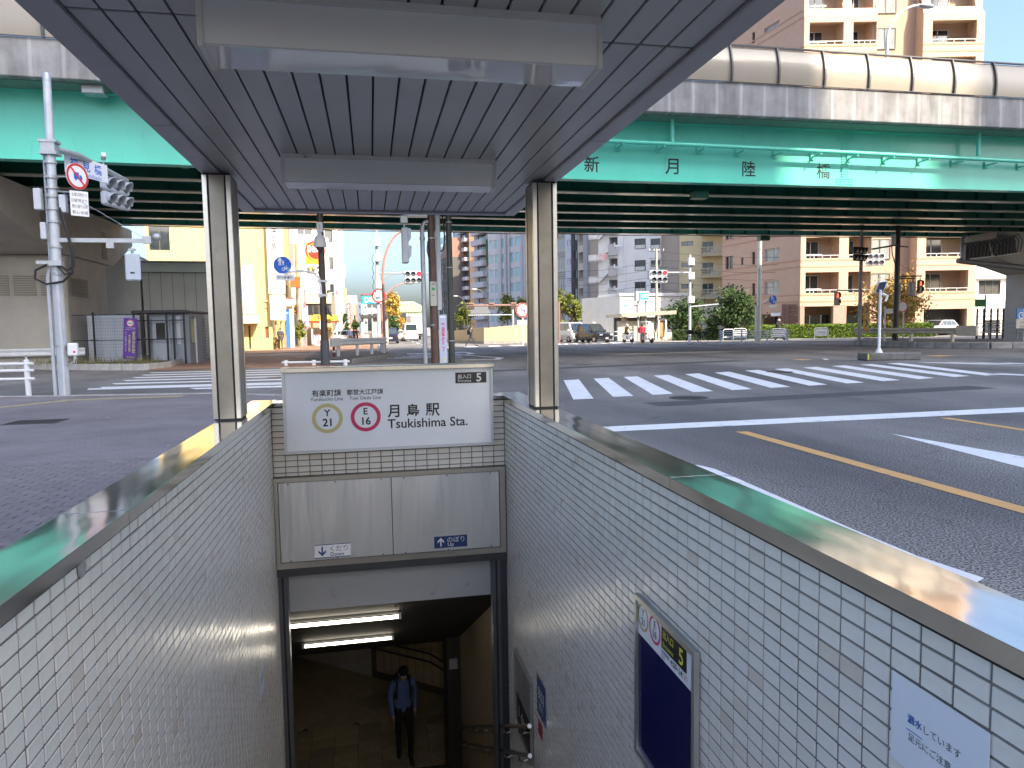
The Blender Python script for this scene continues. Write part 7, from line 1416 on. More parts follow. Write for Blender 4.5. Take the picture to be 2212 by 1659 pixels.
MB().bev(ex(1441), -0.05, 0, ex(1645), 0.5, ez(1385), 0.04).build('end_wall', wq, mt); MB().box(ex(1075), 2.8, 0, ex(1600), 3.0, ez(1200)).build('rear_wall', mat('rear_stone', (0.4, 0.38, 0.34), rough=0.6), mt); MB().bev(ex(1478), -0.3, 0.3, ex(1545), 0.1, ez(1240), 0.05).build('rust_panel', mat('rusty_panel', (0.36, 0.2, 0.09), rough=0.7, var=0.3, scale=2), mt)
MB().tube([(ex(1465), -0.5, 0), (ex(1465), -0.5, ez(1245)), (ex(1480), -0.5, ez(1235)), (ex(1535), -0.5, ez(1235)), (ex(1550), -0.5, ez(1245)), (ex(1550), -0.5, 0)], 0.09, 8).build('white_hoop', white_paint, mt)
for z in (0.5, 0.9): MB().tube([(ex(940), -0.5, z), (ex(1010), -0.5, z)], 0.05, 6).build('rail', galv, mt)
nb_ = thing('station_name_board', 'small white station name board on the far metro canopy', 'sign', (PY(*zC(1150, 1100), 65.5).x, 65.5, PY(*zC(1150, 1142), 65.5).z)); w_ = ex(1232)-ex(1068); h_ = ez(1055)-ez(1140); MB().bev(-w_/2, 0, 0, w_/2, 0.25, h_, 0.03).build('board', mat('sign_white', (0.78, 0.78, 0.78)), nb_); text('月島駅', nb_, (0.1, -0.004, h_*0.46), w=w_*0.5, h=h_*0.24, m=ink, bold=0.02); text('Tsukishima Sta.', nb_, (0.1, -0.004, h_*0.18), w=w_*0.6, m=ink); MB().box(-w_*0.46, -0.006, h_*0.74, -w_*0.2, -0.001, h_*0.97).build('metro_patch', metro_c, nb_); MB().box(w_*0.26, -0.006, h_*0.76, w_*0.46, -0.001, h_*0.95).build('badge', ink, nb_); ring(nb_, (w_*0.13, -0.004, h_*0.84), h_*0.08, h_*0.12, MATS['line_magenta']); ring(nb_, (-w_*0.06, -0.004, h_*0.84), h_*0.08, h_*0.12, MATS['line_gold'])
ms2 = thing('metro_sign', 'cyan metro sign box on posts above the far metro canopy', 'sign', (PY(*zC(1320, 960), 65.0).x, 65.0, 0.06)); w_ = (ex(1372)-ex(1268))/2; zt_ = ez(902); zb2 = ez(1015); MB().bev(-w_, 0, zb2, w_, 0.9, zt_, 0.04).build('rim', white_paint, ms2); MB().box(-w_*0.9, -0.02, zb2+0.12, w_*0.9, -0.001, zt_-0.12).build('face', metro_c, ms2); metro_logo(ms2, (0, (zt_+zb2)/2), w_*2.0, -0.05); MB().bev(-w_*1.75, 0.15, zb2, -w_*1.02, 0.75, zt_, 0.04).build('side_box', mat('box_pale', (0.55, 0.55, 0.54)), ms2)
for x in (-0.5, 0.3): MB().cyl((x, 0.4, 0), (x, 0.4, zb2), 0.1, n=8).build('post', galv, ms2)
# ---- orange apartment tower
P0 = PD(1728.5, 650, 62); P1 = PD(2106, 650, 62); PLf = PD(zD(770, 600)[0], 650, 73)
orange = wallmat('tower_ochre', (0.54, 0.38, 0.26), var=0.05); stone_br = mat('brown_stone', (0.20, 0.11, 0.09), rough=0.8, var=0.2, scale=2, bump=0.6, bscale=5, bdist=0.05)
inner = mat('loggia_wall', (0.52, 0.38, 0.27), rough=0.8)
ot = Fac('apartment_tower', 'tall ochre apartment tower with deep balconies behind the hedge', (P0.x, P0.y), (P1.x, P1.y), 34.0, orange, 14)
w = ot.w; k_ = w/377.5
def sx(px): return (px-1728.5)*k_
bays = [(sx(1739), sx(1811)), (sx(1831), sx(1880)), (sx(1997), sx(2090))]; rec = (sx(1881), sx(1978))
def shr(x, y, z):
    if z <= 27.45: return (x, y, z)
    f = (z-27.45); return (x + (0.06*f if x < rec[0]*0.5 else (-0.28*f if x > w-0.01 else 0)), y + 0.33*f, z)
ops = []
for k in range(10):
    for a, b2 in bays: ops.append((a, 4.1+3*k, b2, 5.9+3*k))
ops += [(sx(1738), 0.0, sx(1800), 2.95), (sx(1829), 0.0, sx(1880), 2.95), (sx(1996), 0.0, sx(2090), 2.55)]
for a, b2 in ((0, rec[0]), (rec[1], w)): bwall(ot.t, a, -0.1, b2, 34, 0.35, [o for o in ops if a <= o[0] < b2], orange, shear=shr, cuts=(27.45,))
# back wall, floors and partitions of the balconies
bwall(ot.t, 0.02, -0.1, w-0.02, 33.5, 0.2, [], inner, y=1.75, name='back_wall')
MB().box(0.02, 1.96, -0.1, w-0.02, 14, 33.4).build('body', orange, ot.t)
for k in range(11): 
    z = 3.0*k + 3.55
    for a, b2 in ((0.03, rec[0]-0.02), (rec[1]+0.02, w-0.03)): MB().box(a, 0.351, z-0.25 if k else z-0.25, b2, 1.749, z+0.1).build('floor_slab', inner, ot.t)
for a, b2 in ((rec[0]-0.2, rec[0]), (rec[1], rec[1]+0.2), (bays[0][1]+0.05, bays[1][0]-0.05), (0.003, 0.35), (w-0.35, w-0.003)): MB().box(a, 0.352, 0, b2, 1.748, 30.0).build('partition', inner if a > 0.01 and b2 < w-0.01 else orange, ot.t)
for k in range(9):
    for i, (a, b2) in enumerate(bays):
        z = 3.65+3*k; dx = (b2-a)
        window(ot.t, a+dx*0.12, z+0.15, a+dx*0.62, z+2.1, y=1.62, mull=1, gm=gl_dark, fmx=frame_w)
        y_ = 0.0 if k < 8 else 0.2
        if k < 8: rail(ot.t, a, b2, 4.1+3*k-0.02, 0.02, 0.3, frame_w, n=4, kick=False)
        if (k*3+i) % 3 == 0: MB().box(a+dx*0.1, 0.5, 4.4+3*k, a+dx*0.55, 0.58, 4.5+3*k).build('futon', white_paint, ot.t)
    if k < 8:
        for z2_ in (6.28, 6.85):
            for a, b2 in ((0.0, rec[0]), (rec[1], w)): MB().box(a+0.001, -0.03, z2_-3+3*k+0.45-0.42, b2-0.001, -0.001, z2_-3+3*k+0.57-0.42).build('band', mat('band_terracotta', (0.46, 0.27, 0.18), rough=0.8), ot.t)
# recessed middle
bwall(ot.t, rec[0]+0.003, -0.1, rec[1]-0.003, 33, 0.3, [], mat('recess_salmon', (0.46, 0.30, 0.21), rough=0.8), y=1.2, name='recess_wall')
for k in range(10): window(ot.t, rec[0]+0.3, 4.0+3*k, rec[0]+2.2, 5.8+3*k, y=1.1, mull=1, gm=gl_pale, fmx=frame_d)
MB().box(sx(1738)+0.02, 0.8, 0, sx(1800)-0.02, 0.9, 2.2).build('shop_glass', mat('shop_dark', (0.012, 0.013, 0.012), rough=0.1), ot.t); MB().box(sx(1829)+0.02, 0.8, 0, sx(1880)-0.02, 0.9, 2.2).build('shop_glass', MATS['shop_dark'], ot.t)
for a in (0.3, 0.7): MB().box(sx(1738)+a*2.5, 0.75, 0, sx(1738)+a*2.5+0.06, 0.799, 2.2).build('mullion', frame_d, ot.t)
q = MB(); q.box(0.0, -0.04, 0, sx(1738)-0.02, -0.001, 3.05); q.box(sx(1800)+0.02, -0.04, 0, sx(1829)-0.02, -0.001, 3.05); q.build('brick_facing', mat('facing_pink_brick', (0.42, 0.25, 0.2), rough=0.8, var=0.1), ot.t)
ol = Fac('apartment_tower_side', 'shaded salmon side of the ochre apartment tower with corner windows', (PLf.x, PLf.y), (P0.x-0.02, P0.y+0.02), 34.0, wallmat('tower_salmon', (0.55, 0.36, 0.26), var=0.05), 5)
for r in range(-1, 9):
    dy = 415
    if r < 4 or True:
        for (xa, xb, yt, yb) in ((1293, 1482, 232, 420), (808, 905, 335, 510), (1138, 1178, 288, 450), (1003, 1032, 360, 455)):
            sc_ = {1293: 405, 808: 368, 1138: 392, 1003: 380}[xa]
            (x0, z0), (x1, z1) = ol.at(zD(xa, yb+sc_-r*sc_)), ol.at(zD(xb, yt+sc_-r*sc_))
            if z0 > 3.3 and z1 < 33: ol.win(x0, z0, x1, z1, mull=1 if xb-xa > 90 else 0, gm=gl_pale if xa == 1293 else gl_dark, fmx=frame_w if xa == 1293 else frame_d)
ol.hole(*[0]*4); ol.ops.pop()
(x0, z0), (x1, z1) = ol.at(zD(1250, 1300)), ol.at(zD(1515, 1060)); ol.hole(x0, 0, x1, z1)
ol.done(body=False, t=0.3); MB().box(x0, 1.6, 0, x1, 1.7, z1).build('entrance_wall', mat('entrance_dark', (0.06, 0.05, 0.045), rough=0.6), ol.t); MB().bev(x0+0.6*(x1-x0), -0.3, z1-0.2, x1, -0.02, z1+0.1, 0.03).build('lamp_box', white_paint, ol.t)
zs_ = ol.at(zD(1550, 940))[1]; xs_ = ol.at(zD(1550, 940))[0]
q = MB(); q.box(0.01, -0.05, 0, x0, -0.002, zs_-0.15); q.box(x1, -0.05, 0, xs_-0.01, -0.002, zs_); q.build('stone_facing', stone_br, ol.t)
cg = MB().bev(-0.5, -0.09, 0, 0.5, -0.003, 0.2, 0.03).mesh('stone_block', stone_br); nx = int((ol.w-xs_)/0.75)
for r in range(int(zs_/0.23)):
    for k in range(nx):
        o = obj('stone_block', cg, ol.t, (xs_+0.36+k*(ol.w-xs_-0.05)/nx, random.uniform(-0.05, 0.0), r*0.23)); o.scale = ((ol.w-xs_)/nx*0.95*random.uniform(0.9, 1), 1, random.uniform(0.9, 1.1))
for k in range(10):
    for dz in (0.03, 0.60): MB().box(0.01, -0.03, 3.31+3*k+dz, ol.w-0.001, -0.001, 3.43+3*k+dz).build('band', mat('band_terracotta', (0.46, 0.27, 0.18)), ol.t)
absorb(ot.t, ol.t); ot.t.location = CAM + (ot.t.location - CAM)*1.13; ot.t.scale = (1.13,)*3
# car port ramp inside the right bay, white house and gate further right
MB().box(sx(1996)+0.05, 1.0, 0, sx(2090)-0.05, 1.1, 2.5).build('garage_back', mat('garage_dark', (0.03, 0.028, 0.025), rough=0.7), ot.t)
a_ = PY(*zE(1705, 700), 72); b_ = PY(*zE(2040, 700), 72)
wh = Fac('house', 'white gabled house between the ochre tower and the right pier', (a_.x, 72), (b_.x, 71), PY(*zE(1850, 660), 72).z, wallmat('house_white', (0.74, 0.74, 0.74)), 10)
wh.winp(zE(1740, 675), zE(1965, 820), mull=2, gm=gl_dark, fmx=frame_d); wh.winp(zE(1780, 1090), zE(1960, 1250), mull=1, gm=gl_dark, fmx=frame_w); wh.done(); zt_ = PY(*zE(1720, 540), 72).z
MB().prism([(-0.4, wh.h), (wh.w+1.0, wh.h), (wh.w+1.0, wh.h+0.2), (0.0, zt_), (-0.4, zt_)], 'y', -0.6, 9).build('roof', mat('house_roof', (0.62, 0.62, 0.6), rough=0.7), wh.t)
gt = thing('steel_gate', 'dark steel lattice gate below the white house', 'gate', (PY(*zE(1720, 1200), 47).x, 47, 0.06)); X_ = lambda x: PY(*zE(x, 1100), 47).x - gt.location.x; zt_ = PY(*zE(1850, 975), 47).z
for x in (1720, 1790, 1865, 1935, 1995): MB().box(X_(x), 0, 0, X_(x)+0.1, 0.1, zt_).build('post', bkp, gt)
for k in range(6): MB().box(X_(1720), 0.02, 0.2+k*zt_/6.2, X_(2000), 0.07, 0.26+k*zt_/6.2).build('rail', bkp, gt)
gn_ = thing('exit_lamp_post', 'thin post with a small green sign before the white house', 'post', (PY(*zE(1805, 1000), 48).x, 48, 0)); zt_ = PY(*zE(1805, 825), 48).z; MB().cyl((0, 0, 0), (0, 0, zt_), 0.05, n=8).build('shaft', darksteel, gn_); MB().bev(-0.95, -0.05, zt_-0.95, -0.08, 0.05, zt_-0.35, 0.02).build('green_sign', mat('sign_deep_green', (0.05, 0.25, 0.08), rough=0.5), gn_)
# ---- unseen blocks added behind the viewer, placed and sized to shade the crossing
def rear(lb, x0, x1, h, c, i, dep=14, y=-60.0):
    F = Fac('office_block', lb, (x1, y), (x0, y), h, wallmat('rear_%d' % i, c), dep)
    n = max(2, int(F.w/6.5)); fl = int(h/3.5)
    for r in range(1, fl):
        for k in range(n): F.win(F.w*(k+0.15)/n, r*3.5+0.8, F.w*(k+0.85)/n, r*3.5+2.7, mull=1)
    F.done()
rear('tall pale tower added unseen behind the viewer to shade the crossing', 18.0, 66.8, 88.0, (0.55, 0.53, 0.5), 0, 12)
rear('slightly lower brown tower added unseen beside the pale one to let sun over', 66.9, 75.6, 79.3, (0.35, 0.27, 0.22), 1, 12)
rear('grey slab tower added unseen behind the viewer, rightmost of the three shading ones', 75.7, 97.0, 92.0, (0.38, 0.38, 0.40), 2, 3.0)
# ================================================================== PLANTS
barkm = mat('bark', (0.10, 0.075, 0.055), rough=0.9, var=0.3, scale=8)
def leafmat(name, cols): return mat(name, (1, 1, 1), rough=0.6, rnd=('island', cols), spec=0.3)
lf_dark = leafmat('leaf_dark_green', [(0, (0.020, 0.045, 0.014)), (0.5, (0.040, 0.080, 0.022)), (1, (0.075, 0.120, 0.035))])
lf_green = leafmat('leaf_yellow_green', [(0, (0.07, 0.10, 0.02)), (0.5, (0.13, 0.16, 0.03)), (1, (0.24, 0.24, 0.05))])
lf_gold = leafmat('leaf_gold', [(0, (0.26, 0.13, 0.02)), (0.4, (0.40, 0.24, 0.04)), (0.8, (0.50, 0.36, 0.08)), (1, (0.20, 0.17, 0.04))])
lf_hedge = leafmat('leaf_hedge', [(0, (0.06, 0.11, 0.012)), (0.5, (0.12, 0.20, 0.02)), (1, (0.22, 0.30, 0.035))])
def rv(s): return Vector((random.gauss(0, s), random.gauss(0, s), random.gauss(0, s)))
def leaf(q, c, s):
    a = rv(1).normalized(); b = a.cross(rv(1)).normalized(); s = s*random.uniform(0.6, 1.25)
    q.face([c + a*s, c + b*s*0.55, c - a*s, c - b*s*0.55])
def tree(label, loc, h, r, lm, trunk_h=None, n=2200, ls=0.13, clusters=26, name='tree', sparse=0.5, top=1.0, group=None, stems=1):
    t = thing(name, label, 'tree', loc, group=group); th = trunk_h or h*0.35; q = MB(); cr = MB(); cz = (h+th*0.7)/2; rz_ = (h-th*0.7)/2
    C_ = []
    while len(C_) < clusters:
        v = Vector((random.uniform(-1, 1), random.uniform(-1, 1), random.uniform(-1, 1)))
        if 0.25 < v.length < 1: C_.append(Vector((v.x*r*(1-0.35*max(0, v.z)*top), v.y*r*(1-0.35*max(0, v.z)*top), cz + v.z*rz_)))
    for s_ in range(stems):
        o = Vector((random.uniform(-1, 1)*0.25*(stems > 1), random.uniform(-1, 1)*0.2*(stems > 1), 0)); q.tube([o, o*1.2 + Vector((0.05, 0, th*0.6)), o*1.5 + Vector((0, 0, th*1.2)), Vector((0, 0, h*0.8))], [0.035*h/3, 0.028*h/3, 0.02*h/3, 0.008*h/3], 7)
    for c in C_[:18]:
        b = Vector((0, 0, random.uniform(th*0.8, max(th, c.z*0.8)))); m_ = b.lerp(c, 0.55) + Vector((0, 0, 0.1*h/4)); q.tube([b, m_, c], [0.014*h/3, 0.009*h/3, 0.003*h/3], 5)
    q.build('trunk', barkm, t)
    per = n // clusters
    for c in C_:
        sp = r*random.uniform(0.18, 0.34)
        for k in range(int(per*random.uniform(0.6, 1.4))): leaf(cr, c + Vector((random.gauss(0, sp), random.gauss(0, sp), random.gauss(0, sp*0.8))), ls)
    cr.build('crown', lm, t); return t
def hedge(label, p0, p1, wd, h, lm, n=9000, name='hedge', ls=0.075):
    a = Vector((p0[0], p0[1], 0)); b = Vector((p1[0], p1[1], 0)); d = b-a; L = d.length; t = thing(name, label, 'hedge', a + Vector((0, 0, 0.05)), math.atan2(d.y, d.x))
    MB().bev(0.08, 0.08, 0, L-0.08, wd-0.08, h-0.08, 0.1).build('core', mat('hedge_core', (0.02, 0.03, 0.008), rough=0.9), t); q = MB()
    for k in range(n):
        u = random.random()
        if u < 0.55: c = Vector((random.uniform(0, L), random.gauss(0.03, 0.035), random.uniform(0, h)))
        elif u < 0.9: c = Vector((random.uniform(0, L), random.uniform(0, wd), h + random.gauss(0, 0.04) + 0.03*math.sin(k)))
        else: c = Vector((random.choice((0, L)) + random.gauss(0, 0.04), random.uniform(0, wd), random.uniform(0, h)))
        leaf(q, c, ls)
    q.build('foliage', lm, t); return t
def gp(zz, x, y): p = PG(*zz(x, y)); return (p.x, p.y)
hedge('bright clipped green hedge in front of the ochre tower', (35.2, 61.6), (51.5, 57.4), 1.6, 1.25, lf_hedge, 13000)
hedge('darker low hedge behind the cyclist', (27.6, 62.0), (33.5, 59.2), 1.2, 0.95, lf_dark, 4500)
def tree_at(lb, zz, x0, x1, ytop, Y, lm, n, ls=0.13, **k):
    a = PY(*zz(x0, ytop), Y); b = PY(*zz(x1, ytop), Y); return tree(lb, ((a.x+b.x)/2, Y, 0.05), PY(*zz((x0+x1)/2, ytop), Y).z, (b.x-a.x)/2, lm, n=n, ls=ls, **k)
tree_at('dense dark green tree left of the silver pole', zD, 705, 1110, 770, 60, lf_dark, 7000, 0.14, trunk_h=1.0, clusters=46)
tree_at('dark green tree behind the cyclist and signal pole', zD, 60, 540, 930, 70, lf_dark, 6000, 0.15, trunk_h=0.9, clusters=46)
tree_at('round dark shrub beside the dense dark tree', zD, 555, 690, 1110, 63, lf_dark, 2200, 0.1, trunk_h=0.3, clusters=22, name='shrub')
tree_at('golden autumn tree behind the near-black signal pole', zE, 610, 1080, 680, 53, lf_gold, 5200, 0.13, trunk_h=1.6, clusters=44, stems=3)
tree_at('yellow-green street tree before the beige flats', zC, 385, 535, 880, 78, lf_green, 2600, 0.16, trunk_h=1.5, clusters=24)
tree_at('thin yellow-green street tree beside the steel post', zC, 250, 390, 830, 82, lf_green, 1500, 0.16, trunk_h=2.0, clusters=22)
tree_at('bare-topped street tree left of the gantry', zB, 1180, 1410, 1060, 120, lf_green, 1100, 0.24, trunk_h=3.0, clusters=26)
tree_at('bare-topped street tree before the cyan-windowed offices', zB, 1690, 1900, 960, 118, lf_green, 1200, 0.26, trunk_h=4.0, clusters=28)
tree_at('smaller street tree at the right of the cyan-windowed offices', zB, 1880, 2080, 1000, 110, lf_green, 1000, 0.24, trunk_h=4.0, clusters=24)
tree_at('yellow leaved tree beside the reddish lamp', zB, 350, 520, 900, 90, lf_gold, 1200, 0.2, trunk_h=3.0, clusters=26)
tree_at('dark round tree under the green ramp shelter', zB, 380, 500, 1205, 85, lf_dark, 1500, 0.18, trunk_h=0.8, clusters=18)
tree_at('orange autumn tree beside the ramp shelter', zB, 480, 580, 1200, 120, lf_gold, 900, 0.22, trunk_h=1.5, clusters=16)
tree_at('green-yellow shrub by the filling station pylon', zA, 960, 1080, 960, 68, lf_green, 1800, 0.14, trunk_h=0.5, clusters=20, name='shrub')
tree_at('green street tree down the left street', zA, 1640, 1730, 880, 100, lf_dark, 1300, 0.2, trunk_h=1.0, clusters=18)
tree_at('round green tree beyond the left street crowd', zA, 1780, 1880, 960, 120, lf_dark, 1100, 0.2, trunk_h=2.0, clusters=18)
tree_at('dry brown bush in the planter before the yellow hall', zA, 560, 730, 1235, 60.5, leafmat('leaf_dry', [(0, (0.2, 0.13, 0.06)), (1, (0.3, 0.2, 0.09))]), 700, 0.1, trunk_h=0.2, clusters=14, name='shrub')
q = MB()
for k in range(420):
    x = random.uniform(-15, -9.4); y = 35.2 + random.uniform(-1.2, 0.9) if x < -11 else random.uniform(33.5, 36.0); hh = random.uniform(0.1, 0.45); a = random.uniform(-0.12, 0.12)
    q.face([(x-0.012, y, 0.2), (x+0.012, y, 0.2), (x+a, y+random.uniform(-0.1, 0.1), 0.2+hh)])
tag(q.build('weeds', leafmat('weed', [(0, (0.1, 0.12, 0.04)), (1, (0.25, 0.2, 0.09))])), 'dry weeds along the foot of the mesh fence', 'weeds', kind='stuff')
# ================================================================== PEOPLE
SKIN = mat('skin', (0.45, 0.27, 0.19), rough=0.55); HAIR = mat('hair_black', (0.015, 0.012, 0.011), rough=0.5); SHOE = mat('shoe', (0.03, 0.03, 0.032), rough=0.5); MASK = mat('mask_white', (0.7, 0.71, 0.74), rough=0.7)
PEOPLE = []
BASE = dict(pelvis=(0, 0, 0.93), waist=(0, 0, 1.08), chest=(0, 0, 1.28), neck=(0, 0.0, 1.45), head=(0, -0.02, 1.545), crown=(0, -0.005, 1.63))
for s, e in ((-1, 'l'), (1, 'r')): BASE.update({'sho'+e: (s*0.175, 0, 1.39), 'elb'+e: (s*0.218, 0.03, 1.12), 'wri'+e: (s*0.212, -0.05, 0.87), 'hip'+e: (s*0.09, 0, 0.89), 'kne'+e: (s*0.1, -0.02, 0.48), 'ank'+e: (s*0.1, 0.03, 0.08), 'toe'+e: (s*0.115, -0.15, 0.035)})
RAD = dict(pelvis=(0.15, 0.11), waist=(0.14, 0.10), chest=(0.165, 0.115), neck=0.055, head=(0.078, 0.095), crown=(0.062, 0.075), sho=0.065, elb=0.047, wri=0.032, hip=0.088, kne=0.06, ank=0.042, toe=0.038)
BONES = [('pelvis', 'waist', 1), ('waist', 'chest', 1), ('chest', 'neck', 1), ('neck', 'head', 0), ('head', 'crown', 4)]
for e in 'lr': BONES += [('chest', 'sho'+e, 1), ('sho'+e, 'elb'+e, 1), ('elb'+e, 'wri'+e, 1), ('pelvis', 'hip'+e, 2), ('hip'+e, 'kne'+e, 2), ('kne'+e, 'ank'+e, 2), ('ank'+e, 'toe'+e, 3)]
def person(label, loc, rz, pose, top, legs, scale=1.0, hair=None, name='person', bulk=1.0, mask=True, extra=None):
    J = {k: Vector(v) for k, v in BASE.items()}
    for k, v in pose.items(): J[k] = Vector(v)
    V = list(J); idx = {k: i for i, k in enumerate(V)}; co = [J[k] for k in V]; ed = [(idx[a], idx[b]) for a, b, _ in BONES]; rad = []
    for k in V:
        r = RAD.get(k) or RAD[k[:-1]]; r = r if isinstance(r, tuple) else (r, r); f = bulk if k in ('pelvis', 'waist', 'chest') or k[:3] in ('sho', 'elb') else 1.0; rad.append((r[0]*f, r[1]*f))
    mats_of = [(J[a], J[b], m) for a, b, m in BONES]
    for e, sgn in (('l', -1), ('r', 1)):                  # palm, four fingers of unequal length, thumb
        w = J['wri'+e]; d = (w - J['elb'+e]).normalized(); side_ = d.cross(Vector((1, 0, 0))).normalized() if abs(d.x) < 0.9 else Vector((0, 1, 0)); nrm_ = d.cross(side_)
        palm = w + d*0.055; pi_ = len(co); co.append(palm); rad.append((0.03, 0.018)); ed.append((idx['wri'+e], pi_)); mats_of.append((w, palm, 0))
        for k, ln in enumerate((0.068, 0.078, 0.072, 0.055)):
            kn = palm + d*0.035 + side_*(0.027 - 0.018*k); a = len(co); co.append(kn); rad.append((0.0105, 0.0105)); ed.append((pi_, a))
            t1 = kn + d*ln*0.55 - nrm_*sgn*0.008; t2 = kn + d*ln*0.9 - nrm_*sgn*0.028
            co.append(t1); rad.append((0.009, 0.009)); ed.append((a, a+1)); co.append(t2); rad.append((0.007, 0.007)); ed.append((a+1, a+2)); mats_of.append((kn, t2, 0))
        a = len(co); th = w + d*0.03 + side_*0.038; co += [th, th + d*0.03 + side_*0.02]; rad += [(0.011, 0.011), (0.008, 0.008)]; ed += [(pi_, a), (a, a+1)]; mats_of.append((th, co[-1], 0))
    me = bpy.data.meshes.new('body_cage'); me.from_pydata([tuple(c) for c in co], ed, [])
    o = bpy.data.objects.new('body_cage', me); COL.objects.link(o)
    md = o.modifiers.new('skin', 'SKIN'); md.use_smooth_shade = True; sb = o.modifiers.new('sub', 'SUBSURF'); sb.levels = 1; sb.render_levels = 1
    sv = me.skin_vertices[0].data if me.skin_vertices else None
    if sv is None:
        bpy.context.view_layer.update(); 
    PEOPLE.append((o, rad, mats_of, dict(label=label, loc=loc, rz=rz, top=top, legs=legs, scale=scale, hair=hair or HAIR, name=name, mask=mask, J=J, extra=extra)))
def seg_d(p, a, b):
    ab = b-a; t = max(0, min(1, (p-a).dot(ab)/max(ab.length_squared, 1e-9))); return (p - (a+ab*t)).length
def flush_people():
    for o, rad, mo, P in PEOPLE:
        me = o.data
        if not me.skin_vertices:
            bpy.context.view_layer.objects.active = o; o.select_set(True)
            bpy.ops.mesh.customdata_skin_add(); o.select_set(False)
        for i, r in enumerate(rad): me.skin_vertices[0].data[i].radius = r
        me.skin_vertices[0].data[0].use_root = True
    bpy.context.view_layer.update(); dg = bpy.context.evaluated_depsgraph_get()
    for o, rad, mo, P in PEOPLE:
        me = bpy.data.meshes.new_from_object(o.evaluated_get(dg)); me.name = 'body'
        me.materials.clear(); J = P['J']
        for m in (SKIN, P['top'], P['legs'], SHOE, P['hair'], MASK): me.materials.append(m)
        hd = (J['crown'] - J['neck']).normalized(); fc = Vector((0, -1, 0))
        for f in me.polygons:
            c = f.center; best = min(mo, key=lambda b: seg_d(c, b[0], b[1])); m = best[2]; f.use_smooth = True
            v = c - J['head']
            if m in (0, 4) and v.length < 0.2 and (c - J['neck']).dot(hd) > 0.02:      # face, mask and hair
                front = v.y < -0.02
                m = 4
                if front and v.dot(hd) < 0.055: m = 0
                if front and P['mask'] and v.dot(hd) < 0.0: m = 5
                if v.dot(hd) < -0.055: m = 0
            f.material_index = m
        t = thing(P['name'], P['label'], 'person', P['loc'], P['rz']); t.scale = (P['scale'],)*3
        obj('body', me, t); H = J['head']
        q = MB()
        for s in (-1, 1): q.ball(H + Vector((s*0.032, -0.088, 0.018)), (0.011, 0.008, 0.007), 8, 5)
        q.build('eyes', HAIR, t); MB().ball(H + Vector((0, -0.108, -0.012)), (0.014, 0.018, 0.022), 8, 6).build('nose', MASK if P['mask'] else SKIN, t, True)
        q = MB(); 
        for s in (-1, 1): q.ball(H + Vector((s*0.082, 0.0, 0.0)), (0.012, 0.02, 0.03), 8, 6)
        q.build('ears', SKIN, t, True)
        q = MB(); q.ball(H + Vector((0, 0.018, 0.045)), (0.092, 0.105, 0.085), 14, 9); q.build('hair', P['hair'], t, True)
        if P['extra']: P['extra'](t, J)
    for o, *_ in PEOPLE: m = o.data; bpy.data.objects.remove(o); bpy.data.meshes.remove(m)
def cloth(n, c, **k): return mat('cloth_' + n, c, rough=0.85, var=0.12, scale=14, bump=0.3, bscale=40, **k)
def backpack(col):
    def f(t, J):
        MB().bev(-0.15, 0.1, 1.0, 0.15, 0.27, 1.45, 0.05).build('backpack', cloth(col[0], col[1]), t)
        q = MB()
        for s in (-1, 1): q.tube([(s*0.1, 0.12, 1.44), (s*0.105, -0.02, 1.485), (s*0.11, -0.125, 1.36), (s*0.12, -0.11, 1.15), (s*0.14, 0.08, 1.08)], 0.018, 6)
        q.build('strap', cloth(col[0], col[1]), t)
    return f
WALK = dict(kner=(0.1, -0.2, 0.52), ankr=(0.1, -0.16, 0.1), toer=(0.11, -0.34, 0.09), knel=(-0.1, 0.03, 0.47), ankl=(-0.1, 0.2, 0.1), toel=(-0.11, 0.03, 0.03), elbl=(-0.235, -0.08, 1.13), wril=(-0.23, -0.24, 0.93), elbr=(0.235, 0.12, 1.12), wrir=(0.24, 0.1, 0.88))
person('person in a blue jacket with a dark backpack walking up the dim passage', (0.35, 11.7, -5.80), math.radians(4), dict(kner=(0.09, -0.14, 0.51), ankr=(0.085, -0.13, 0.1), toer=(0.1, -0.31, 0.06), knel=(-0.09, 0.02, 0.48), ankl=(-0.08, 0.16, 0.1), toel=(-0.1, -0.01, 0.035), head=(0.015, -0.05, 1.535), crown=(0.012, -0.035, 1.615), elbl=(-0.22, -0.05, 1.12), wril=(-0.19, -0.17, 0.9), elbr=(0.215, 0.08, 1.12), wrir=(0.2, 0.05, 0.87)), cloth('blue_shirt', (0.13, 0.20, 0.45)), cloth('black_trousers', (0.018, 0.018, 0.02)), 1.0, extra=backpack(('black_pack', (0.02, 0.02, 0.022))))
p = PG(*zB(1370, 1560)); person('person in grey with a dark backpack striding across the far crossing', (p.x, p.y, 0), math.radians(68), dict(WALK, kner=(0.1, -0.28, 0.5), ankr=(0.1, -0.42, 0.1), toer=(0.11, -0.58, 0.12), knel=(-0.1, 0.14, 0.49), ankl=(-0.1, 0.42, 0.16), toel=(-0.11, 0.33, 0.03)), cloth('grey_top', (0.12, 0.12, 0.11)), cloth('grey_trousers', (0.20, 0.19, 0.18)), 1.0, extra=backpack(('navy_pack', (0.015, 0.016, 0.022))))
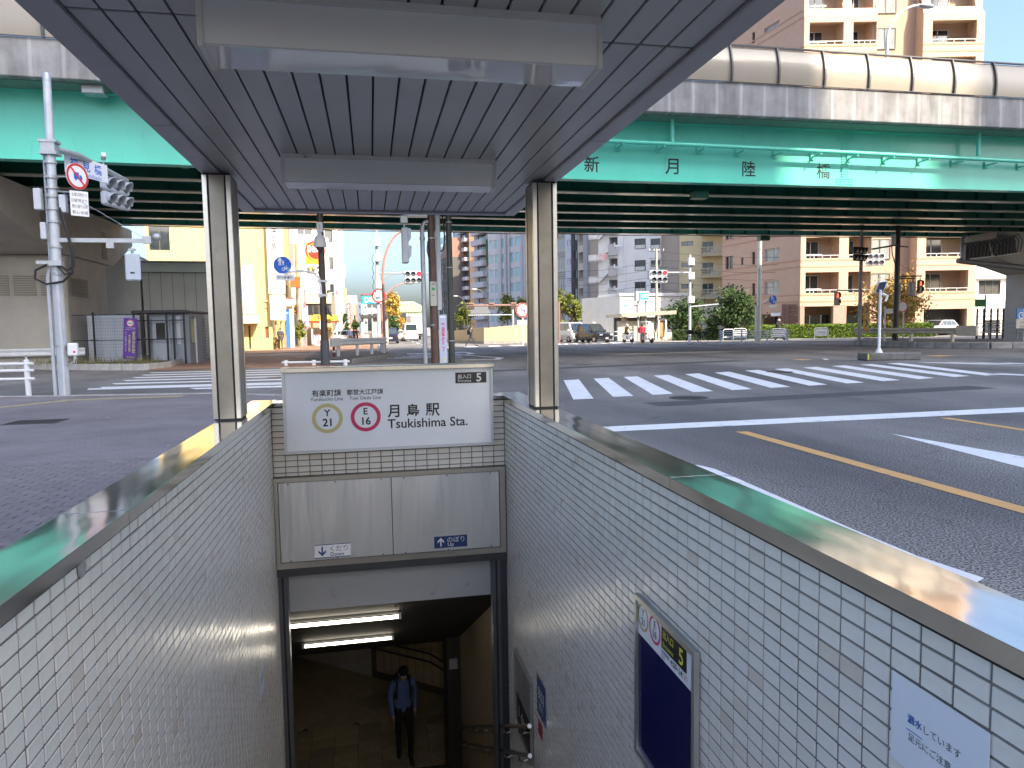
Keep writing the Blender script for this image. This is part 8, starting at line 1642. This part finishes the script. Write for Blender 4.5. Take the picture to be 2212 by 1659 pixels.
p = PG(*zA(760, 1395)); person('person in a long dark coat and white mask on the left pavement', (p.x, p.y, 0.05), math.radians(6), dict(WALK, wril=(-0.05, -0.2, 1.08), elbl=(-0.24, -0.05, 1.12)), cloth('dark_coat', (0.05, 0.05, 0.065)), cloth('coat_trousers', (0.04, 0.04, 0.05)), 1.03, bulk=1.15, extra=lambda t, J: MB().lathe([(0.19, 0.72), (0.19, 0.9), (0.17, 1.05)], (0, 0, 0), 14).build('coat_skirt', cloth('dark_coat', (0.05, 0.05, 0.065)), t, True))
for i, (x, y_, Y_, c) in enumerate(((1770, 1200, 74, (0.06, 0.08, 0.16)), (1820, 1200, 76, (0.03, 0.03, 0.035)), (1860, 1200, 78, (0.12, 0.06, 0.08)))):
    a = PY(*zA(x, 1250), Y_); person(('pedestrian in blue', 'pedestrian in black', 'pedestrian in dull red')[i] + ' far down the left pavement', (a.x, Y_, 0.05), math.radians(170 if i else 10), WALK, cloth('far_%d' % i, c), cloth('black_trousers', (0.018, 0.018, 0.02)), 1.0, mask=False)
RIDE = dict(pelvis=(0, 0.1, 0.95), waist=(0, 0.06, 1.1), chest=(0, -0.03, 1.3), neck=(0, -0.09, 1.46), head=(0, -0.13, 1.55), crown=(0, -0.12, 1.635), shol=(-0.17, -0.05, 1.4), shor=(0.17, -0.05, 1.4), elbl=(-0.24, -0.24, 1.2), elbr=(0.24, -0.24, 1.2), wril=(-0.24, -0.47, 1.08), wrir=(0.24, -0.47, 1.08), hipl=(-0.09, 0.08, 0.92), hipr=(0.09, 0.08, 0.92), knel=(-0.12, -0.3, 0.75), kner=(0.12, -0.26, 0.6), ankl=(-0.11, -0.16, 0.38), ankr=(0.11, -0.08, 0.22), toel=(-0.11, -0.32, 0.34), toer=(0.11, -0.25, 0.17))
rubber = mat('tyre_rubber', (0.018, 0.018, 0.019), rough=0.8); chrome = mat('chrome', (0.6, 0.6, 0.6), rough=0.2, metal=1.0)
def wheel_ring(par, c, r, w, m=None, name='wheel'):
    n = 24; q = MB(); c = Vector(c)
    for k in range(n):
        a0, a1 = 2*math.pi*k/n, 2*math.pi*(k+1)/n
        q.cyl(c + Vector((0, r*math.cos(a0), r*math.sin(a0))), c + Vector((0, r*math.cos(a1), r*math.sin(a1))), w, n=5, cap=False)
    o = q.build(name, m or rubber, par, True); q = MB()
    for k in range(12): a0 = 2*math.pi*k/12; q.cyl(c, c + Vector((0, r*math.cos(a0), r*math.sin(a0))), 0.004, n=3)
    q.build('spokes', chrome, o); return o
def bicycle(label, loc, rz):
    t = thing('bicycle', label, 'bicycle', loc, rz); fr = mat('bike_frame', (0.25, 0.22, 0.2), rough=0.35, metal=0.5)
    wheel_ring(t, (0, -0.55, 0.33), 0.315, 0.018); wheel_ring(t, (0, 0.52, 0.33), 0.315, 0.018)
    q = MB()
    for a, b in (((0, -0.55, 0.33), (0, -0.42, 0.95)), ((0, -0.45, 0.8), (0, -0.02, 0.3)), ((0, 0.14, 0.8), (0, -0.02, 0.3)), ((0, -0.02, 0.3), (0, 0.52, 0.33)), ((0, 0.14, 0.75), (0, 0.52, 0.33)), ((0, -0.42, 0.75), (0, 0.1, 0.45))): q.cyl(a, b, 0.018, n=8)
    q.build('frame', fr, t); MB().tube([(-0.27, -0.36, 1.02), (-0.12, -0.45, 1.03), (0.12, -0.45, 1.03), (0.27, -0.36, 1.02)], 0.014, 6).build('handlebar', chrome, t); MB().bev(-0.1, 0.02, 0.85, 0.1, 0.3, 0.92, 0.03).build('saddle', black, t)
    MB().bev(-0.17, -0.86, 0.72, 0.17, -0.55, 1.0, 0.02).build('front_basket', cloth('basket_black', (0.03, 0.03, 0.03)), t); MB().bev(-0.2, 0.3, 0.78, 0.2, 0.78, 1.12, 0.03).build('rear_box', cloth('box_black', (0.015, 0.015, 0.016)), t); MB().prism([(0.3, 0.7), (0.8, 0.7), (0.82, 0.5), (0.78, 0.66)], 'x', -0.03, 0.03).build('mudguard', fr, t)
    q = MB(); q.cyl((-0.11, -0.1, 0.2), (-0.2, -0.1, 0.2), 0.02, n=6); q.cyl((0.11, 0.05, 0.38), (0.2, 0.05, 0.38), 0.02, n=6); q.cyl((-0.12, -0.02, 0.3), (0.12, -0.02, 0.3), 0.02, n=6); q.build('pedals', black, t); return t
p = PG(*zD(455, 1440)); bx, by = p.x, p.y
bicycle('black bicycle with basket and rear box crossing before the dark hedge', (bx, by, 0), math.radians(78))
person('person in a mustard jacket and cap riding the black bicycle', (bx, by, 0), math.radians(78), RIDE, cloth('mustard', (0.36, 0.27, 0.05)), cloth('black_trousers', (0.018, 0.018, 0.02)), 1.0, extra=lambda t, J: MB().lathe([(0.105, 0.0), (0.1, 0.05), (0.06, 0.09), (0.01, 0.1)], J['head'] + Vector((0, 0.01, 0.06)), 14).build('cap', cloth('cap_beige', (0.5, 0.44, 0.36)), t, True))
def scooter(label, loc, rz, m, screen=False):
    t = thing('scooter', label, 'scooter', loc, rz); wheel = MB().lathe([(0.1, -0.05), (0.22, -0.06), (0.24, -0.03), (0.24, 0.03), (0.22, 0.06), (0.1, 0.05)], (0, 0, 0), 18, 'x').mesh('wheel', rubber, True)
    for y in (-0.62, 0.58): obj('wheel', wheel, t, (0, y, 0.24))
    MB().prism([(-0.66, 0.32), (-0.5, 0.3), (-0.36, 0.28), (0.3, 0.26), (0.72, 0.42), (0.78, 0.72), (0.3, 0.8), (0.1, 0.68), (0.05, 0.4), (-0.34, 0.4), (-0.4, 0.98), (-0.52, 1.0), (-0.64, 0.6)], 'x', -0.16, 0.16).build('body', m, t)
    MB().bev(-0.14, 0.08, 0.79, 0.14, 0.72, 0.88, 0.03).build('seat', black, t); MB().bev(-0.24, -0.58, 0.42, 0.24, -0.52, 0.95, 0.03).build('leg_shield', m, t); MB().tube([(-0.32, -0.36, 1.06), (0, -0.46, 1.08), (0.32, -0.36, 1.06)], 0.018, 6).build('handlebar', black, t); MB().ball((0, -0.6, 0.9), (0.09, 0.06, 0.09), 10, 7).build('headlight', mat('lamp_lens', (0.75, 0.75, 0.72), rough=0.1, coat=0.6), t, True); MB().bev(-0.12, -0.72, 0.38, 0.12, -0.5, 0.46, 0.02).build('mudguard', m, t)
    q = MB(); 
    for s in (-1, 1): q.tube([(s*0.25, -0.4, 1.07), (s*0.33, -0.4, 1.25)], 0.008, 4); q.ball((s*0.34, -0.4, 1.28), (0.05, 0.015, 0.035), 8, 5)
    q.build('mirrors', black, t)
    if screen: q = MB(); q.tube([(0, -0.5, 1.0), (0, -0.45, 1.5), (0, -0.2, 1.8), (0, 0.5, 1.85), (0, 0.75, 1.6), (0, 0.72, 0.8)], 0.02, 6); q.build('roof_frame', white_paint, t); MB().bev(-0.3, -0.2, 1.8, 0.3, 0.55, 1.86, 0.02).build('roof', white_paint, t); MB().bev(-0.3, -0.5, 1.05, 0.3, -0.46, 1.75, 0.01).build('windscreen', mat('screen_pale', (0.5, 0.54, 0.56), rough=0.1, coat=0.5), t); MB().bev(-0.26, 0.5, 0.88, 0.26, 0.95, 1.35, 0.03).build('delivery_box', mat('box_red', (0.45, 0.03, 0.08), rough=0.5), t)
    return t
SIT = dict(RIDE, pelvis=(0, 0.3, 0.92), waist=(0, 0.28, 1.06), chest=(0, 0.22, 1.27), neck=(0, 0.17, 1.43), head=(0, 0.14, 1.53), crown=(0, 0.15, 1.615), shol=(-0.17, 0.2, 1.37), shor=(0.17, 0.2, 1.37), elbl=(-0.27, 0.02, 1.15), elbr=(0.27, 0.02, 1.15), wril=(-0.27, -0.22, 1.08), wrir=(0.27, -0.22, 1.08), hipl=(-0.1, 0.28, 0.9), hipr=(0.1, 0.28, 0.9), knel=(-0.17, -0.12, 0.82), kner=(0.19, -0.08, 0.72), ankl=(-0.15, -0.05, 0.42), ankr=(0.26, 0.05, 0.1), toel=(-0.15, -0.22, 0.36), toer=(0.27, -0.13, 0.04))
def helmet(c):
    def f(t, J): MB().ball(J['head'] + Vector((0, 0.01, 0.04)), (0.125, 0.14, 0.13), 14, 9).build('helmet', c, t, True)
    return f
hel_w = mat('helmet_white', (0.7, 0.7, 0.7), rough=0.2, coat=0.5); hel_b = mat('helmet_black', (0.02, 0.02, 0.02), rough=0.2, coat=0.5)
p = PG(*zC(1125, 1508)); scooter('white scooter waiting beside the taxi', (p.x, p.y, 0), math.radians(14), mat('scooter_white', (0.68, 0.69, 0.70), rough=0.25, coat=0.5)); person('person in black with a pale helmet on the waiting white scooter', (p.x, p.y, 0), math.radians(14), SIT, cloth('rider_black', (0.025, 0.022, 0.022)), cloth('black_trousers', (0.018, 0.018, 0.02)), 1.0, extra=helmet(hel_w))
p = PG(*zC(1350, 1510)); scooter('white roofed delivery scooter with a red box before the metro entrance', (p.x, p.y, 0), math.radians(18), mat('scooter_white', (0.68, 0.69, 0.70)), True); person('person in a red jacket standing astride the roofed delivery scooter', (p.x-0.55, p.y-0.3, 0), math.radians(10), dict(), cloth('rider_red', (0.42, 0.03, 0.07)), cloth('rider_dark', (0.03, 0.028, 0.032)), 1.0, extra=helmet(hel_b))
a = PY(*zC(1222, 1350), 66.6); person('person in black standing behind the metro entrance wall', (a.x, 66.9, 0.06), 0.2, {}, cloth('rider_black', (0.025, 0.022, 0.022)), cloth('black_trousers', (0.018, 0.018, 0.02)), 1.15, mask=True)
a = PY(*zD(1520, 1390), 56.6); scooter('dark parked scooter beside the silver pole', (a.x, 57.0, 0.06), math.radians(10), mat('scooter_dark', (0.03, 0.03, 0.03), rough=0.3, coat=0.4)); person('person in black with a silver helmet behind the parked dark scooter', (a.x, 57.0, 0.06), math.radians(10), SIT, cloth('rider_black2', (0.02, 0.02, 0.022)), cloth('black_trousers', (0.018, 0.018, 0.02)), 1.1, extra=helmet(mat('helmet_silver', (0.6, 0.6, 0.6), rough=0.15, metal=0.6)))
# ================================================================== VEHICLES
carglass = mat('car_glass', (0.03, 0.04, 0.045), rough=0.04, coat=0.8, spec=0.9)
def car(label, loc, rz, body, L=4.4, Wd=1.7, belt=0.98, roof=1.72, hood_y=-1.2, hood_z=0.86, ws_y=-0.55, rb=1.95, rr=2.1, lamp=True, wheel_r=0.31, plate=None, sideglass=True, cat='car', name='car', extra=None, group=None, rearview=False):
    t = thing(name, label, cat, loc, rz, group); f, r = -L/2, L/2; w = Wd/2; gc = 0.22
    def ring_(y, z0, z1, ww, tb=0.06): return [(-ww+tb, y, z0), (-ww, y, z0+0.12), (-ww, y, z1-0.1), (-ww+tb*0.8, y, z1), (ww-tb*0.8, y, z1), (ww, y, z1-0.1), (ww, y, z0+0.12), (ww-tb, y, z0)]
    S_ = [(f, gc+0.1, hood_z-0.22, w*0.86), (f+0.12, gc, hood_z-0.08, w*0.95), (f+0.4, gc, hood_z, w*0.99), (hood_y, gc, belt, w), (0.2, gc, belt+0.01, w), (r-0.5, gc, belt+0.02, w), (r-0.12, gc, belt, w*0.97), (r, gc+0.1, belt-0.06, w*0.92)]
    q = MB(); R_ = [[q._p(p) for p in ring_(*s)] for s in S_]
    for a, b in zip(R_, R_[1:]):
        for k in range(8): q.idx([a[k], b[k], b[(k+1) % 8], a[(k+1) % 8]])
    q.idx(R_[0]); q.idx(R_[-1][::-1]); q.build('body', body, t, True)
    wt = w*0.84; B0 = [(-w*0.96, hood_y, belt-0.02), (w*0.96, hood_y, belt-0.02), (w*0.96, rr, belt-0.02), (-w*0.96, rr, belt-0.02)]; T0 = [(-wt, ws_y, roof-0.05), (wt, ws_y, roof-0.05), (wt, rb, roof-0.06), (-wt, rb, roof-0.06)]
    q = MB(); B_ = [q._p(p) for p in B0]; T_ = [q._p(p) for p in T0]
    for k in range(4): q.idx([B_[k], B_[(k+1) % 4], T_[(k+1) % 4], T_[k]])
    M_ = [q._p((x*0.9, ws_y+0.2 if y == ws_y else rb-0.15, roof)) for x, y, z in T0]
    for k in range(4): q.idx([T_[k], T_[(k+1) % 4], M_[(k+1) % 4], M_[k]])
    q.idx(M_); q.build('cabin', body, t)
    def lerp3(a, b, u): return tuple(a[i]+(b[i]-a[i])*u for i in range(3))
    def pane(a, b, c, d, u0, u1, v0, v1, off, nm):       # a,b bottom; c,d top
        def P(u, v): return Vector(lerp3(lerp3(a, b, u), lerp3(d, c, u), v))
        pts = [P(u0, v0), P(u1, v0), P(u1, v1), P(u0, v1)]; n = (pts[1]-pts[0]).cross(pts[3]-pts[0]).normalized(); n = n if n.dot(Vector(off)) > 0 else -n
        A = [p + n*0.006 for p in pts]; A = A if (A[1]-A[0]).cross(A[3]-A[0]).dot(n) > 0 else A[::-1]
        q = MB(); q.face(A); i = [q._p(p) for p in A]; j = [q._p(p - n*0.02) for p in A]
        for k in range(4): q.idx([i[k], j[k], j[(k+1) % 4], i[(k+1) % 4]])
        return q.build(nm, carglass, t)
    pane(B0[0], B0[1], T0[1], T0[0], 0.05, 0.95, 0.1, 0.95, (0, -1, 0.5), 'windscreen'); pane(B0[2], B0[3], T0[3], T0[2], 0.08, 0.92, 0.2, 0.9, (0, 1, 0.3), 'rear_window')
    if sideglass:
        for u0, u1 in ((0.06, 0.36), (0.38, 0.66), (0.68, 0.93)): pane(B0[1], B0[2], T0[2], T0[1], u0, u1, 0.12, 0.88, (1, 0, 0), 'side_window'); pane(B0[3], B0[0], T0[0], T0[3], 1-u1, 1-u0, 0.12, 0.88, (-1, 0, 0), 'side_window')
    tyre = MB().lathe([(wheel_r*0.62, -0.09), (wheel_r*0.95, -0.1), (wheel_r, -0.06), (wheel_r, 0.06), (wheel_r*0.95, 0.1), (wheel_r*0.62, 0.09)], (0, 0, 0), 22, 'x').mesh('wheel', rubber, True); rim = MB().lathe([(wheel_r*0.6, -0.095), (wheel_r*0.5, -0.102), (wheel_r*0.15, -0.098), (wheel_r*0.15, 0.098), (wheel_r*0.5, 0.102), (wheel_r*0.6, 0.095)], (0, 0, 0), 14, 'x').mesh('rim', mat('rim_silver', (0.45, 0.45, 0.46), rough=0.3, metal=0.8), True)
    for sx_ in (-1, 1):
        for y in (f+0.78, r-0.82): o = obj('wheel', tyre, t, (sx_*(w-0.08), y, wheel_r)); obj('rim', rim, o)
    lm = mat('headlamp', (0.75, 0.77, 0.78), rough=0.08, coat=0.8); 
    for s in (-1, 1):
        MB().bev(min(s*w*0.52, s*w*0.9), f-0.004, hood_z-0.27, max(s*w*0.52, s*w*0.9), f+0.2, hood_z-0.12, 0.03).build('headlight', lm, t); MB().bev(min(s*w*0.78, s*w*0.94), r-0.2, belt-0.3, max(s*w*0.78, s*w*0.94), r+0.006, belt-0.02, 0.02).build('tail_light', mat('tail_red', (0.4, 0.02, 0.02), rough=0.2), t)
        MB().bev(min(s*(w+0.02), s*(w+0.2)), hood_y+0.25, belt+0.02, max(s*(w+0.02), s*(w+0.2)), hood_y+0.36, belt+0.2, 0.03).build('mirror', body, t)
    MB().bev(-w*0.5, f-0.012, hood_z-0.28, w*0.5, f+0.1, hood_z-0.14, 0.02).build('grille', mat('grille_dark', (0.04, 0.04, 0.042), rough=0.3, metal=0.5), t); MB().bev(-w*0.8, f-0.03, gc+0.08, w*0.8, f+0.15, gc+0.26, 0.03).build('bumper', body, t)
    MB().box(-0.17, f-0.045, gc+0.12, 0.17, f-0.031, gc+0.28).build('number_plate', plate or mat('plate_number', (0.7, 0.72, 0.68), rough=0.4), t); MB().box(-0.17, r+0.012, gc+0.3, 0.17, r+0.03, gc+0.46).build('number_plate', plate or mat('plate_number', (0.7, 0.72, 0.68), rough=0.4), t)
    if extra: extra(t, w, f, r)
    return t
cw = mat('car_paint_white', (0.70, 0.70, 0.68), rough=0.2, coat=0.8); cb = mat('car_paint_black', (0.012, 0.013, 0.02), rough=0.12, coat=1.0); cdb = mat('car_paint_navy', (0.015, 0.02, 0.04), rough=0.12, coat=1.0)
p = PG(*zC(805, 1508)); car('black high-roofed taxi waiting at the crossing beside the white van', (p.x-0.2, p.y+2.3, 0), math.radians(22), cb, 4.4, 1.72, 1.0, 1.76, -1.15, 0.92, -0.5, 1.9, 2.12, extra=lambda t, w, f, r: MB().ball((0, -0.4, 1.83), (0.2, 0.12, 0.1), 12, 8).build('roof_lamp', mat('taxi_lamp', (0.75, 0.75, 0.72), rough=0.3), t, True))
p = PG(*zC(500, 1505)); car('white van waiting at the crossing left of the black taxi', (p.x, p.y+2.4, 0), math.radians(16), cw, 4.3, 1.7, 1.08, 1.95, -1.85, 0.98, -1.25, 2.05, 2.13, cat='van', name='van')
p = PG(*zC(310, 1500)); car('dark navy car half hidden behind the right steel post', (p.x-0.3, p.y+3.6, 0), math.radians(14), cdb, 4.5, 1.72, 0.95, 1.52, -1.0, 0.88, -0.3, 1.5, 2.1)
p = PG(*zB(525, 1482)); car('white and orange taxi driving away under the ramp shelter', (p.x, p.y+2.2, 0), math.pi+0.04, mat('car_paint_cream', (0.66, 0.62, 0.55), rough=0.2, coat=0.8), 4.4, 1.7, 0.95, 1.5, -1.0, 0.88, -0.3, 1.5, 2.1, extra=lambda t, w, f, r: MB().box(w+0.001, -1.0, 0.5, w+0.012, r-0.3, 0.85).build('orange_stripe', mat('stripe_orange', (0.7, 0.25, 0.02), rough=0.3), t))
p = PG(*zB(655, 1490)); car('white high-roof van driving away beside the lorry', (p.x, p.y+2.4, 0), math.pi+0.05, cw, 4.8, 1.8, 1.15, 2.3, -2.0, 1.0, -1.4, 2.3, 2.38, cat='van', name='van')
p = PG(*zB(750, 1475)); tk = thing('lorry', 'white box lorry driving away behind the pole cluster', 'lorry', (p.x, p.y+4.0, 0), 0.05)
MB().bev(-1.1, -3, 0.9, 1.1, 3.2, 3.5, 0.04).build('box_body', mat('lorry_box', (0.6, 0.6, 0.6), rough=0.4), tk); MB().bev(-1.0, 3.3, 0.5, 1.0, 5.0, 2.6, 0.1).build('cab', cw, tk); MB().box(-1.05, -2.8, 0.6, 1.05, 5, 0.89).build('chassis', darksteel, tk)
for s in (-1, 1):
    for y in (-1.8, 3.9): MB().lathe([(0.25, -0.12), (0.42, -0.13), (0.42, 0.13), (0.25, 0.12)], (s*0.9, y, 0.42), 16, 'x').build('wheel', rubber, tk, True)
    MB().box(min(s*0.7, s*1.0), -3.03, 0.92, max(s*0.7, s*1.0), -3.001, 1.05).build('tail_light', mat('tail_red', (0.4, 0.02, 0.02)), tk)
p = PG(*zA(1570, 1225)); car('pale parked car at the filling station forecourt', (PY(*zA(1560, 1215), 78).x, 78, 0.05), math.radians(-70), mat('car_paint_silver', (0.5, 0.51, 0.52), rough=0.2, coat=0.8, metal=0.3), 4.2, 1.7, 0.95, 1.5, -1.0, 0.88, -0.3, 1.5, 2.05)
car('silver car parked in the garage bay of the ochre tower', (PY(*zE(1330, 1180), 60.5).x, 60.8, 0.06), math.radians(-75), MATS['car_paint_silver'], 4.4, 1.72, 0.98, 1.55, -1.0, 0.9, -0.3, 1.5, 2.1)
car('dark car parked by the left street kerb', (PY(*zB(410, 1440), 80).x, 80, 0), math.pi, cdb, 4.4, 1.72, 0.98, 1.7, -1.0, 0.9, -0.3, 1.6, 2.1)
flush_people()
flush_texts()
